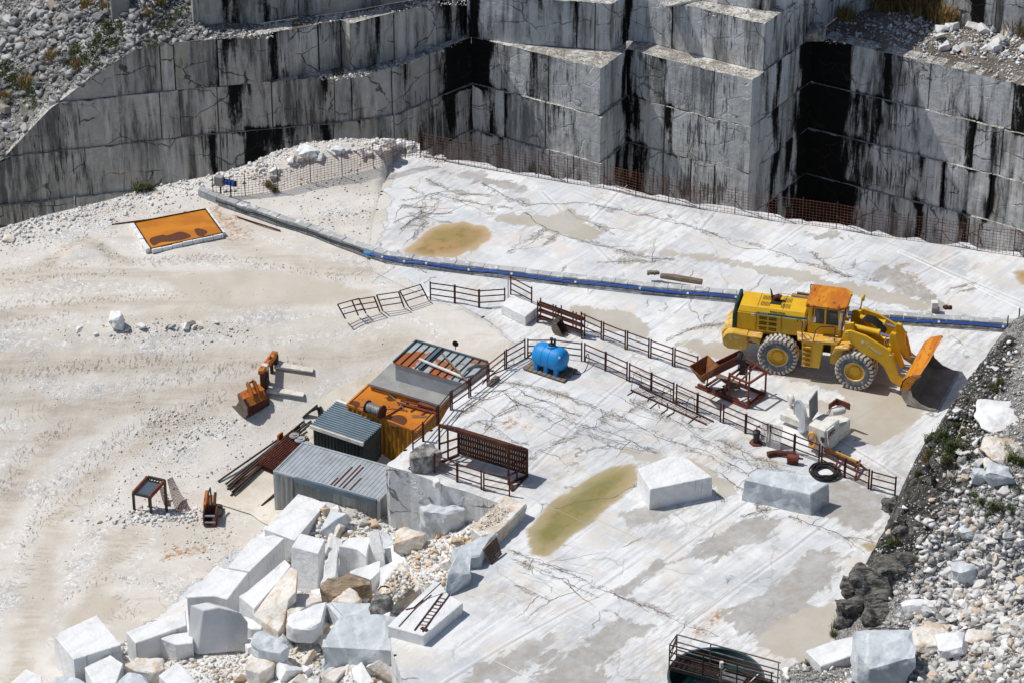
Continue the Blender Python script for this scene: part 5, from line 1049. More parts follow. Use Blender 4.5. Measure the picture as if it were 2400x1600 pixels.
for k in range(6): y=-.25+k*.1; m.tube([(-.3,y,2.45),(.0,y,2.85),(.35,y,2.82),(.7,y+.05,2.55),(.9,y,2.3)],.03,6)
L(m,'hydraulic_hoses',M_black,True,smooth=True)
L(MB().tube([(-.9,1.05,1.9),(-.55,1.1,2.55),(-.5,1.1,3.0)],.035,6),'mirror_arm',M_yellow,True); L(MB().lathe([(0,-.05),(.14,-.05),(.16,0),(.14,.05),(0,.05)],(-.45,1.1,3.15),'X',14),'mirror',M_yellow,True,smooth=True)
L(MB().box((-.95,-.55,2.75),(.12,.05,.85),ry=.06),'marker_strip',M_white,True)
M_bsid=mat2('scuffed_bucket_side',(.50,.46,.42),(.34,.29,.24),1.8,.4,.6,.5,.1,.01,20,(.20,.12,.07),3,.58,.68)
M_bkin=mat2('worn_loader_steel',(.34,.28,.22),(.25,.20,.155),1.6,.35,.65,.6,.1,.01,25,(.38,.33,.27),4,.56,.7)
# bucket, open to the front
W2=1.72
prof=[(3.78,.05),(2.75,.04),(2.45,.14),(2.26,.42),(2.20,.80),(2.28,1.18),(2.52,1.46),(2.95,1.66)]
m=MB(); m.cm=0; n=len(prof)
inn=[(x+(.05 if 2.2<=x<3 else 0)*1.0,z+.05 if i<4 else z-.02) for i,(x,z) in enumerate(prof)]
vs=[];fs=[]
for (a,b) in ((prof,inn),):
    vs=[(x,-W2,z) for x,z in a]+[(x,W2,z) for x,z in a]+[(x,-W2,z) for x,z in b]+[(x,W2,z) for x,z in b]
    for i in range(n-1): fs+= [(i,i+1,n+i+1,n+i),(2*n+i,3*n+i,3*n+i+1,2*n+i+1)]
    fs+=[(0,n,3*n,2*n),(n-1,2*n-1,4*n-1,3*n-1)]+[(i,2*n+i,2*n+i+1,i+1) for i in range(n-1)]+[(n+i,n+i+1,3*n+i+1,3*n+i) for i in range(n-1)]
m.add(vs,fs); BK=L(m,'bucket',M_bkin,True)
for s_ in (-1,1):
    sp=MB(); side=[(3.70,.04)]+prof[1:]+[(3.02,1.60),(2.74,1.32),(2.60,.92),(2.72,.52),(3.10,.22)]
    sp.prism(side,s_*W2-.03,s_*W2+.03); L(sp,'side_plate',M_bsid,True,par=BK); L(MB().prism([(2.20,.80),(2.28,1.18),(2.52,1.46),(3.02,1.62),(2.80,1.36),(2.62,1.0),(2.58,.8)],s_*W2-.035,s_*W2+.035),'side_paint',M_buck,True,par=BK)
m=MB(); out=[(x-.03,z) for x,z in prof[3:]]; 
m.add([(x-.02,-W2-.01,z+.01) for x,z in out]+[(x-.02,W2+.01,z+.01) for x,z in out],[(i,i+1,len(out)+i+1,len(out)+i) for i in range(len(out)-1)]); L(m,'bucket_back',M_buck,True,par=BK)
m=MB()  # spill guard: sloping plate raised in the middle
for y0,y1,h0,h1 in ((-W2,-W2*.62,.02,.50),(-W2*.62,W2*.62,.50,.50),(W2*.62,W2,.50,.02)):
    m.hexa([(2.90,y0,1.64),(3.0,y0,1.66),(3.0,y1,1.66),(2.90,y1,1.64)],[(2.90+h0*.45,y0,1.66+h0*.75),(2.96+h0*.45,y0,1.67+h0*.75),(2.96+h1*.45,y1,1.67+h1*.75),(2.90+h1*.45,y1,1.66+h1*.75)])
m.hexa([(2.5,-W2,1.45),(2.5,W2,1.45),(2.55,W2,1.42),(2.55,-W2,1.42)],[(2.98,-W2,1.70),(2.98,W2,1.70),(3.0,W2,1.66),(3.0,-W2,1.66)])
L(m,'spill_guard',M_buck,True,par=BK)
L(MB().box((3.72,0,.05),(.3,2*W2+.04,.04)),'cutting_edge',M_steel,True,par=BK)
m=MB()
for k in range(9): m.box((3.45,-1.4+k*.35,.075),(.1,.2,.02))
L(m,'wear_plates',M_tread,True,par=BK)
for y in (-.98,.98,-.42,.42): L(MB().prism([(2.15,.35),(2.05,.62),(2.25,1.25),(2.5,1.35),(2.3,.9),(2.3,.4)],y-.12,y-.06).prism([(2.15,.35),(2.05,.62),(2.25,1.25),(2.5,1.35),(2.3,.9),(2.3,.4)],y+.06,y+.12),'hinge_bracket',M_yelrust,True,par=BK)
# ------------------------------------------------------------------ hopper and conveyor frame
HX=lambda x,y:(1600+x/9.8,800+y/9.8)
g=lambda x,y,z=0:Vector(W(*HX(x,y),z))
A,Bq,Cq=g(350,1040),g(1500,1530),g(1890,1270); Dq=A+(Cq-Bq)
t=thing('hopper_conveyor','rusty red hopper with a sloping conveyor on a welded tubular frame, left of the loader','conveyor',A)
m=MB(); ux=(Bq-A); uy=(Dq-A)
pt=lambda a,b,z:A+ux*a+uy*b+Vector((0,0,z))
for b in (0,1): m.bar(pt(0,b,.12),pt(1,b,.12),.10,.12)
for a in (.12,.45,.95,1): m.bar(pt(a,0,.12),pt(a,1,.12),.08,.08)
for b in (.05,): m.bar(pt(-.03,b-.12,.04),pt(1,b-.12,.04),.06,.05)
for a,b in ((.62,0),(1,0),(.62,1),(1,1)): m.bar(pt(a,b,.12),pt(a,b,1.25),.08,.08,up=(0,1,0))
for a in (.62,1): m.bar(pt(a,0,1.25),pt(a,1,1.25),.08)
for b in (0,1): m.bar(pt(.60,b,1.25),pt(1.0,b,1.25),.08)
m.bar(pt(.5,.98,1.55),pt(1.1,.98,1.25),.07); m.bar(pt(.62,0,.15),pt(1,0,.62),.06); m.bar(pt(.7,.95,1.3),pt(1,.0,.2),.07); m.bar(pt(.62,0,.85),pt(.62,1,1.2),.06); m.bar(pt(.8,-.1,1.05),pt(.8,1.15,1.42),.06)
m.bar(pt(.16,0,.1),pt(.2,.05,.95),.05); m.bar(pt(.5,.1,.1),pt(.52,.3,1.1),.07,up=(0,1,0))
m.bar(pt(.3,.0,.12),pt(.5,.5,.2),.05); m.bar(pt(.35,.5,.12),pt(.45,.05,.12),.05)
m.build('base_frame',M_redrust,t)
# conveyor trough from low-left to high-right
p0=Vector(W(*HX(470,870),.75))+Vector((0,0,0)); 
def atz(px,py,z): return Vector(W(px,py,z))
lo=atz(*HX(430,830),.55); hi=atz(*HX(1370,370),1.75)
d=(hi-lo).normalized(); sd=d.cross(Vector((0,0,1))).normalized()*.26; upv=sd.cross(d).normalized()*.32
m=MB(); 
for s_ in (-1,1): m.bar(lo+sd*s_+upv*.3,hi+sd*s_+upv*.3,.04,.34)
m.bar(lo,hi,.5,.03); TR=m.build('trough',M_redrust,t)
MB().tube([hi-sd*1.25+upv*.2-d*.1,hi+sd*1.25+upv*.2-d*.1],.13,12).build('drum',M_black,t); MB().box(tuple(hi+Vector((.02,-.05,-.35))),(.25,.35,.75)).build('chute',M_black,t)
MB().box(tuple(lo+Vector((.1,-.28,.0))),(.12,.05,.2)).build('drive_box',M_yelrust,t)
# hopper funnel
hc=[atz(*HX(150,570),1.55),atz(*HX(565,320),1.55),atz(*HX(830,555),1.55)]; hc.append(hc[0]+hc[2]-hc[1]); cen=sum(hc,Vector())/4
inner=[cen.lerp(p,.34)-Vector((0,0,.62)) for p in hc]
m=MB(); hc=[Vector(p) for p in hc]
for i in range(4):
    j=(i+1)%4; m.add([hc[i],hc[j],inner[j],inner[i]],[(0,1,2,3)]); m.add([hc[i]+Vector((0,0,.02)),hc[j]+Vector((0,0,.02)),inner[j]-Vector((0,0,.02)),inner[i]-Vector((0,0,.02))],[(3,2,1,0)]); m.bar(hc[i],hc[j],.04)
m.build('hopper',mat2('ochre_rusty_hopper',(.28,.12,.035),(.17,.065,.03),3,.4,.6,.8,0,.01,20,(.09,.04,.03),5,.6,.7),t)
m=MB(); a=pt(.3,.8,.35); b=Vector(W(*HX(1280,1100),.35)); m.bar(atz(*HX(820,770),.45),b,.28,.05); m.bar(pt(.25,.75,.28),pt(.62,.7,.3),.3,.05); solo(m,'wood_planks',M_wood,'grey wooden planks lying inside the conveyor frame','plank',b)
# ------------------------------------------------------------------ steel rack with small bucket
K6=lambda x,y:(1230+x/7.906,690+y/7.906)
k=lambda x,y,z=0:Vector(W(*K6(x,y),z))
P0_,P1_=k(235,520),k(1050,815)
t=thing('steel_rack','brown rusty steel rack of stacked guard rails standing right of the low marble block','rack',P0_)
u=(P1_-P0_); bk=Vector((.28,.5,0))
for f_ in (0,.47,1):
    for q in (0,1): MB().bar(P0_+u*f_+bk*q*.5,P0_+u*f_+bk*q*.5+Vector((0,0,1.08)),.14,.06,up=(1,0,0)).build('post',M_rust,t)
for q,hh in ((0,(.95,.62,.28)),(.5,(.95,.62,.28)),(1,(.85,.45))):
    for h in hh: MB().bar(P0_+bk*q*.5+Vector((0,0,h)),P1_+bk*q*.5+Vector((0,0,h)),.04,.16 if h>.9 else .10).build('rail',M_rust,t)
for f_ in (.3,.36,.75,.82): MB().bar(P0_+u*f_+bk*.4+Vector((0,0,.1)),P0_+u*f_+bk*.4+Vector((0,0,1.05)),.06).build('upright',M_rust,t)
e=k(650,720); t=thing('digger_bucket','small brown digger bucket with teeth lying before the steel rack','bucket',e,R(-30))
pr=[(.30,.05),(.05,.0),(-.20,.08),(-.30,.30),(-.22,.52),(-.05,.60)]
m=MB(); n=len(pr); m.add([(x,-.24,z) for x,z in pr]+[(x,.24,z) for x,z in pr]+[(x*.92,-.24,z*.92+.03) for x,z in pr]+[(x*.92,.24,z*.92+.03) for x,z in pr],[f for i in range(n-1) for f in ((i,i+1,n+i+1,n+i),(2*n+i,3*n+i,3*n+i+1,2*n+i+1))])
for s_ in (-.24,.24): m.prism(pr,s_-.015,s_+.015)
m.build('shell',M_bucki,t,False); m=MB()
for y in (-.2,-.07,.07,.2): m.bar((.25,y,.05),(.44,y,.0),.06,.04)
m.build('teeth',M_bucki,t,False); MB().prism([(-.28,.3),(-.1,.6),(.0,.72),(-.2,.75),(-.4,.5)],-.12,-.08).prism([(-.28,.3),(-.1,.6),(.0,.72),(-.2,.75),(-.4,.5)],.08,.12).build('bracket',M_bucki,t,False)
# ------------------------------------------------------------------ caged ladder on the ground
K7=lambda x,y:(1430+x/4.978,860+y/4.978); k=lambda x,y,z=0:Vector(W(*K7(x,y),z))
a1,a2,b1,b2=k(240,262,.05),k(1125,665,.05),k(325,238,.05),k(1205,630,.05)
b1=a1+(b2-a2)*1.25; b2=a2+(b2-a2)
t=thing('caged_ladder','long rusty ladder with safety hoops lying flat in front of the railing','ladder',a1)
for p,q in ((a1,a2),(b1,b2)): MB().bar(p,q,.05,.05).build('rail',M_rust,t)
m=MB()
for i in range(22): f=(i+.5)/22; m.tube([a1.lerp(a2,f),b1.lerp(b2,f)],.014,5)
m.build('rungs',M_rust,t)
for f in (.02,.42,.74):
    p=a1.lerp(a2,f); q=b1.lerp(b2,f); c=(p+q)/2; r=(q-p)/2; m=MB(); n_=14
    m.tube([c-r*math.cos(math.pi*i/n_)*1.15+Vector((0,0,.85*math.sin(math.pi*i/n_)**.7)) for i in range(n_+1)],.013,5); m.build('hoop',M_rust,t)
m=MB()
for o_ in (0,.55,.8): m.tube([a1.lerp(b1,.5+(.5-o_)*1.0)+Vector((0,0,.75 if o_ else .8)),a1.lerp(a2,.75)+(b1-a1)*(1-o_)*.9+Vector((0,0,.75))],.012,5)
m.build('cage_bars',M_rust,t)
for i,(p,q,r) in enumerate([((465,480),(560,400),(570,468)),((590,545),(665,490),(665,415)),((660,578),(742,525),(742,470)),((915,650),(1015,565),(1050,580)),((200,325),(270,282),(275,285)),((440,395),(450,350),(520,335))]):
    m=MB(); m.tube([k(*p,.02),k(*q,.03),k(*r,.05)],.022,5); solo(m,'steel_bracket',M_rust,['bent rusty bracket farthest left of three beside the caged ladder','middle bent rusty bracket before the caged ladder','bent rusty bracket right of the middle one before the caged ladder','straight rusty bracket stub under the right end of the caged ladder','thin rusty stub at the left end of the caged ladder','short hooked bracket at the left third of the caged ladder'][i],'bracket',k(*p,.02))
# ------------------------------------------------------------------ machine group
f3=lambda x,y,z=0:Vector(W(*F3(x,y),z))
B0=f3(915,700); e=B0
t=thing('wire_saw_machine','dirty white diesel machine with big drum wheel and orange hose behind the railing','machine',B0,R(-38))
# local: x along railing dir, y away
MB().box((.42,.55,.75),(.86,1.1,1.2)).build('housing',M_white,t,False,bevel=.06)
MB().box((.42,1.55,.55),(.8,.9,.75)).build('engine_block',M_white,t,False,bevel=.05)
m=MB(); m.lathe([(0,-.04),(.62,-.04),(.66,-.08),(.70,-.08),(.70,.04),(.66,.06),(0,.06)],(0,0,0),'X',32); m.xf(Matrix.Translation((-1.05,1.05,.78))@Matrix.Rotation(.95,4,'Z')); m.build('drum_wheel',M_gray,t,False,True)
m=MB(); m.lathe([(0,-.1),(.2,-.1),(.25,-.05),(.25,.05),(.2,.1),(0,.1)],(0,0,0),'X',20); m.xf(Matrix.Translation((-2.0,1.7,.95))@Matrix.Rotation(.95,4,'Z')); m.build('guide_pulley',M_white,t,False,True)
MB().box((-1.3,1.5,.35),(1.6,.9,.35)).bar((-2.0,1.7,.2),(-2.0,1.7,.9),.12).build('chassis',M_white,t,False,bevel=.03)
MB().box((-.28,.75,1.75),(.06,.75,1.15),rz=.15,rx=.15).build('open_lid',M_conc,t,False,bevel=.01)
m=MB(); m.lathe([(0,-.32),(.14,-.30),(.17,0),(.16,.28),(.10,.34),(0,.34)],(0,0,0),'Y',16); m.xf(Matrix.Translation((.55,1.35,1.50))@Matrix.Rotation(-.5,4,'Z')); m.build('work_lamp',M_white,t,False,True)
m=MB(); 
for q in range(3): m.tube([(.2+.1*q,1.0,1.35),(.3,1.1+.1*q,1.62),(.6,1.5,1.75),(.85,1.75,1.5)],.018,5)
m.tube([(-.05,-.02,1.1),(-.1,.4,1.25),(.1,.8,1.42),(.4,1.1,1.4)],.02,5); m.build('cables',M_steel,t,False)
MB().box((.2,2.3,1.25),(.7,.06,.3)).box((-.1,2.0,1.3),(.06,.6,.25)).build('guard_plate',M_redrust,t,False)
m=MB()
for q in range(6):
    pts=[(.22+.18*math.cos(a)+.012*q,-.05-.012*q+.03*math.sin(a*2),.72+.34*math.sin(a)) for a in np.linspace(0,2*math.pi,18)]; m.tube(pts,.026,5)
m.build('hose',mat2('orange_hose',(.80,.36,.01),(.7,.28,.01),3,.4,.6,.4),t,False)
X0=.87
m=MB(); m.box((X0+.06,.30,.98),(.05,.52,.70),ry=-.14); m.build('notice_board',M_white,t,False)
m=MB()
for q in range(4): m.box((X0+.115,.14+q*.11,1.20),(.012,.07,.085),ry=-.14)
for q in range(3): m.box((X0+.10,.20+q*.12,1.06),(.012,.05,.06),ry=-.14)
m.box((X0+.10,.08,1.05),(.012,.04,.24),ry=-.14); m.build('notice_marks',M_dark,t,False); MB().box((X0+.085,.28,.88),(.012,.24,.05),ry=-.14).build('blue_line',M_bpipe,t,False)
MB().box((X0-.1,-.02,.85),(.09,.03,.24)).build('red_tag',M_redrust,t,False); MB().box((X0-.2,-.02,.88),(.07,.03,.2)).build('green_tag',M_stripe,t,False)
t=thing('metal_grille','grey wire grille panel leaning on the railing beside the black pump','grille',f3(250,610))
a,b,c,d=f3(250,605),f3(525,690),f3(575,455,.95),f3(300,345,.95); c=f3(525,690)+Vector((.1,.3,.95)); d=f3(250,605)+Vector((.1,.3,.95)); 
m=MB()
for i in range(15): f=i/14; m.tube([a.lerp(b,f),d.lerp(c,f)],.012,4)
for i in range(20): f=i/19; m.tube([a.lerp(d,f),b.lerp(c,f)],.012,4)
m.build('wire_grid',M_steel,t); MB().bar(a.lerp(b,.42),d.lerp(c,.42),.05).bar(a.lerp(b,.5),d.lerp(c,.5),.03).build('stiffener',M_steel,t)
e=f3(195,590); t=thing('pump','small black cylindrical pump on a rusty six sided foot plate','pump',e)
MB().lathe([(0,0),(.30,0),(.30,.07),(0,.07)],e,'Z',6).build('foot_plate',M_redrust,t); MB().lathe([(0,.05),(.14,.05),(.14,.50),(.17,.52),(.17,.58),(.12,.62),(0,.62)],e,'Z',16).build('cylinder_body',M_black,t,smooth=True)
MB().tube([e+Vector((0,0,.6)),e+Vector((0,.02,.8)),e+Vector((.15,.05,.84))],.03,6).build('lever',M_dsteel,t)
e=f3(360,750); solo(MB().tube([f3(355,745,.12),f3(480,725,.12),f3(760,745,.12)],.125,12),'steel_pipe',M_rust,'brown rusty bent pipe lying at the railing below the machine','pipe',e,smooth=False)
e=f3(710,880); t=thing('roller','short reddish roller on a small bracket on the ground left of the hose coil','roller',e,R(-12))
MB().lathe([(0,-.24),(.14,-.24),(.14,.24),(0,.24)],(0,0,.3),'X',16).build('drum',M_redrust,t,False,True); MB().lathe([(0,-.42),(.045,-.42),(.045,.42),(0,.42)],(0,0,.3),'X',10).build('shaft',M_redrust,t,False); MB().box((0,0,.1),(.45,.2,.18)).build('bracket',M_rust,t,False)
e=Vector(W(1936,1109)); m=MB()
for q in range(15):
    rr_=.38+.034*(q%9); zz=.05+.045*(q//4); ph=random.random()*6; ex=random.uniform(-.04,.04)
    m.tube([(e.x+(rr_*math.cos(a)*(1+ex))+.02*math.sin(3*a+ph)-.05,e.y+rr_*math.sin(a)+.02*math.cos(2*a+ph),zz+.02*math.sin(5*a+ph)) for a in np.linspace(0,2*math.pi,34)],.026,5,False)
solo(m,'hose_coil',M_black,'big coil of black hose lying at the railing behind the stained marble block','hose',e,smooth=True)
t=thing('steel_trestle','long orange brown steel trestle lying behind the railing right of the machine','trestle',f3(1150,640))
a,b=f3(1150,640,.35),f3(1620,850,.35); o2=f3(1150,720,.35)-f3(1150,640,.35)
MB().bar(a,b,.05,.10).build('rail',M_yelrust,t); MB().bar(a+o2*.6,b+o2*.9,.05,.10).build('rail',M_rust,t); MB().bar(a+o2*.3,b+o2*.4,.04).build('rail',M_rust,t)
for f in (.35,.95): MB().bar(a.lerp(b,f)+Vector((.2,.05,0)),a.lerp(b,f)+o2*2.2+Vector((0,0,-.3)),.08).build('cross_bar',M_redrust,t)
MB().bar(b,b+Vector((.35,-.1,-.3)),.08).bar(b,b-Vector((.1,.2,.3)),.06).build('leg',M_rust,t); MB().bar(a,a-Vector((0,0,.34)),.06).build('leg',M_rust,t)
# ------------------------------------------------------------------ slatted shelter
gS=lambda x,y,z=0:Vector(W(960+x/6.817,960+y/6.817,z))
FL,FR=gS(480,850),gS(1580,1190); dv=gS(480+300,850-125)-gS(480,850); BL,BR=FL+dv,FR+dv; Zf,Zb=1.86,1.30
t=thing('slatted_shelter','dark rusty steel shelter with slatted roof and back standing over the sawn wall','shelter',FL)
V=lambda z:Vector((0,0,z))
for nm,p,z in (('post',FL,Zf),('post',FR,Zf),('post',BL,Zb),('post',BR,Zb)): MB().bar(p,p+V(z),.09,.09,up=(0,1,0)).build(nm,M_rust,t)
MB().bar(FL.lerp(BL,.45),FL.lerp(BL,.45)+V(1.7),.08,up=(0,1,0)).build('post',M_rust,t); MB().bar(FR.lerp(BR,.45),FR.lerp(BR,.45)+V(1.7),.08,up=(0,1,0)).build('post',M_rust,t)
m=MB(); m.bar(FL+V(Zf),FR+V(Zf),.06,.16); m.bar(BL+V(Zb),BR+V(Zb),.06,.12); m.bar(BL+V(.15),BR+V(.15),.06,.10)
for a,b in ((FL,BL),(FR,BR)): m.bar(a+V(Zf),b+V(Zb),.08); m.bar(a+V(.95),b+V(.85),.06); m.bar(a+V(.45),b+V(.45),.06); m.bar(a+V(.05),b+V(.05),.08)
m.bar(FR+V(.3),FR+Vector((.15,-.5,.02)),.09); m.bar(FR+Vector((.15,-.5,.02)),BR+V(.05),.08); m.bar(FR+V(1.75)-(FR-FL)*.02,FR+V(1.55),.14)
m.build('frame',M_rust,t)
m=MB(); N=30
for i in range(N):
    f=(i+.5)/N; m.bar(FL.lerp(FR,f)+V(Zf+.07),BL.lerp(BR,f)+V(Zb+.07),.09,.03)
for q in (.33,.66): m.bar(FL.lerp(BL,q)+V(Zf+(Zb-Zf)*q+.05),FR.lerp(BR,q)+V(Zf+(Zb-Zf)*q+.05),.10,.02)
m.build('roof_slats',M_rust,t)
m=MB()
for i in range(N): f=(i+.5)/N; m.bar(BL.lerp(BR,f)+V(.2),BL.lerp(BR,f)+V(Zb),.088,.03,up=(0,1,0))
for z in (.35,.62,.9,1.15): m.bar(BL+V(z)-dv*.02,BR+V(z)-dv*.02,.02,.10)
m.build('back_slats',M_rust,t)
# ------------------------------------------------------------------ containers and sheds
Z2=lambda x,y,z:Vector(W(600+x/3.92,800+y/3.92,z))
def corr(m,p,q,z0,z1,pitch=.18,dep=.03,inward=None):  # corrugated wall from p to q
    d=(q-p);L_=d.length;u=d.normalized();nn=Vector((u.y,-u.x,0)); n=int(L_/pitch)*4; vs=[];fs=[]
    for i in range(n+1):
        k=i%4; o=dep if k in(1,2) else 0; b=p+u*(L_*i/n)+nn*o; vs+=[(b.x,b.y,z0),(b.x,b.y,z1)]
    for i in range(n): fs.append((2*i,2*i+2,2*i+3,2*i+1))
    return m.add(vs,fs)
# grey container
zr=-1.92; zb=-4.5; a=Z2(172,1190,zr); u=(Z2(1170,1470,zr)-a).normalized(); v=(Z2(430,958,zr)-a); v=v.normalized(); v=Vector((-u.y,u.x,0)) ; LN,WD=5.0,2.44
c=[a,a+u*LN,a+u*LN+v*WD,a+v*WD]
t=thing('shipping_container','grey shipping container with a rust streaked ribbed roof below the sawn wall','container',a-V(a.z-zb))
for i in range(4):
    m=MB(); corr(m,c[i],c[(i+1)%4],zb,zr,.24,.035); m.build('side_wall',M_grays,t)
m=MB(); n=26
for i in range(n):
    f=i/n; p=c[0]+u*LN*f; m.hexa([p+u*.0-V(.03),p+u*(LN/n*.55)-V(.03),p+u*(LN/n*.55)+v*WD-V(.03),p+v*WD-V(.03)],[p+V(.012),p+u*(LN/n*.55)+V(.012),p+u*(LN/n*.55)+v*WD+V(.012),p+v*WD+V(.012)])
m.hexa([q-V(.04) for q in c],[q-V(.004) for q in c]); m.build('roof',M_gray,t)
m=MB()
for i in range(4): m.bar(c[i]+V(.0),c[(i+1)%4]+V(.0),.09,.10); m.bar(c[i]-V(2.6),c[i]+V(.03),.13,.13,up=(0,1,0))
m.build('corner_frame',M_gray,t,bevel=.01)
a2=c[0]+u*1.05-v*.08
MB().bar(a2-V(.05),c[0]+u*4.95-v*.08-V(.05),.12,.22).bar(a2-V(.05),a2+v*.2-V(1.9),.1).build('gutter_beam',M_corr,t)
m=MB(); 
for f,l in ((.55,.8),(.60,.95),(.635,.9),(.70,.5),(.52,.3)): p=c[0]+u*LN*f; m.hexa([p+v*.15+V(.013),p+u*.07+v*.15+V(.013),p+u*.07+v*(.15+l*2)+V(.013),p+v*(.15+l*2)+V(.013)],[p+v*.15+V(.018),p+u*.07+v*.15+V(.018),p+u*.07+v*(.15+l*2)+V(.018),p+v*(.15+l*2)+V(.018)])
m.build('rust_streaks',M_rust,t)
t2=solo(MB().box(tuple(c[0]+u*.5-v*.35+V(-2.2)),(.5,.06,.75),rz=math.atan2(u.y,u.x)),'wooden_crate_end',M_wood,'small wooden frame leaning at the front corner of the grey container','wood',c[0]+u*.5-v*.35+V(-2.55))
# corrugated shed
zr=-1.75; q=[Z2(740,565,zr),Z2(1215,705,zr),Z2(985,945,zr),Z2(500,782,zr)]; q[1]=q[0]+(q[2]-q[3]); 
t=thing('corrugated_shed','small blue grey corrugated metal shed between orange and grey containers','shed',q[3]-V(q[3].z+3.9))
cc=sum(q,Vector())/4; w=[cc+(p-cc)*.93 for p in q]
for i in range(4):
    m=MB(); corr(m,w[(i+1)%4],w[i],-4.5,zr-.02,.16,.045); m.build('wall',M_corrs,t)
m=MB(); dx=(q[1]-q[0]); dy=(q[3]-q[0]); n=112; vs=[];fs=[]
sl=.16
for i in range(n+1):
    o=.05*math.cos(i/n*2*math.pi*14); f=i/n
    vs+=[q[0]+dy*f+V(o+.1),q[1]+dy*f+V(o+.1)]
# ribs run along dx (parallel to far edge)
for i in range(n): fs.append((2*i,2*i+1,2*i+3,2*i+2))
m.add(vs,fs); m.build('roof',M_corr,t)
m=MB(); m.bar(q[0]+V(.13),q[1]+V(.13),.14,.07); m.bar(q[3]+V(.03),q[2]+V(.03),.12,.17); m.build('fascia',M_white,t)
# orange container
zr=-1.35; q=[Z2(1040,392,zr),Z2(1700,600,zr),Z2(1470,828,zr),Z2(838,578,zr)]; q[1]=q[0]+(q[2]-q[3])
t=thing('shipping_container','orange rusty container with rain stained roof carrying a cable reel','container',q[3]-V(q[3].z+3.6))
for i in range(4):
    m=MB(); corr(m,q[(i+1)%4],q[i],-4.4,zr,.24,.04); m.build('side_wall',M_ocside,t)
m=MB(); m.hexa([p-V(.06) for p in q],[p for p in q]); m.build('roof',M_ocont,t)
m=MB()
for i in range(4): m.bar(q[i],q[(i+1)%4],.08,.09)
m.bar(q[2]-V(2.6),q[2],.12,.12,up=(0,1,0)); m.build('corner_frame',M_ocont,t)
def oroof(a,b,z=.05): return q[0]+(q[1]-q[0])*a+(q[3]-q[0])*b+V(z)
QO=list(q)
OR=lambda x,y,z=.05:Z2(x,y,zr+z)
pts=[]
for (x,y,r1,r2) in ((1300,725,.42,.30),(905,572,.25,.16),(1245,520,.22,.15)):
    m=MB(); p=OR(x,y,.004); vs=[(p.x+r1*math.cos(a),p.y+r2*1.6*math.sin(a),p.z) for a in np.linspace(0,2*math.pi,20)[:-1]]; m.add(vs,[tuple(range(19))]); m.build('rust_stain',M_stain,t)
p=OR(1090,620,.30); dirr=(QO[1]-QO[0]).normalized()
t=thing('cable_reel','steel cable reel on the orange container roof','reel',p-V(.3)); rz=math.atan2(dirr.y,dirr.x)
def lat(pr,n=22):
    m=MB(); m.lathe(pr,(0,0,0),'X',n); m.xf(Matrix.Translation(p)@Matrix.Rotation(rz,4,'Z')); return m
lat([(0,-.42),(.29,-.42),(.29,-.37),(0,-.37)]).build('flange',M_dsteel,t); lat([(0,.37),(.31,.37),(.31,.43),(0,.43)]).build('flange',M_rust,t); lat([(.22,-.37),(.23,-.2),(.22,0),(.23,.2),(.22,.37)]).build('cable_winding',mat2('wound_cable',(.30,.31,.31),(.12,.12,.12),9,.4,.6,.5,.4,.01,30,stretch=(6,.2,.2)),t)
def polyl(pts,r,name,m,label,cat): return solo(MB().tube([Vector(p) for p in pts],r,6),name,m,label,cat,pts[0])
polyl([OR(1040,392,.1),OR(1100,440,.12),OR(1220,480,.08),OR(1280,530,.08),OR(1380,635,.06)],.022,'cable',M_steel,'bent grey steel rod lying across the orange container roof','rod')
polyl([OR(900,590,.1),OR(1010,605,.15),OR(1160,630,.2),OR(1260,615,.05),OR(1390,630,.05)],.02,'cable',M_rust,'rusty chain and rod running past the cable reel on the orange roof','rod')
solo(MB().tube([OR(1210,680),OR(1400,560)],.035,5).tube([OR(1300,560,.1),OR(1690,665,.1)],.05,5).tube([OR(1330,540,.15),OR(1700,620,.15)],.05,5).tube([OR(1420,640),OR(1500,590)],.03,5).tube([OR(1520,670),OR(1600,620)],.03,5).box(tuple(OR(1580,590,.15)),(.9,.25,.1),rz=-.5),'scrap_steel',M_redrust,'reddish steel scrap bars piled on the right end of the orange roof','scrap',OR(1210,680))
solo(MB().tube([OR(1440,690),OR(1600,688)],.02,6).tube([OR(1440,690),OR(1425,675),OR(1440,672),OR(1600,682)],.015,6),'sling',M_steel,'short grey steel sling at the right edge of the orange roof','sling',OR(1440,690))
polyl([OR(1355,430,.05),OR(1390,545,.05)],.03,'rod',M_dsteel,'dark upright stub on the seam between orange roof and grey slab','rod')
# concrete slab roof
zr=-1.0; q=[Z2(1245,190,zr),Z2(1925,390,zr),Z2(1700,582,zr),Z2(1038,385,zr)]; q[1]=q[0]+(q[2]-q[3])
t=thing('flat_roof_hut','hut with a plain grey concrete slab roof between orange container and rusty roof','hut',q[3]-V(q[3].z+3.0))
MB().hexa([p-V(.12) for p in q],q).build('slab_roof',M_conc,t,bevel=.01); cc=sum(q,Vector())/4; w=[cc+(p-cc)*.96 for p in q]; MB().hexa([Vector((p.x,p.y,-4.2)) for p in w],[p-V(.12) for p in w]).build('wall',M_ocside,t)
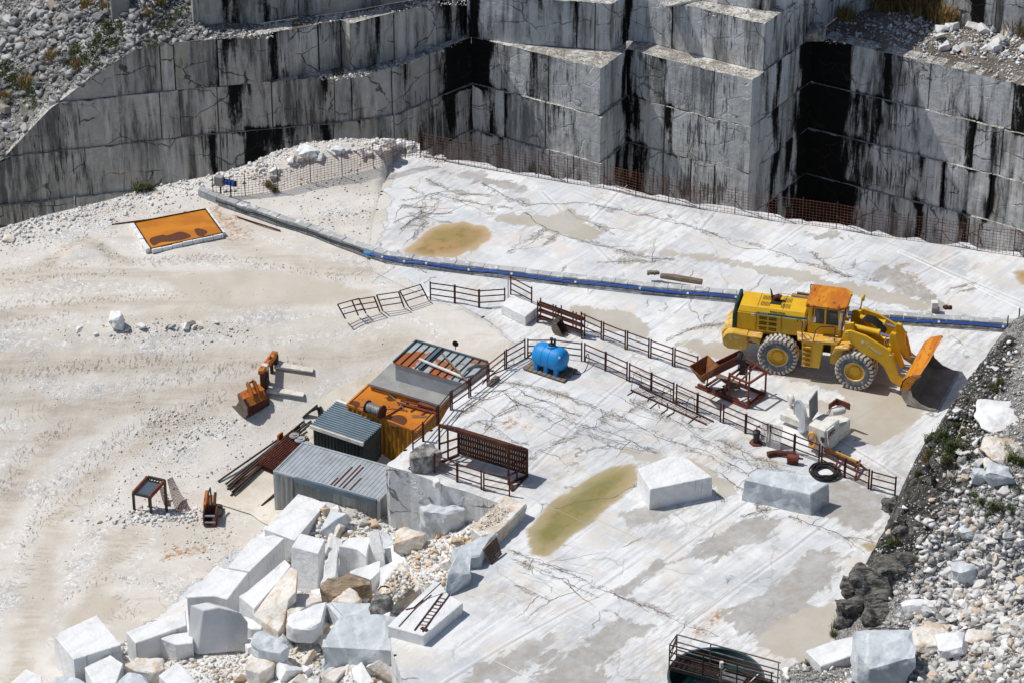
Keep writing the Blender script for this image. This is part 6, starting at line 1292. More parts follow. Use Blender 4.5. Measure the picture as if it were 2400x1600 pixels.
# rusty patched roof
zr=-.1; q=[Z2(1468,2,zr),Z2(2200,190,zr),Z2(1930,388,zr),Z2(1262,192,zr)]; q[1]=q[0]+(q[2]-q[3])
t=thing('metal_roofed_shed','shed with a grey seamed metal roof patched with orange rust, highest of the row','shed',q[3]-V(q[3].z+2.4))
MB().hexa([p-V(.05) for p in q],q).build('roof',M_galv,t); cc=sum(q,Vector())/4; w=[cc+(p-cc)*.96 for p in q]; MB().hexa([Vector((p.x,p.y,-3.8)) for p in w],[p-V(.05) for p in w]).build('wall',M_gray,t)
m=MB()
for i in range(11): f=i/10; m.bar(q[0].lerp(q[1],f)+V(.02),q[3].lerp(q[2],f)+V(.02),.035,.06)
m.build('seams',M_dsteel,t); MB().bar(q[0].lerp(q[1],.36)+V(.07),q[3].lerp(q[2],.36)+V(.07),.13,.1).bar(q[0]+V(.05),q[1]+V(.05),.07,.09).bar(q[0]+V(.05),q[3]+V(.05),.06,.08).build('ridge_flashing',M_corr,t)
RR=lambda x,y,z=.1:Z2(x,y,zr+z)
solo(MB().bar(RR(1500,160,.15),RR(1900,325,.15),.12,.06),'white_plank',M_white,'long white board lying across the rusty patched roof','board',RR(1500,160))
solo(MB().bar(RR(1710,110,.2),RR(1935,360,.2),.07,.05),'wood_batten',M_wood,'thin grey batten crossing the white board on the rusty roof','batten',RR(1710,110))
m=MB()
for i in range(4): m.tube([RR(1890,320,.1),RR(1930+6*i,265-8*i,.25+.05*i),RR(2010,235-9*i,.3+.08*i),RR(2130,235-6*i,.2)],.04,6)
solo(m,'cable_loop',M_conc,'thick grey cable loops at the right end of the rusty patched roof','cable',RR(1890,320),smooth=True)
e=RR(1833,75,.0); t=thing('satellite_dish','small dark dish on a short pole at the far edge of the rusty roof','dish',e)
MB().tube([e,e+V(.16)],.02,6).build('pole',M_dsteel,t); m=MB(); m.lathe([(0,.05),(.08,.04),(.15,0),(.08,.02),(0,.03)],(0,0,0),'X',16); m.xf(Matrix.Translation(e+V(.30))@Matrix.Rotation(1.2,4,'Z')); m.build('reflector',M_black,t,smooth=True)
solo(MB().bar(W(*ZE(0,0))if False else Vector(W(*(600+2140/3.92,800+400/3.92),.08)),Vector(W(600+2220/3.92,800+325/3.92,.08)),.22,.14),'wood_beam',M_wood,'short weathered beam lying at the railing above the rusty roof','beam',W(600+2140/3.92,800+400/3.92,.08))
# ------------------------------------------------------------------ concrete pad (draped)
def drape(name,pxs,dz,m,label,cat,st=.25,kind=None):
    poly=[WG(*p)[:2] for p in pxs]; xs=np.arange(min(p[0] for p in poly),max(p[0] for p in poly)+st,st); ys=np.arange(min(p[1] for p in poly),max(p[1] for p in poly)+st,st)
    X,Y=np.meshgrid(xs,ys); P=np.stack([X.ravel(),Y.ravel()],1); d=dline(P,poly,True); ins=inpoly(P,poly); near=d<st*.75; Q=P.copy(); best=np.full(len(P),9e9)
    for i in range(len(poly)):
        dd,qq=dseg(P,poly[i],poly[(i+1)%len(poly)]); mm=(dd<best)&near; Q[mm]=qq[mm]; best[mm]=dd[mm]
    ok=ins|near; Z=np.array([(drop(BV_yard,a,b) or float(Gz(np.array([a]),np.array([b]))[0])) for a,b in Q])+dz
    i=np.arange(len(P)).reshape(X.shape); q=np.stack([i[:-1,:-1],i[:-1,1:],i[1:,1:],i[1:,:-1]],-1).reshape(-1,4); q=q[ok[q].all(1)]
    u_=np.unique(q); rm=-np.ones(len(P),int); rm[u_]=np.arange(len(u_)); me=bpy.data.meshes.new(name); me.from_pydata(np.column_stack([Q,Z])[u_].tolist(),[],rm[q].tolist()); me.materials.append(m)
    o=bpy.data.objects.new(name,me); COL.objects.link(o); tag(o,label,cat,None,kind); return o
drape('concrete_path',[(505,1180),(560,1122),(640,1050),(700,985),(755,932),(810,895),(880,870),(960,900),(960,1120),(660,1240),(590,1207)],.06,M_pad,None,None,kind='structure')
# steel rods
K8=lambda x,y:(500+x/3.446,920+y/3.446); gk=lambda x,y,dz=.1:Vector(WG(*K8(x,y),dz))
t=thing('rod_bundle','long bundle of grey steel rods lying beside the rusty mesh stack','rods',gk(250,650))
rr=random.Random(5)
for i,(x0,y0,x1,y1) in enumerate([(38,714,560,350),(100,738,640,300),(118,750,720,235),(112,778,700,270),(125,775,735,225),(150,800,640,370),(140,828,560,430),(165,822,520,470),(160,735,420,520),(200,760,560,400),(330,560,790,225),(480,440,745,290)]):
    MB().tube([gk(x0,y0,.10+.04*(i%3)),gk((x0+x1)/2,(y0+y1)/2,.14+.04*(i%3)),gk(x1,y1,.10+.04*(i%3))],.045 if i!=8 else .06,6).build('steel_rod',M_dsteel if i not in (8,5) else M_rust,t)
t=thing('mesh_stack','stack of dark rusty reinforcing mesh behind the grey container','mesh stack',gk(365,600))
a,b,c_,d_=gk(365,600,.1),gk(490,655,.1),gk(770,400,.1),gk(640,345,.1)
m=MB()
for i in range(24): f=i/23; m.bar(a.lerp(d_,f)+V(.28),b.lerp(c_,f)+V(.28),.022)
for i in range(9): f=i/8; m.bar(a.lerp(b,f)+V(.30),d_.lerp(c_,f)+V(.30),.02)
m.build('top_mesh',M_redrust,t)
m=MB()
for lv in range(5):
    z=.02+lv*.05; q_=[p+V(z)+Vector((.012*lv,-.015*lv,0)) for p in (a,b,c_,d_)]
    for i in range(24): f=i/23; m.bar(q_[0].lerp(q_[3],f),q_[1].lerp(q_[2],f),.022)
    for i in range(9): f=i/8; m.bar(q_[0].lerp(q_[1],f)+V(.02),q_[3].lerp(q_[2],f)+V(.02),.022)
m.hexa([p for p in (a,b,c_,d_)],[p+V(.02) for p in (a,b,c_,d_)])
m.build('lower_mesh',M_rust,t)
solo(MB().box(tuple(gk(540,350,.25)),(.35,.08,.3),rz=1.0),'steel_plate',M_orange,'small orange rusty plate standing at the rod bundle','plate',gk(540,350,.0))
for i,(x,y,r_) in enumerate([(655,345,.2),(700,375,.22),(752,415,.2)]):
    p=gk(x,y,.45 if i<2 else .5); m=MB(); m.lathe([(0,-.05),(r_,-.05),(r_+.03,0),(r_,.05),(0,.05)],p,'Z',18); m.lathe([(.0,.05),(r_*.5,.05),(r_*.5,.09),(0,.09)],p,'Z',12); solo(m,'pulley_wheel',M_gray if i else M_conc,['grey pulley wheel farthest from the grey container','middle pulley wheel with rusty hub behind the grey container','white pulley wheel right behind the grey container corner'][i],'pulley',p-V(.05))
p=gk(800,300,.3); m=MB()
for i in range(7):
    a0=i*.5; m.tube([gk(720+5*i,200-5*i,.1),gk(790+8*i,150-9*i,.35+.05*i),gk(870-3*i,110+12*i,.45),gk(905-5*i,165+10*i,.35),gk(830,200+4*i,.15)],.035,6)
solo(m,'hose_bundle',M_black,'tangle of black hoses behind the corrugated shed','hose',p,smooth=True)
solo(MB().tube([gk(390,910,.1),gk(500,812,.15)],.05,6),'steel_rod',M_rust,'single rusty bar leaning at the front corner of the grey container','rod',gk(390,910,.1))
# ------------------------------------------------------------------ ripper bucket and fork carriage
H=lambda x,y,dz=0:Vector(WG(480+x/7.127,780+y/7.127,dz))
o0=H(690,1458); wv=(H(1060,1130)-o0); wv.z=0; wdir=wv.normalized(); tip=Vector((-wdir.y,wdir.x,0)); wid=wv.length*.92
rz=math.atan2(tip.y,tip.x)
t=thing('excavator_bucket','orange rusty skeleton excavator bucket with teeth lying on the gravel','bucket',o0,rz)
# local x = toward teeth, y = local left; width dir = -y
s_=-1
pr=[(1.22,.12),(.35,.02),(.02,.12),(-.18,.42),(-.15,.75),(.10,1.02),(.50,1.12),(.42,.80),(.62,.50)]
for y in (0,s_*wid): MB().prism(pr,y-.03,y+.03).build('side_plate',M_bucki if y==0 else M_rust,t,False)
m=MB(); nb=16
for i in range(nb):
    y=s_*wid*(i+.5)/nb
    for (x0,z0),(x1,z1) in zip(pr[1:5],pr[2:6]): m.bar((x0,y,z0),(x1,y,z1),.05,.06)
m.build('ribs',M_rust,t,False)
MB().hexa([(1.0,0,.08),(1.2,0,.10),(1.2,s_*wid,.10),(1.0,s_*wid,.08)],[(1.0,0,.13),(1.2,0,.13),(1.2,s_*wid,.13),(1.0,s_*wid,.13)]).build('lip',M_yelrust,t,False)
m=MB()
for i in range(5): y=s_*wid*i/4; m.hexa([(1.15,y-.06,.08),(1.45,y-.03,.10),(1.45,y+.03,.10),(1.15,y+.06,.08)],[(1.15,y-.06,.18),(1.45,y-.02,.12),(1.45,y+.02,.12),(1.15,y+.06,.18)])
m.build('teeth',M_orange,t,False)
m=MB(); m.hexa([(.5,0,1.12),(.08,0,1.02),(.08,s_*wid,1.02),(.5,s_*wid,1.12)],[(.5,0,1.17),(.08,0,1.07),(.08,s_*wid,1.07),(.5,s_*wid,1.17)])
m.hexa([(.08,s_*.1,1.02),(-.17,s_*.1,.76),(-.17,s_*(wid-.1),.76),(.08,s_*(wid-.1),1.02)],[(.05,s_*.1,1.07),(-.22,s_*.1,.78),(-.22,s_*(wid-.1),.78),(.05,s_*(wid-.1),1.07)])
m.build('back_plate',M_orange,t,False)
for y in (s_*wid*.36,s_*wid*.64): MB().prism([(.45,1.1),(-.1,.95),(-.02,1.30),(.18,1.62),(.35,1.66),(.40,1.5),(.30,1.3)],y-.035,y+.035).build('bracket',M_orange,t,False)
MB().tube([(.30,s_*wid*.34,1.58),(.30,s_*wid*.66,1.58)],.04,8).build('pin',M_dsteel,t,False)
ffont('OM Z',.13,M_white,'painted_letters',t,Matrix.Translation((.95,.036,.15))@Matrix.Rotation(R(180),4,'Z')@Matrix.Rotation(R(90),4,'X'))
o0=H(1010,1075); top=H(1150,700)-o0; top.z=0; wdir=Vector((.31,.95,0)).normalized(); fd=Vector((wdir.y,-wdir.x,0)); rz=math.atan2(fd.y,fd.x); o0=H(985,1065)
t=thing('fork_carriage','rusty upright fork carriage with two white painted forks on the gravel','fork',o0,rz)
wd_=1.75
m=MB(); m.box((-.1,wd_/2,1.22),(.26,wd_,.26)); m.build('top_beam',M_orange,t,False,bevel=.03)
m=MB(); m.box((-.05,wd_/2,.25),(.14,wd_,.28)); 
for y in (.12,wd_-.12): m.box((-.05,y,.72),(.2,.26,.95))
for y in (.62,1.15): m.box((-.05,y,.72),(.12,.16,.95))
m.build('carriage_frame',M_rust,t,False,bevel=.02)
MB().lathe([(0,-.03),(.12,-.03),(.12,.03),(0,.03)],(-.1,wd_*.62,1.36),'X',14).build('lifting_eye',M_orange,t,False); MB().box((-.1,wd_*.28,1.225),(.27,.22,.27)).build('paint_patch',M_white,t,False)
for y in (.26,wd_-.3):
    wp=Matrix.Rotation(rz,3,'Z')@Vector((.9,y,0)); dzt=float(Gz(np.array([o0.x+wp.x]),np.array([o0.y+wp.y]))[0])-float(Gz(np.array([o0.x]),np.array([o0.y]))[0]); dzt=max(0,dzt)+.03
    tn=MB().hexa([(.05,y-.2,.14),(1.72,y-.16,.08),(1.72,y+.16,.08),(.05,y+.2,.14)],[(.05,y-.2,.28),(1.72,y-.16,.14),(1.72,y+.16,.14),(.05,y+.2,.28)]); tn.xf(Matrix.Translation((0,0,dzt))@Matrix.Translation((0,y,0))@Matrix.Rotation(R(8),4,'Z')@Matrix.Translation((0,-y,0))).build('fork_tine',mat2('white_tine',(.74,.70,.62),(.6,.56,.5),3,.4,.6,.7,0,.004,20),t,False,bevel=.01)
    MB().box((.05,y,.5),(.1,.22,.75)).build('tine_shank',M_dsteel,t,False)
# ------------------------------------------------------------------ steel table with hanging meshes
J=lambda x,y,dz=0:Vector(WG(290+x/5.6,1070+y/5.6,dz))
A,Bq,Cq=J(140,700),J(360,750),J(565,715); Dq=A+(Cq-Bq); zA=A.z
t=thing('steel_table','dark steel table like chute with one raised end, rusty mesh hanging off it','table',A)
tp=lambda p,h:Vector((p.x,p.y,zA+h)); TA,TB,TC,TD=tp(A,.88),tp(Bq,.88),tp(Cq,1.58),tp(Dq,1.58)
for p,q_ in ((A,TA),(Bq,TB),(Cq,TC),(Dq,TD)): MB().bar(p-V(.1),q_,.11,.11,up=(0,1,0)).build('leg',M_dsteel,t)
MB().hexa([TA-V(.04),TB-V(.04),TB.lerp(TC,.78)-V(.04),TA.lerp(TD,.78)-V(.04)],[TA,TB,TB.lerp(TC,.78),TA.lerp(TD,.78)]).build('plate',M_corr,t)
m=MB(); m.bar(TA,TD,.12,.14); m.bar(TB,TC,.12,.14); m.build('side_rail',M_redrust,t); m=MB(); m.bar(TA,TB,.1); m.build('end_rail',M_dsteel,t); m=MB(); m.bar(TD,TC,.1)
m.bar(TA.lerp(TD,.82),TB.lerp(TC,.82),.05)
for i in range(6): f=(i+.5)/6; m.bar(TA.lerp(TB,f)*.18+TD.lerp(TC,f)*.82,TD.lerp(TC,f),.04)
m.build('grille_bars',M_dsteel,t)
def meshmat(c4,nu,nv,label,sag=.12):
    m=MB(); a,b,c_,d_=c4
    P=lambda u_,v_:a.lerp(b,u_).lerp(d_.lerp(c_,u_),v_)-V(sag*math.sin(math.pi*v_))
    for i in range(nu): m.tube([P(i/(nu-1),v_) for v_ in np.linspace(0,1,6)],.012,4)
    for j in range(nv): m.tube([P(u_,j/(nv-1)) for u_ in (0,.5,1)],.010,4)
    return solo(m,'wire_mesh_mat',M_rust,label,'mesh',c4[3])
meshmat([J(575,320,.9)+V(.1),J(640,290,.9)+V(.1),J(885,690,.03),J(690,720,.03)],9,26,'long rusty mesh mat hanging from the raised table end to the ground')
meshmat([J(470,400,.6),J(540,390,.6),J(615,640,.05),J(540,640,.05)],8,16,'short rusty mesh mat hanging inside the steel table')
# hydraulic breaker head
e=J(1100,880); t=thing('excavator_attachment','rusty orange hydraulic attachment with black hoses beside the concrete path','attachment',e)
MB().box((e.x-.14,e.y+.25,e.z+.3),(.06,.75,.6)).box((e.x+.38,e.y+.25,e.z+.3),(.06,.75,.6)).box((e.x+.12,e.y+.55,e.z+.35),(.5,.08,.5)).box((e.x+.12,e.y+.1,e.z+.05),(.5,.6,.06)).build('coupler_box',M_rust,t)
MB().tube([(e.x-.15,e.y,e.z+.42),(e.x+.38,e.y,e.z+.42)],.05,8).tube([(e.x-.15,e.y-.05,e.z+.12),(e.x+.38,e.y-.05,e.z+.12)],.05,8).build('pin',M_chrome,t)
MB().box((e.x-.12,e.y+1.05,e.z+.45),(.16,1.1,.5)).box((e.x+.12,e.y+1.0,e.z+.35),(.3,.9,.4)).build('arm_plate',M_orange,t,bevel=.04)
m=MB(); m.tube([(e.x+.05,e.y+.5,e.z+.6),(e.x,e.y+.9,e.z+.95),(e.x+.05,e.y+1.3,e.z+1.0),(e.x+.12,e.y+.9,e.z+.8),(e.x+.15,e.y+.5,e.z+.6)],.04,6); m.tube([(e.x+.28,e.y+.5,e.z+.6),(e.x+.3,e.y+1.0,e.z+.95)],.06,6); m.build('hydraulic_hose',M_black,t,smooth=True)
c0=J(1230,740,.05); m=MB()
for r_ in (.22,.27): m.tube([(c0.x+r_*math.cos(a),c0.y+.1+r_*1.9*math.sin(a)*.8,c0.z+.02) for a in np.linspace(-1.2,2.6,14)],.02,5)
solo(m,'hose',M_dsteel,'small grey hose loop right of the rusty attachment','hose',c0)
# ------------------------------------------------------------------ settling tray
cs=[(315,523),(481,491),(522,547),(354,584)]; q=[Vector(WG(*p)) for p in cs]; zt=max(p.z for p in q)+.12; zt=sum(p.z for p in q)/4+.16
q=[Vector(W(*p,zt)) for p in cs]; cc=sum(q,Vector())/4
t=thing('settling_tray','shallow steel tray full of bright orange rusty water edged with white stones','tray',cc-V(.16))
m=MB(); m.hexa([p-V(.3) for p in q],[p-V(.02) for p in q]); m.build('tray_bottom',M_orange,t)
m=MB(); qi=[cc+(p-cc)*.985 for p in q]; m.add([p-V(.005) for p in qi],[(0,1,2,3)]); m.build('rusty_water',M_rwater,t)
m=MB()
for i in range(4): m.bar(q[i]+V(.02),q[(i+1)%4]+V(.02),.035,.06)
m.build('tray_rim',M_dark,t)
m=MB(); rr=random.Random(2)
for i in (3,2,0,1):
    a,b=q[i],q[(i+1)%4]; L_=(b-a).length; n=int(L_/.45); w_={3:.22,2:.10,0:.06,1:.10}[i]; u=(b-a).normalized(); nn=Vector((-u.y,u.x,0))
    for kx in range(n):
        c_=a.lerp(b,(kx+.5)/n)-nn*(w_/2+.03)*(-1 if (a+nn-cc).length>(a-cc).length else 1); m.box((c_.x,c_.y,zt-.08+rr.uniform(-.02,.02)),(L_/n*.95,w_,.2),rz=math.atan2(u.y,u.x)+rr.uniform(-.02,.02))
m.build('stone_edging',M_wmar,t,bevel=.01)
def blob(pts,dz,name,m_,par): 
    P=[Vector(W(x/3.92,400+y/3.92,zt+dz)) for x,y in pts]; o=[];n=len(P)
    for i in range(n):
        p0,p1,p2,p3=P[i-1],P[i],P[(i+1)%n],P[(i+2)%n]
        for k_ in range(4): u=k_/4; o.append(.5*((2*p1)+(p2-p0)*u+(2*p0-5*p1+4*p2-p3)*u*u+(3*p1-p0-3*p2+p3)*u**3))
    MB().add(o,[tuple(range(len(o)))]).build(name,m_,par)
blob([(1375,630),(1490,590),(1540,595),(1660,562),(1755,600),(1700,630),(1600,650),(1480,660),(1410,690)],.0,'dark_residue',M_stain,t); blob([(1785,545),(1830,532),(1905,560),(1870,600),(1820,600)],.0,'dark_residue',M_stain,t)
a=Vector(WG(262,527,.05)); solo(MB().bar(a,Vector(WG(400,508,.08)),.06,.06),'steel_bar',M_rust,'long brown bar lying behind the orange tray','bar',a)
a=Vector(WG(1155/2,509,.05)); solo(MB().bar(Vector(WG(556,509,.06)),Vector(WG(657,541,.06)),.06,.05),'steel_bar',M_rust,'thin brown bar at the foot of the low wall right of the orange tray','bar',a)
# ------------------------------------------------------------------ ladder, rods on slab; grate
zs=.53; zd=lambda x,y,z=zs:Vector(W(*ZD(x,y),z))
t=thing('ladder','small dark rusty ladder lying on the flat marble slab','ladder',zd(1455,1080))
MB().bar(zd(1455,1080),zd(1710,740),.04).build('rail',M_rust,t); MB().bar(zd(1530,1090),zd(1775,755),.04).build('rail',M_rust,t)
m=MB()
for i in range(9): f=.16+.72*i/8; m.tube([zd(1455,1080).lerp(zd(1710,740),f),zd(1530,1090).lerp(zd(1775,755),f)],.014,5)
m.build('rungs',M_rust,t); MB().tube([zd(1650,850),zd(1660,822,zs+.08),zd(1700,825,zs+.08),zd(1690,855)],.015,5).build('hook',M_rust,t); MB().box(tuple(zd(1545,1070)),(.14,.28,.06),rz=.9).build('hinge_plate',M_rust,t)
polyl([zd(1375,890),zd(1450,872),zd(1530,800),zd(1700,645,zs+.35)],.022,'steel_rod',M_rust,'bent rusty rod leaning over the back of the ladder slab','rod')
polyl([zd(1310,1045),zd(1480,860),zd(1610,755)],.018,'steel_rod',M_rust,'straight rusty rod left of the ladder on the slab','rod')
polyl([Vector(W(*ZD(1120,715),-.7)),Vector(W(*ZD(1150,680),-.5)),Vector(W(*ZD(1190,675),-.5)),Vector(W(*ZD(1225,690),-.6))],.03,'steel_rod',M_rust,'short hooked rusty rod sticking out of the rubble','rod')
ca,cb,cc_,cd_=ZC(1525,1500),ZC(1690,1335),ZC(1755,1545),ZC(1620,1680)
t=thing('wooden_grate','brown slatted wooden grate leaning on the grey ledge block','grate',W(*cd_,.02))
q=[Vector(W(*ca,.62)),Vector(W(*cb,.72)),Vector(W(*cc_,.12)),Vector(W(*cd_,.02))]
m=MB()
for i in range(9): f=i/8; m.bar(q[0].lerp(q[3],f),q[1].lerp(q[2],f),.07,.03)
m.build('slats',mat2('brown_wood',(.16,.10,.07),(.24,.17,.12),8,.4,.6,.8,0,.005,20),t); m=MB(); 
for f in (.04,.5,.96): m.bar(q[0].lerp(q[1],f)-V(.04),q[3].lerp(q[2],f)-V(.04),.05,.03)
m.build('batten',M_wood,t)
# ------------------------------------------------------------------ round tank bottom right
T_=lambda x,y,z=0:Vector(W(1540+x/4.634,1460+y/4.634,z))
zt=1.1; cl=Vector(W(1566,1588,zt)); cr=Vector(W(1790,1588,zt)); cen=(cl+cr)/2; rad=(cr-cl).length/2
ctop=Vector(W(1678,1519,zt)); cen.y=ctop.y-rad; cz=Vector((cen.x,cen.y,0))
t=thing('round_tank','large round dark green settling tank with a railed walkway, at the bottom edge','tank',cz)
m=MB(); m.lathe([(rad,0),(rad,zt),(rad+.04,zt),(rad+.04,zt+.05),(rad-.05,zt+.05),(rad-.05,zt-.0),(rad-.05,.05)],cz,'Z',72); m.build('tank_wall',M_tank,t,smooth=True)
s=Sh('dark_teal_water',.15,spec=.5); s.bump(s.noise(4,s.obj(),3),.01); MW=s.out(s.mix(s.rng(s.noise(1,s.obj(),4),.4,.6),(.008,.045,.045),(.012,.06,.055)))
m=MB(); m.add([(cz.x+(rad-.05)*math.cos(a),cz.y+(rad-.05)*math.sin(a),.45) for a in np.linspace(0,2*math.pi,49)[:-1]],[tuple(range(48))]); m.build('tank_water',MW,t)
w1,w2=T_(130,480,zt+.12),T_(850,680,zt+.12); wb1=T_(215,370,zt+.12); u=(w2-w1).normalized(); v=Vector((-u.y,u.x,0)); wW=max(.5,(wb1-w1).dot(v)); Lw=4.1
m=MB()
for i in range(9): f=i/8; m.bar(w1+v*wW*f,w1+v*wW*f+u*Lw,.02,.05)
for i in range(60): p=w1+u*Lw*i/60; m.bar(p,p+v*wW,.015,.03)
t2=thing('tank_walkway','dark grating walkway with tall handrails spanning the round green tank','walkway',w1)
m.build('grating',M_dsteel,t2); MB().bar(w1,w1+u*Lw,.08,.16).bar(w1+v*wW,w1+v*wW+u*Lw,.08,.16).build('beam',M_dsteel,t2)
hr_=1.05
for nm,off,mt in (('a',0,M_dsteel),('b',wW,M_steel)):
    for i in range(4): p=w1+v*off+u*(i*1.34); MB().bar(p,p+V(hr_),.045,up=(0,1,0)).build('handrail_post',M_dsteel if (nm=='a' or i==0) else M_steel,t2)
    m=MB()
    for z in (1.0,.68,.34): m.bar(w1+v*off+V(hr_*z),w1+v*off+u*Lw+V(hr_*z),.04)
    m.build('handrail',M_rust if nm=='a' else mt,t2)
m=MB()
for z in (1.0,.68,.34): m.bar(w1+V(hr_*z),w1+v*wW+V(hr_*z),.035)
m.bar(w1+V(.3),w1+v*wW+V(.95),.03); m.bar(w1+V(.62),w1+v*wW+V(1.0),.03); m.build('end_rail',M_dsteel,t2)
p=w1+u*2.1-v*.1; MB().tube([p-V(.1),p+V(.75)],.04,8).build('sensor_pole',M_steel,t2); MB().tube([p+V(.75),p+V(1.0)],.075,12).build('sensor_cap',M_white,t2,smooth=True)
MB().box(tuple(w1+u*2.4+v*.3+V(.05)),(.9,.5,.06),rz=math.atan2(u.y,u.x)).bar(w1+u*1.8+v*.3,w1+u*2.1+v*.5+V(.3),.03).bar(w1+u*3.0+v*.2,w1+u*3.3+v*.6+V(.35),.04).build('mixer_mount',M_steel,t2)
m=MB(); d1=cz+Vector((0,0,zt-.25)); 
for a in (2.3,): 
    di=Vector((math.cos(a),math.sin(a),0)); m.bar(d1-di*(rad-.06),d1+di*(rad-.06),.28,.12)
m.build('cross_beam',M_black,t)
# ------------------------------------------------------------------ loose stone
def stone_mat(name,lo,hi,tan,grey,tanp=.80,greyp=.2):
    s=Sh(name,.8,spec=.25); r=s.attr('rnd'); o_=s.obj()
    c=s.mix(r,lo,hi); n=s.noise(3,s.pos(),5,.65); c=s.mix(s.math('MULTIPLY',s.rng(n,.45,.7),.45),c,tuple(q*.62 for q in hi))
    r2=s.math('FRACT',s.math('MULTIPLY',r,17.3)); c=s.mix(s.math('MULTIPLY',s.rng(r2,tanp,tanp+.12),.8),c,tan); r3=s.math('FRACT',s.math('MULTIPLY',r,41.7)); c=s.mix(s.math('MULTIPLY',s.rng(r3,greyp,greyp-.08),.85),c,grey)
    s.bump(s.noise(9,s.pos(),5,.65),.03); return s.out(c)
M_slo=stone_mat('slope_stone',(.42,.41,.395),(.84,.835,.815),(.58,.44,.30),(.24,.24,.235),.82,.28)
M_st=stone_mat('loose_white_marble',(.58,.575,.56),(.82,.82,.81),(.62,.47,.32),(.40,.42,.43))
M_sth=stone_mat('scree_stone',(.17,.17,.17),(.50,.50,.50),(.42,.36,.29),(.14,.145,.15),.88,.35)
M_stt=stone_mat('tan_rubble',(.66,.62,.55),(.82,.81,.79),(.60,.42,.24),(.42,.41,.39),.62,.15)
TPL=[]
for k in range(14):
    r=np.random.RandomState(100+k); bm=bmesh.new(); sc=np.array([1,r.uniform(.6,.95),r.uniform(.42,.75)])
    for _ in range(10):
        v=r.normal(size=3); v/=np.linalg.norm(v); v=np.sign(v)*np.abs(v)**.5; bm.verts.new(v*sc*r.uniform(.85,1.05)*.5)
    bmesh.ops.convex_hull(bm,input=bm.verts); bmesh.ops.delete(bm,geom=[v for v in bm.verts if not v.link_faces],context='VERTS')
    bmesh.ops.triangulate(bm,faces=bm.faces); bm.verts.ensure_lookup_table(); bm.verts.index_update()
    TPL.append((np.array([v.co[:] for v in bm.verts]),np.array([[v.index for v in f.verts] for f in bm.faces]))); bm.free()
def rotm(r):
    a,b,c=r.uniform(0,6.28),r.normal(0,.35),r.normal(0,.35)
    ca,sa,cb,sb,cc,sc=math.cos(a),math.sin(a),math.cos(b),math.sin(b),math.cos(c),math.sin(c)
    return np.array([[ca,-sa,0],[sa,ca,0],[0,0,1]])@np.array([[cb,0,sb],[0,1,0],[-sb,0,cb]])@np.array([[1,0,0],[0,cc,-sc],[0,sc,cc]])
def gravel(name,items,m,seed=0,kind='stuff',label=None,cat=None):
    r=np.random.RandomState(seed); V=[];Fc=[];A=[];o=0
    for (x,y,z,s_) in items:
        v,f=TPL[r.randint(len(TPL))]; w=v@rotm(r).T*s_*np.array([1,1,r.uniform(.8,1.1)])+np.array([x,y,z+s_*.12]); V.append(w); Fc.append(f+o); o+=len(v); A.append(np.full(len(v),r.rand()))
    V=np.concatenate(V);Fc=np.concatenate(Fc);A=np.concatenate(A)
    me=bpy.data.meshes.new(name); me.vertices.add(len(V)); me.vertices.foreach_set('co',V.astype(np.float32).ravel()); me.loops.add(len(Fc)*3); me.loops.foreach_set('vertex_index',Fc.astype(np.int32).ravel())
    me.polygons.add(len(Fc)); me.polygons.foreach_set('loop_start',np.arange(0,len(Fc)*3,3,dtype=np.int32)); me.polygons.foreach_set('loop_total',np.full(len(Fc),3,np.int32)); me.update(calc_edges=True); me.validate()
    me.attributes.new('rnd','FLOAT','POINT').data.foreach_set('value',A.astype(np.float32)); me.materials.append(m)
    ob=bpy.data.objects.new(name,me); COL.objects.link(ob); tag(ob,label,cat,None,kind); return ob
# individual stones: 10 detailed shapes shared
BIG={}
def bigmesh(k,m):
    if (k,m.name) in BIG: return BIG[(k,m.name)]
    r=np.random.RandomState(500+k); bm=bmesh.new(); sc=np.array([1,r.uniform(.6,.9),r.uniform(.45,.75)])
    for _ in range(11):
        v=r.normal(size=3); v/=np.linalg.norm(v); v=np.sign(v)*np.abs(v)**.5; bm.verts.new(v*sc*.5)
    bmesh.ops.convex_hull(bm,input=bm.verts); bmesh.ops.delete(bm,geom=[v for v in bm.verts if not v.link_faces],context='VERTS')
    bmesh.ops.bevel(bm,geom=bm.edges[:],offset=.018,segments=1,affect='EDGES',clamp_overlap=True)
    le=[e for e in bm.edges if e.calc_length()>.2]; bmesh.ops.subdivide_edges(bm,edges=le,cuts=2,use_grid_fill=True); bmesh.ops.triangulate(bm,faces=bm.faces); bm.normal_update()
    for v in bm.verts: q=v.co*3.2; v.co+=v.normal*(mnoise.noise(q+Vector((k,0,0)))*.035+mnoise.noise(q*2.7)*.014)
    me=bpy.data.meshes.new('stone'); bm.to_mesh(me); bm.free(); me.materials.append(m); me.attributes.new('rnd','FLOAT','POINT').data.foreach_set('value',[float(r.rand())]*len(me.vertices)); BIG[(k,m.name)]=me; return me
def stones(items,m,label,group,seed=0,name='stone',cat='stone'):
    r=random.Random(seed)
    for (x,y,z,s_) in items:
        o=bpy.data.objects.new(name,bigmesh(r.randrange(14),m)); COL.objects.link(o); o.location=(x,y,z+s_*.16); o.rotation_euler=(r.gauss(0,.3),r.gauss(0,.3),r.uniform(0,6.28)); o.scale=(s_,s_,s_*r.uniform(.8,1.1)); tag(o,label,cat,group)
def onpx(bv,px,py):
    h=hitpx(bv,px,py); return None if h is None else (h.x,h.y,h.z)
rs=np.random.RandomState(42)
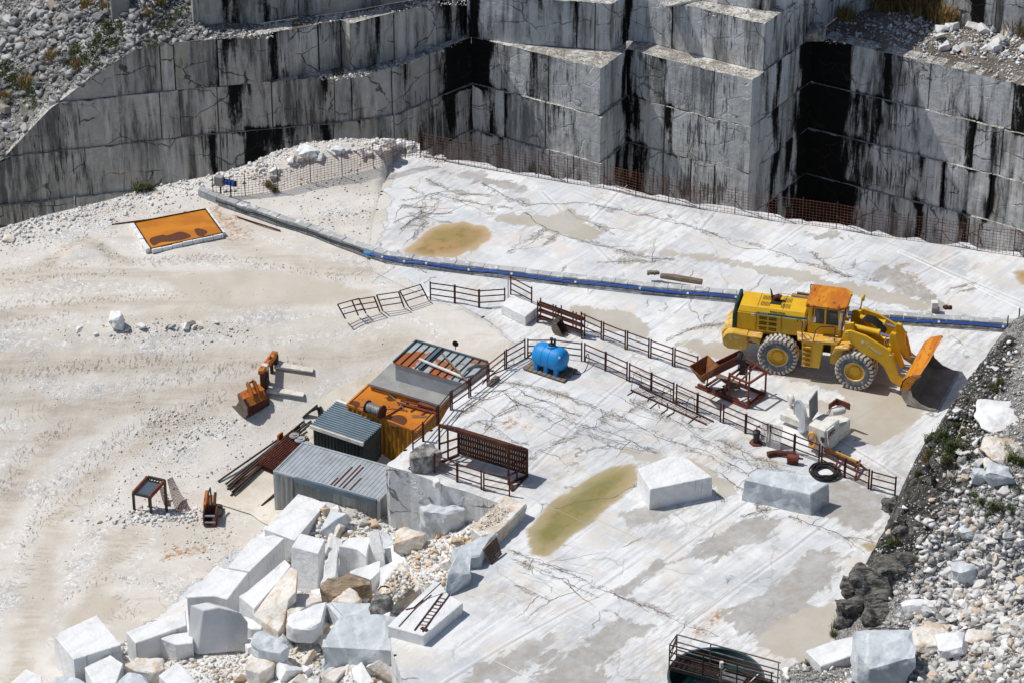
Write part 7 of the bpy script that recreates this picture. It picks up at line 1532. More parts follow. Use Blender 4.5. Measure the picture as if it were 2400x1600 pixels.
# --- foreground slope
M_out=mat2('dark_outcrop_stone',(.06,.056,.05),(.20,.19,.17),2.2,.4,.6,.9,0,.10,5,(.42,.40,.37),6,.60,.70,stretch=(1,3,2))
S1=[];B1=[]
tries=0
while len(S1)<17000 and tries<90000:
    tries+=1; px=rs.uniform(1790,2430); py=rs.uniform(800,1625); h=onpx(BV_slope,px,py)
    if h is None: continue
    pp=np.array([[h[0],h[1]]]); d=float(sdf(pp,SPOLY)[0])
    if d<.12: continue
    ax=smst(np.array((px-1950)/350.))*smst(np.array((py-1050)/250.)); rockz=math.exp(-(max(0,d-1.2)/float(np.interp(h[1],[-20,-16,-10,-5],[1.6,2.6,1.7,.9])))**2)*(1 if 1120<py<1510 else .4)
    cl=mnoise.noise(Vector((h[0]*.45,h[1]*.45,3)))
    if rs.rand()<rockz*.88: continue
    if rs.rand()> .55+.45*ax+cl*.4: continue
    s_=.048*(1-rs.rand())**-.6; s_=min(s_,.34)*(1+.40*float(ax)); 
    if py<1150: s_*=.75
    S1.append((h[0],h[1],h[2],s_))
gravel('slope_rubble',S1,M_slo,1)
n=0
while n<165:
    px=rs.uniform(1830,2420); py=rs.uniform(860,1610)**1.0; h=onpx(BV_slope,px,py)
    if h is None: continue
    d=float(sdf(np.array([[h[0],h[1]]]),SPOLY)[0]); ax=float(smst(np.array((px-1900)/350.))*smst(np.array((py-1100)/250.)))
    if d<.5 or rs.rand()>.22+.78*ax or (1120<py<1500 and d<2.6): continue
    if 1850<px<2150 and py>1480: continue
    B1.append((h[0],h[1],h[2],rs.uniform(.34,.52)*(1+.35*ax*rs.rand()))); n+=1
stones(B1,M_slo,'loose angular white marble stone on the gravel slope above the round tank','loose stones on the near gravel slope',3)
def slope_b(px,py,w,h_,label,m,seed,name='boulder',cat='boulder',flat=.55,depth=.8,rough=.07,sink=.1):
    q=onpx(BV_slope,px,py); 
    if q is None: return
    o=boulder(px,py,w,h_,q[2]-sink,label,m,name,cat,seed,depth=depth,flat=flat,rough=rough); return o
slope_b(2340,985,105,50,'broad flat white rock lying high on the slope near the wire posts',M_wmar,31,flat=.45,depth=1.3)
slope_b(2350,1065,95,40,'cream flat rock below the broad white one on the slope',M_tmar,32,flat=.5,depth=1.1)
slope_b(2345,1125,75,60,'round shouldered white rock in the middle of the slope at the right edge',M_gmar,33,flat=.6)
slope_b(2325,1095,40,35,'small cream rock just above the round shouldered white rock',M_tmar,34)
slope_b(2295,1135,36,45,'upright pale grey stone left of the round shouldered white rock',M_gmar,35,flat=.9)
slope_b(2270,1255,48,42,'grey stone block where the slope turns coarse',M_gmar,36)
slope_b(2255,1365,62,50,'smooth grey rock leaning in the coarse stones of the slope',M_gmar,37,flat=.9)
slope_b(2150,1430,70,28,'long white slab stone below the dark rock outcrop',M_wmar,38,flat=.8,depth=.5)
slope_b(2230,1535,80,55,'large rounded white rock in the bottom right corner area',M_wmar,39,flat=.8)
slope_b(2290,1500,62,34,'white rock with tan patch right of the black hose on the slope',M_tmar,40)
slope_b(2190,1505,110,40,'flat tan stained slab behind the large grey boulder at the bottom',M_tmar,41,flat=.6)
slope_b(2068,1580,150,120,'very large smooth grey boulder with a broken dark crest at the bottom edge',M_gmar,48,flat=.75,depth=.95,rough=.06,sink=.3)
zb=.75
block([(1888,1523),(1950,1500),(2010,1486),(2045,1505),(2010,1530),(1925,1560)],1.0,.9,'long clean cut marble block beside the very large grey boulder at the bottom',rough=.02,group=None)
slope_b(1818,1598,110,60,'grey rough rock at the bottom edge right of the round tank',M_gmar,47,flat=.8)
# dark outcrop ribs
for i,(px,py,w,h_) in enumerate([(1990,1460,70,80),(2035,1400,90,90),(2080,1350,80,60),(2110,1270,60,50),(2000,1400,60,60),(2130,1330,70,50),(2085,1210,40,60),(2060,1455,80,60)]):
    slope_b(px,py,w,h_,['dark ribbed outcrop rock lowest against the floor','dark outcrop rock in the thick middle of the outcrop','dark outcrop rock behind the middle of the outcrop','weathered brown outcrop rock near the upper corner of the slope foot','dark jagged outcrop rock overhanging the white floor','dark flat outcrop rock facing the coarse stones','tall dark outcrop corner beside the railing end','dark outcrop rock just above the black hose'][i],M_out,60+i,name='rock_outcrop',cat='outcrop',flat=.8,depth=1.0,rough=.22,sink=.3)
# --- hill top-left
S2=[];B2=[]
for _ in range(30000):
    if len(S2)>=8500: break
    px=rs.uniform(-10,620); py=rs.uniform(-10,380); h=onpx(BV_hill,px,py)
    if h is None: continue
    big=mnoise.noise(Vector((h[0]*.25,h[1]*.25,1)))
    if rs.rand()>.75+big: continue
    f=1.0 if (px<330 and py<200-.3*px+60) else .55
    S2.append((h[0],h[1],h[2],min(.06*(1-rs.rand())**-.62,.5)*(.6+f*.7)))
gravel('scree_rubble',S2,M_sth,2)
n=0
while n<55:
    px=rs.uniform(0,430); py=rs.uniform(0,360); h=onpx(BV_hill,px,py)
    if h is None or (px>300 and rs.rand()<.6): continue
    B2.append((h[0],h[1],h[2],rs.uniform(.42,.95)*(1.0 if px<260 else .65))); n+=1
stones(B2,M_sth,'grey angular stone lying on the scree above the quarry wall','grey stones on the far scree',5)
h=onpx(BV_hill,283,45)
if h:
    b=Vector(h); solo(MB().hexa([b+Vector(q) for q in ((-.5,0,-.3),(.45,0,-.3),(.45,.8,-.3),(-.5,.8,-.3))],[b+Vector(q) for q in ((-.55,.1,1.5),(.5,.1,1.5),(.5,.9,1.5),(-.55,.9,1.5))]),'concrete_block',M_conc,'tall grey concrete block standing on the scree at the top edge','block',b,bevel=.08)
# dark rounded rocks on the ledge top
def lb(px,py,z,s_,m,label,seed,name='boulder'): b=W(px,py,z); o=boulder(px,py,s_*54,s_*34,z,label,m,name,'boulder',seed,depth=.9); return o
lb(455,60,.3,1.6,M_dstone,'dark stained boulder on the upper ledge left of the top wall',71); lb(490,40,.3,1.5,M_dstone,'second dark stained boulder against the end of the top wall',72); lb(440,30,.4,1.3,M_dstone,'pale topped boulder behind the two dark ones on the upper ledge',73)
lb(1905,92,L1,1.5,M_dstone,'large grey boulder on the corner of the right terrace',74)
# --- terraces
S3=[]; 
def terr(n_,pxr,pyr,z,smin,smax,cond=lambda a,b:True):
    o=[];k=0
    while len(o)<n_ and k<n_*20:
        k+=1; px=rs.uniform(*pxr);py=rs.uniform(*pyr)
        if not cond(px,py): continue
        w=W(px,py,z); o.append((w[0],w[1],z,min(smin*(1-rs.rand())**-.5,smax)))
    return o
front=lambda px:np.interp(px,[2000,2400],[108,200])
S3+=terr(1700,(1925,2430),(30,190),L1,.07,.30,lambda a,b:b<front(a)-4 and b>np.interp(a,[1960,2060,2190,2225,2336,2430],[42,20,30,50,80,95]) and rs.rand()<(1.0 if 2080<a<2400 and b<np.interp(a,[2080,2400],[95,150]) else .35))
S3+=terr(500,(600,1100),(0,60),L0,.05,.22,lambda a,b:abs(b-np.interp(a,[600,830,925,1000],[68,36,22,5]))<9)
S3+=terr(350,(480,640),(55,92),L0,.05,.2)
S3+=terr(450,(750,1090),(90,190),L1,.05,.22,lambda a,b:abs(b-np.interp(a,[750,850,920,1040,1090],[186,172,155,112,88]))<9)
S3+=terr(80,(1640,1790),(0,40),L0,.05,.15)
gravel('ledge_rubble',S3,M_st,3)
stones(terr(26,(2190,2400),(60,130),L1,.5,.95),M_st,'white broken stone on the dark dirt of the right terrace','white stones on the right terrace',8)
# --- heap rubble between blocks
S4=[];HP=[(860,1180),(1160,1190),(1180,1220),(1060,1390),(950,1500),(960,1620),(560,1620),(430,1560),(440,1500),(560,1470),(640,1500),(660,1330),(760,1200)]
HPn=np.array(HP,float)
def inpx(px,py,poly): return bool(inpoly(np.array([[px,py]]),poly)[0])
k=0
while len(S4)<11000 and k<50000:
    k+=1; px=rs.uniform(260,1180); py=rs.uniform(1180,1620)
    if not inpx(px,py,HP) and not (py>1500 and px>280 and rs.rand()<.7) : continue
    g_=onpx(BV_yard,px,py)
    if g_ is None: continue
    S4.append((*g_,min(.055*(1-rs.rand())**-.55,.34)))
gravel('heap_rubble',S4,M_stt,4)
SLB={}
def slabmesh(k,m):
    if (k,m.name) in SLB: return SLB[(k,m.name)]
    r=np.random.RandomState(900+k); bm=bmesh.new(); dx,dy,dz=1,r.uniform(.5,.85),r.uniform(.28,.55)
    for a in (-1,1):
        for b in (-1,1):
            for c in (-1,1):
                if r.rand()<.18: continue
                bm.verts.new(((a*dx*r.uniform(.72,1))/2,(b*dy*r.uniform(.7,1))/2,(c*dz*r.uniform(.8,1))/2))
    for _ in range(3): v=r.uniform(-.5,.5,3); bm.verts.new((v[0]*dx,v[1]*dy,dz*.5*r.choice([-1,1])))
    bmesh.ops.convex_hull(bm,input=bm.verts); bmesh.ops.delete(bm,geom=[v for v in bm.verts if not v.link_faces],context='VERTS')
    bmesh.ops.bevel(bm,geom=bm.edges[:],offset=.012,segments=1,affect='EDGES',clamp_overlap=True)
    for _ in range(2):
        le=[e for e in bm.edges if e.calc_length()>.13]
        if le: bmesh.ops.subdivide_edges(bm,edges=le,cuts=1,use_grid_fill=True)
    bmesh.ops.triangulate(bm,faces=bm.faces); bm.normal_update()
    for v in bm.verts: q=v.co*3; v.co+=v.normal*(mnoise.noise(q+Vector((k,0,0)))*.018+mnoise.noise(q*3)*.008)
    me=bpy.data.meshes.new('marble_chunk'); bm.to_mesh(me); bm.free(); me.materials.append(m); SLB[(k,m.name)]=me; return me
k=0;q_=0
HB=[(790,1235),(880,1240),(930,1300),(1000,1400),(960,1470),(940,1600),(640,1620),(560,1600),(600,1500),(680,1480),(700,1440),(760,1330),(770,1260)]
while q_<62 and k<2000:
    k+=1; px=rs.uniform(560,1060); py=rs.uniform(1180,1610)
    if not inpx(px,py,HB): continue
    g_=onpx(BV_yard,px,py)
    if g_ is None: continue
    s_=rs.uniform(.6,1.35); mt=[M_wmar,M_wmar,M_gmar,M_tmar][rs.randint(4)]
    o=bpy.data.objects.new('marble_chunk',slabmesh(rs.randint(12),mt)); COL.objects.link(o); o.location=(g_[0],g_[1],g_[2]+s_*.12); o.rotation_euler=(rs.normal(0,.4),rs.normal(0,.4),rs.uniform(0,6.28)); o.scale=(s_,s_,s_); q_+=1
    lb_={'cut_white_marble':'sharp edged broken white marble piece wedged among the large blocks of the heap','grey_marble':'sharp edged broken grey marble piece wedged among the large blocks of the heap','tan_stained_marble':'sharp edged tan stained marble piece wedged among the large blocks of the heap'}[mt.name]
    tag(o,lb_,'marble piece','broken '+mt.name.replace('_',' ')+' pieces in the heap')
B4=[];k=0
while len(B4)<75 and k<3000:
    k+=1; px=rs.uniform(560,1150); py=rs.uniform(1195,1600)
    if not inpx(px,py,HP): continue
    g_=onpx(BV_yard,px,py)
    if g_: B4.append((*g_,rs.uniform(.35,.8)))
stones(B4,M_stt,'broken cream or white stone filling the gaps of the block heap','broken stones filling the block heap',11)
# on-top gravel of the tilted slab & ledge
def patch(poly,z,n_,smin,smax,m,name,seed,zf=None):
    o=[];xs=[p[0] for p in poly];ys=[p[1] for p in poly];k=0
    while len(o)<n_ and k<n_*30:
        k+=1; px=rs.uniform(min(xs),max(xs));py=rs.uniform(min(ys),max(ys))
        if inpx(px,py,poly): zz=z if zf is None else zf(px,py); w=W(px,py,zz); o.append((w[0],w[1],zz,min(smin*(1-rs.rand())**-.5,smax)))
    return gravel(name,o,m,seed)
patch([ZB(1950,900),ZB(2060,760),ZB(2180,760),ZB(2270,880),ZB(2060,1060)],-.85,700,.05,.28,M_stt,'slab_gravel',6,lambda a,b:-.75-.25*max(0,(b-1360)/60))
patch([ZC(1500,1150),ZC(1700,960),ZC(1900,1000),ZC(1700,1180),ZC(1450,1260)],.66,260,.03,.12,M_stt,'ledge_gravel',7)
# --- ridge and yard gravel
S5=[];k=0
YL=YEDGE
def yz(x,y): 
    z=drop(BV_yard,x,y); return z
while len(S5)<5200 and k<40000:
    k+=1; t_=rs.rand(); i=rs.randint(0,len(YL)-2); a=np.array(YL[i]);b=np.array(YL[i+1]); p=a+(b-a)*rs.rand(); p=p+np.array([rs.normal(0,.3),-abs(rs.normal(0,1.0))])
    z=yz(p[0],p[1])
    if z is None: continue
    S5.append((p[0],p[1],z,min(.05*(1-rs.rand())**-.5,.26)))
gravel('ridge_gravel',S5,M_st,8)
B5=[];k=0
while len(B5)<34 and k<900:
    k+=1; px=rs.uniform(640,985); py=np.interp(px,[640,700,770,850,935,985],[398,372,352,343,338,352])+rs.uniform(-2,22); g_=onpx(BV_yard,px,py)
    if g_: B5.append((*g_,rs.uniform(.3,.75)))
stones(B5,M_st,'white broken rock heaped on the ridge behind the wire mesh fence','rocks on the far ridge',13)
g_=onpx(BV_yard,912,346)
if g_: boulder(912,346,40,22,g_[2],'brown flat boulder on top of the far ridge corner',M_dstone,seed=80,flat=.7)
for (px,py,w,h_,l,sd) in ((720,366,60,26,'pale bulging rock mass on the ridge left of the brown boulder',81),(790,358,45,22,'second pale rock on the ridge crest',82),(275,776-4,40,48,'tall white standing stone with a split side on the gravel bank',83),(189,778,20,14,'small white cube like stone left of the tall standing stone',84)):
    g_=onpx(BV_yard,px,py)
    if g_: boulder(px,py,w,h_,g_[2]-.1,l,M_wmar,seed=sd,flat=1.0)
B6=[]
for (px,py,s_) in ((332,770,.5),(392,767,.35),(403,768,.42),(415,772,.3),(428,765,.4),(436,770,.45),(446,762,.5),(455,768,.35),(506,758,.3),(540,770,.25),(300,775,.35),(225,785,.25),(470,772,.3)):
    g_=onpx(BV_yard,px,py)
    if g_: B6.append((*g_,s_))
stones(B6,M_st,'white stone in the low row on the gravel bank right of the tall standing stone','row of stones on the gravel bank',17)
g_=onpx(BV_yard,20,563); 
if g_: boulder(20,563,34,12,g_[2],'flat pale stone slab at the left edge of the gravel bank',M_tmar,seed=85,flat=.8)
S6=[];k=0
ZN=[[(150,800),(150,770),(300,755),(560,755),(620,775),(500,785),(300,795)],[(230,1100),(330,1000),(520,1000),(620,1100),(500,1160),(420,1230),(300,1260),(200,1230)],[(450,1210),(640,1190),(620,1240),(500,1330),(400,1260)],[(0,560),(120,520),(330,470),(460,450),(480,480),(320,520),(250,560),(80,590)],[(330,950),(560,980),(500,1060),(350,1040)],[(640,420),(850,400),(900,440),(860,560),(700,520),(640,480)]]
while len(S6)<4600 and k<50000:
    k+=1; zn=ZN[rs.randint(len(ZN))]; xs_=[p[0] for p in zn];ys_=[p[1] for p in zn]; px=rs.uniform(min(xs_)-20,max(xs_)+20);py=rs.uniform(min(ys_)-15,max(ys_)+15)
    if not inpx(px,py,zn) and rs.rand()<.75: continue
    g_=onpx(BV_yard,px,py)
    if g_ is None or mnoise.noise(Vector((g_[0]*.5,g_[1]*.5,9)))<-.12: continue
    S6.append((*g_,min(.03*(1-rs.rand())**-.5,.16)))
k=0
while k<2600: 
    k+=1; px=rs.uniform(0,900);py=rs.uniform(450,1500); g_=onpx(BV_yard,px,py)
    if g_: S6.append((*g_,min(.022*(1-rs.rand())**-.5,.10)))
for _ in range(260):
    px=300+rs.normal(0,35)+25;py=1213+rs.normal(0,10)-.1*(px-300); px+=rs.uniform(-30,110); g_=onpx(BV_yard,px,py)
    if g_: S6.append((*g_,rs.uniform(.06,.28)))
gravel('yard_gravel',S6,M_st,9)
# --- debris on the floor near cracks and block feet
S7=[]
for li in (6,7,8,10,11,13,16,18):
    l=CRK[li]
    for _ in range(60):
        i=rs.randint(len(l)-1); a=np.array(l[i]);b=np.array(l[i+1]); p=a+(b-a)*rs.rand()+rs.normal(0,.18,2); S7.append((p[0],p[1],-.005,rs.uniform(.02,.06)))
for _ in range(500):
    px=rs.uniform(950,2100);py=rs.uniform(640,1590); w=W(px,py,0)
    if inpoly(np.array([w[:2]]),BPOLY)[0]: S7.append((w[0],w[1],-.005,rs.uniform(.015,.05)))
for _ in range(900):
    i=rs.randint(1,13); a=np.array(BPOLY[i]);b=np.array(BPOLY[i+1]); p=a+(b-a)*rs.rand()+np.array([rs.normal(0,.1),-abs(rs.normal(0,.25))]); S7.append((p[0],p[1],-.01,rs.uniform(.04,.2)))
for bo in [x for x in COL.objects if x.name.startswith('marble_block') and x.parent is None and x.location.z<.3 and x.location.z>-.3]:
    rad_=max(bo.dimensions.x,bo.dimensions.y)/2
    for _ in range(45):
        a=rs.uniform(0,6.28); r_=rad_*rs.uniform(.8,1.25); S7.append((bo.location.x+r_*math.cos(a),bo.location.y+r_*math.sin(a)*.8,-.005,rs.uniform(.02,.09)))
gravel('floor_debris',S7,M_st,10)
# lumpy broken lip along the far edge
m=MB()
# ------------------------------------------------------------------ plants
def leafmat(name,a,b): 
    s=Sh(name,.7,spec=.2); r=s.attr('rnd'); return s.out(s.mix(r,a,b))
M_lf=leafmat('green_leaves',(.035,.060,.018),(.11,.14,.045)); M_lf2=leafmat('olive_leaves',(.05,.06,.025),(.17,.16,.07)); M_gr=leafmat('dry_grass_blades',(.22,.15,.06),(.36,.26,.11))
def leafmesh(kind,seed):
    r=np.random.RandomState(seed); V=[];Fc=[];A=[]
    if kind=='bush':
        cl=[(r.normal(0,.28),r.normal(0,.28),abs(r.normal(.28,.18)),r.uniform(.12,.24)) for _ in range(13)]
        for cx,cy,cz,cr_ in cl:
            for _ in range(75):
                v=r.normal(size=3);v/=np.linalg.norm(v); p=np.array([cx,cy,cz])+v*cr_*r.uniform(.5,1.05)
                if p[2]<0: continue
                d1=r.normal(size=3);d1/=np.linalg.norm(d1);d2=np.cross(d1,r.normal(size=3));d2/=np.linalg.norm(d2); s_=r.uniform(.022,.045)
                o=len(V);V+= [p-d1*s_,p+d2*s_*.6,p+d1*s_,p-d2*s_*.6];Fc.append((o,o+1,o+2,o+3));A+=[r.rand()]*4
    else:
        for _ in range(150 if kind=='grass' else 110):
            a=r.uniform(0,6.28);l=r.uniform(.2,.55);t_=r.uniform(.15,.8);b=np.array([r.normal(0,.12),r.normal(0,.12),0]);e=b+np.array([math.cos(a)*t_*l,math.sin(a)*t_*l,l]); sd=np.array([-math.sin(a),math.cos(a),0])*.012; mid=(b+e)/2+np.array([0,0,.05])
            o=len(V);V+=[b-sd,b+sd,mid+sd,mid-sd,e];Fc+= [(o,o+1,o+2,o+3),(o+3,o+2,o+4)];c_=r.rand();A+=[c_]*5
            if kind=='herb':
                for q in range(5):
                    f=r.uniform(.3,1);p=b+(e-b)*f;s_=r.uniform(.02,.045);d1=r.normal(size=3);d1/=np.linalg.norm(d1);d2=np.cross(d1,[0,0,1.]);o=len(V);V+=[p,p+d1*s_+d2*s_*.5,p+d1*s_*2,p+d1*s_-d2*s_*.5];Fc.append((o,o+1,o+2,o+3));A+=[r.rand()]*4
    me=bpy.data.meshes.new(kind); me.from_pydata([tuple(map(float,v)) for v in V],[],Fc); me.attributes.new('rnd','FLOAT','POINT').data.foreach_set('value',A); return me
PM={}
for i,(kd,mm) in enumerate((('bush',M_lf),('bush',M_lf2),('herb',M_lf2),('herb',M_lf),('grass',M_gr))):
    me=leafmesh(kd,i+3); me.materials.append(mm); PM[i]=me
def plant(bv,px,py,i,s_,label,group,name=None,z=None):
    h=onpx(bv,px,py) if bv is not None else W(px,py,z)
    if h is None: return
    nm=name or ('shrub' if i<2 else 'grass_tuft' if i==4 else 'wild_plant'); o=bpy.data.objects.new(nm,PM[i]); COL.objects.link(o); o.location=(h[0],h[1],h[2]-.03); o.scale=(s_,s_,s_); o.rotation_euler=(0,0,rs.uniform(0,6)); tag(o,label,'shrub' if i<2 else 'grass tuft' if i==4 else 'plant',group)
gh='green shrubs on the far scree'
for (px,py,s_) in ((265,100,1.7),(270,75,1.3),(205,150,1.7),(165,145,1.0),(10,185,1.5),(28,200,1.3),(70,215,1.0),(420,45,1.1),(382,65,.8),(362,108,.8),(175,118,.7),(82,240,.8),(55,175,.6)): plant(BV_hill,px,py,0,s_,'dark green shrub growing on the scree above the quarry wall',gh)
for (px,py,s_) in ((205,20,.9),(248,22,.8),(345,38,.7),(120,140,.8),(180,160,.8),(60,205,1.0),(10,235,.8),(375,10,.8)): plant(BV_hill,px,py,4,s_*1.6,'dry brown grass tuft on the far scree',"dry tufts on the far scree")
gs='wild plants on the near slope'
for (px,py,s_) in ((2180,1035,.9),(2205,1025,1.0),(2225,1050,1.1),(2235,1070,1.2),(2218,1085,1.1),(2250,1055,1.0),(2180,1065,.7),(2150,1110,.5),(2340,900,.8),(2325,905,.6),(2330,915,.6),(2370,1080,1.0),(2355,1060,.9),(2390,1085,.8),(2300,1180,.8),(2330,1190,.9),(2345,1200,.8),(2170,1020,.8),(2135,1035,.5),(2090,1275,.7),(2105,1270,.6),(1960,1470,.8),(1955,1490,.6),(2160,1128,.5),(2280,1165,.6),(2320,1210,.8),(2255,1020,.7),(2370,1200,.7),(2240,1000,.6),(2385,1150,.6),(1895,1560,.6)):
    plant(BV_slope,px,py,rs.choice([2,3,2]),s_*.95,'low olive green wild plant between the stones of the near slope',gs,name='wild_plant')
for (px,py,s_) in ((2018,1345,.7),(2010,1350,.5),(2172,1080,.6)): plant(BV_slope,px,py,4,s_*1.3,'dry grass tuft on the dark outcrop of the near slope','dry tufts on the near slope')
for (px,py,s_) in ((2100,22,1.2),(2140,28,1.3),(2175,38,1.3),(2215,52,1.3),(2225,58,1.0),(2060,20,1.0),(2370,75,1.2),(2395,80,1.2),(1980,45,1.0)): plant(None,px,py,4,s_*1.8,'brown grass clump at the foot of the wall on the right terrace','brown grass on the right terrace',z=L1)
for (px,py,s_) in ((325,442,1.2),(350,440,.9)): plant(BV_yard,px,py+6,2,s_,'yellow green weed at the foot of the left quarry wall','weeds at the foot of the left wall')
for (px,py) in ((628,436),(643,448)): plant(BV_yard,px,py,2,.7,'small dry weed by the wire mesh fence on the ridge','weeds by the ridge fence')
# ------------------------------------------------------------------ lines on the slope
def sl(px,py,dz=.12):
    h=onpx(BV_slope,px,py); return Vector(h)+Vector((0,0,dz)) if h else None
pts=[sl(1800+x/3.92,1200+y/3.92) for x,y in ((860,1130),(950,1090),(1070,1082),(1200,1095),(1350,1110),(1500,1113),(1680,1116),(1800,1100),(2000,1045),(2200,985),(2380,925))]; pts=[p for p in pts if p]
solo(MB().tube(pts,.026,6),'hose',M_black,'thin black hose running over the stones of the slope below the outcrop','hose',pts[0],smooth=True)
pts=[sl(2257,1005,.5),sl(2240,1045,.3),sl(2213,1098,.1)]; pts=[p for p in pts if p]
solo(MB().tube(pts,.012,4),'rope',mat2('yellow_green_rope',(.45,.47,.22),(.35,.36,.18)),'thin yellow green rope stretched down the slope through the plants','rope',pts[0])
c0=Vector(W(*ZC(640,503),.03)); solo(MB().tube([(c0.x+.09*math.cos(a),c0.y+.09*math.sin(a),c0.z) for a in np.linspace(0,2*math.pi,14)],.02,5,False),'hose_ring',M_bpipe,'tiny blue ring lying on the ledge beside the weathered boulder','ring',c0)

# ------------------------------------------------------------------ cracks and saw lines on the floor (thin filled strips)
M_ck=Sh('crack_filling',.95); M_ck=M_ck.out(M_ck.mix(M_ck.rng(M_ck.noise(8),.4,.6),(.10,.088,.075),(.22,.195,.165)))
M_sl=Sh('faint_saw_line',.8).out((.44,.435,.42)); M_wl2=Sh('white_chalk_line',.8).out((.87,.88,.88))
def ribbon(mb,pts,wf,z):
    n=len(pts); L=[];Rr=[]
    for i in range(n):
        a=np.array(pts[max(i-1,0)][:2]);b=np.array(pts[min(i+1,n-1)][:2]); d=b-a; l=np.linalg.norm(d); d=d/max(l,1e-6); nn=np.array([-d[1],d[0]]); w=wf(i,n)/2; p=np.array(pts[i][:2]); L.append((*(p+nn*w*rs.uniform(.5,1.3)),z)); Rr.append((*(p-nn*w*rs.uniform(.5,1.3)),z))
    mb.add(L+Rr,[(i,i+1,n+i+1,n+i) for i in range(n-1)])
def frac(line,amp,lv=4):
    P=[np.array(p[:2],float) for p in line]
    for k_ in range(lv):
        Q=[P[0]]
        for a,b in zip(P[:-1],P[1:]):
            d=b-a; l=np.linalg.norm(d)
            if l>.08: nn=np.array([-d[1],d[0]])/max(l,1e-6); Q.append((a+b)/2+nn*rs.normal(0,amp*l*.5))
            Q.append(b)
        P=Q
    return P
def infl(pts): 
    A_=np.array([p[:2] for p in pts]); return inpoly(A_,BPOLY).all() and sdfs(A_,WET+OLIVE+DAMP).max()<.1
ck=MB(); sw_=MB(); wh=MB()
for l in CRK:
    f=frac(l,.13,5); ph=rs.uniform(0,9); wm=rs.uniform(.03,.055)
    ribbon(ck,f,lambda i,n: wm*(.45+1.6*max(0,mnoise.noise(Vector((i*.11,ph,0))))),.004)
    for _ in range(3):
        i=rs.randint(1,len(f)-1); a=f[i]; d=f[min(i+3,len(f)-1)]-f[max(i-3,0)]; th=math.atan2(d[1],d[0])+rs.choice([-1,1])*rs.choice([.25,.4,1.4]); ln=rs.uniform(.5,2.4); b=a+np.array([math.cos(th),math.sin(th)])*ln
        g_=frac([a,b],.14,4)
        if infl(g_): ribbon(ck,g_,lambda i,n: .030*(1-i/n)+.008,.0045)
E1=np.array([math.cos(R(50)),math.sin(R(50))]);E2=np.array([math.cos(R(-40)),math.sin(R(-40))])
# fractured zone near the far corner and below the tank
for (cx,cy,rx,ry,n_) in ((1010,500,90,90,16),(1250,960,150,70,20),(1420,990,120,60,12),(1300,520,160,60,8),(1700,1080,120,50,10),(1250,1330,90,50,14),(2020,1190,60,50,14)):
    for _ in range(n_):
        a=np.array(W0(cx+rs.normal(0,rx*.5),cy+rs.normal(0,ry*.5))); th=rs.choice([R(50),R(-40),R(-32),R(-48),R(20)])+rs.normal(0,.22); ln=rs.uniform(.6,3.0); g_=frac([a,a+np.array([math.cos(th),math.sin(th)])*ln],.11,4)
        if infl(g_): wq=rs.uniform(.012,.035); ribbon(ck if rs.rand()<.3 else sw_,g_,lambda i,n: wq*(1.1-abs(2*i/n-1)),.004)
o=ck.build('floor_cracks',M_ck); tag(o,None,None,None,'structure')
for _ in range(130):
    px=rs.uniform(960,2350);py=rs.uniform(430,1590); a=np.array(W0(px,py)); e=E1 if rs.rand()<.65 else E2; ln=rs.uniform(1.5,7); b=a+e*ln
    if not infl([a,b,(a+b)/2]): continue
    ribbon(wh if rs.rand()<.35 else sw_,[a+(b-a)*t_ for t_ in np.linspace(0,1,8)],lambda i,n: .012+.012*rs.rand(),.003)
for l in CUT: ribbon(sw_,[np.array(l[i])+(np.array(l[i+1])-np.array(l[i]))*t_ for i in range(len(l)-1) for t_ in np.linspace(0,1,10)],lambda i,n:.03+.03*max(0,mnoise.noise(Vector((i*.2,1,0)))),.0035)
for _ in range(46):   # circular saw arcs
    c0=np.array(W0(rs.uniform(1150,2300),rs.uniform(450,1560))); r_=rs.uniform(.8,2.2); a0=rs.uniform(0,6.28); pts=[c0+r_*np.array([math.cos(a0+t_),math.sin(a0+t_)]) for t_ in np.linspace(0,rs.uniform(.6,1.6),12)]
    if infl(pts): ribbon(wh,pts,lambda i,n:.014,.003)
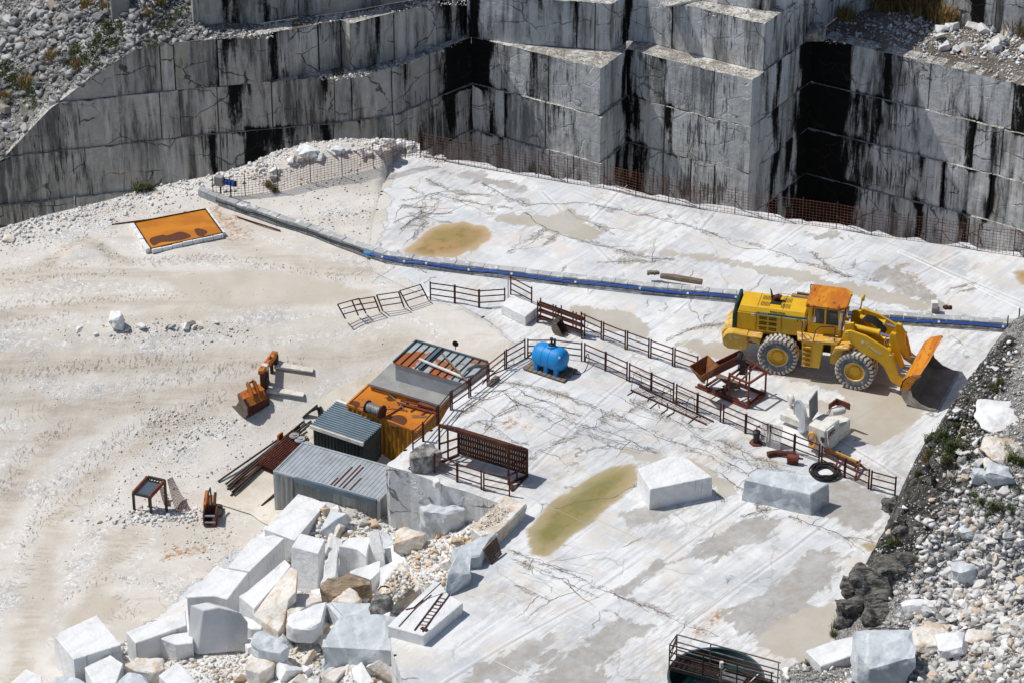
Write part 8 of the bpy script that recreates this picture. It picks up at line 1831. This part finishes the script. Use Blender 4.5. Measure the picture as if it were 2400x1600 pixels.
ribbon(wh,[np.array(W0(2112,592))+(np.array(W0(2430,742))-np.array(W0(2112,592)))*t_ for t_ in np.linspace(0,1,14)],lambda i,n:.06,.005)
o=sw_.build('saw_lines',M_sl); tag(o,None,None,None,'structure'); o=wh.build('chalk_lines',M_wl2); tag(o,None,None,None,'structure')

# tread marks pressed into the dust: short bars across each wheel path, draped on the yard
tm=MB()
def tread(line,half=.32,sp=.24):
    P=[np.array(p[:2],float) for p in line]; Q=[]
    for i in range(len(P)-1):
        p0=P[max(i-1,0)];p1=P[i];p2=P[i+1];p3=P[min(i+2,len(P)-1)]
        for k_ in range(24):
            u=k_/24; Q.append(.5*((2*p1)+(p2-p0)*u+(2*p0-5*p1+4*p2-p3)*u*u+(3*p1-p0-3*p2+p3)*u**3))
    acc=0
    for a,b in zip(Q[:-1],Q[1:]):
        l=np.linalg.norm(b-a); acc+=l
        if acc<sp: continue
        acc=0; d=(b-a)/max(l,1e-6); nn=np.array([-d[1],d[0]])
        if mnoise.noise(Vector((a[0]*.35,a[1]*.35,2)))<-.02: continue
        for sd in (-1,1):
            if rs.rand()<.25: continue
            c0=a+nn*sd*half*.25+d*rs.normal(0,.02); c1=c0+nn*sd*half*rs.uniform(.5,1.0)+d*.10; w=d*rs.uniform(.012,.03); V4=[]
            for q in (c0-w,c0+w,c1+w,c1-w):
                z=drop(BV_yard,q[0],q[1])
                if z is None: break
                V4.append((q[0],q[1],z+.008))
            if len(V4)==4: tm.add(V4,[(0,1,2,3)])
for l in RUT: tread(l)
for l in [PG(q) for q in ([(620,612),(700,626),(800,640),(860,650)],[(-20,700),(150,692),(330,680),(480,668)],[(30,1400),(80,1290),(150,1200),(260,1100)],[(170,1420),(250,1375),(330,1372)],[(230,1330),(300,1290),(350,1230)],[(250,1400),(330,1420),(380,1410)],[(300,930),(450,905),(620,880)],[(-10,1000),(120,960),(300,950)])]: tread(l,.36)
M_td=Sh('pressed_dust',.95).out((.49,.43,.355)); o=tm.build('tyre_tracks',M_td); tag(o,None,None,None,'structure')
for o in list(COL.objects):
    if o.parent is None and o.get('label') and not o.get('kind'): o['kind']='thing'
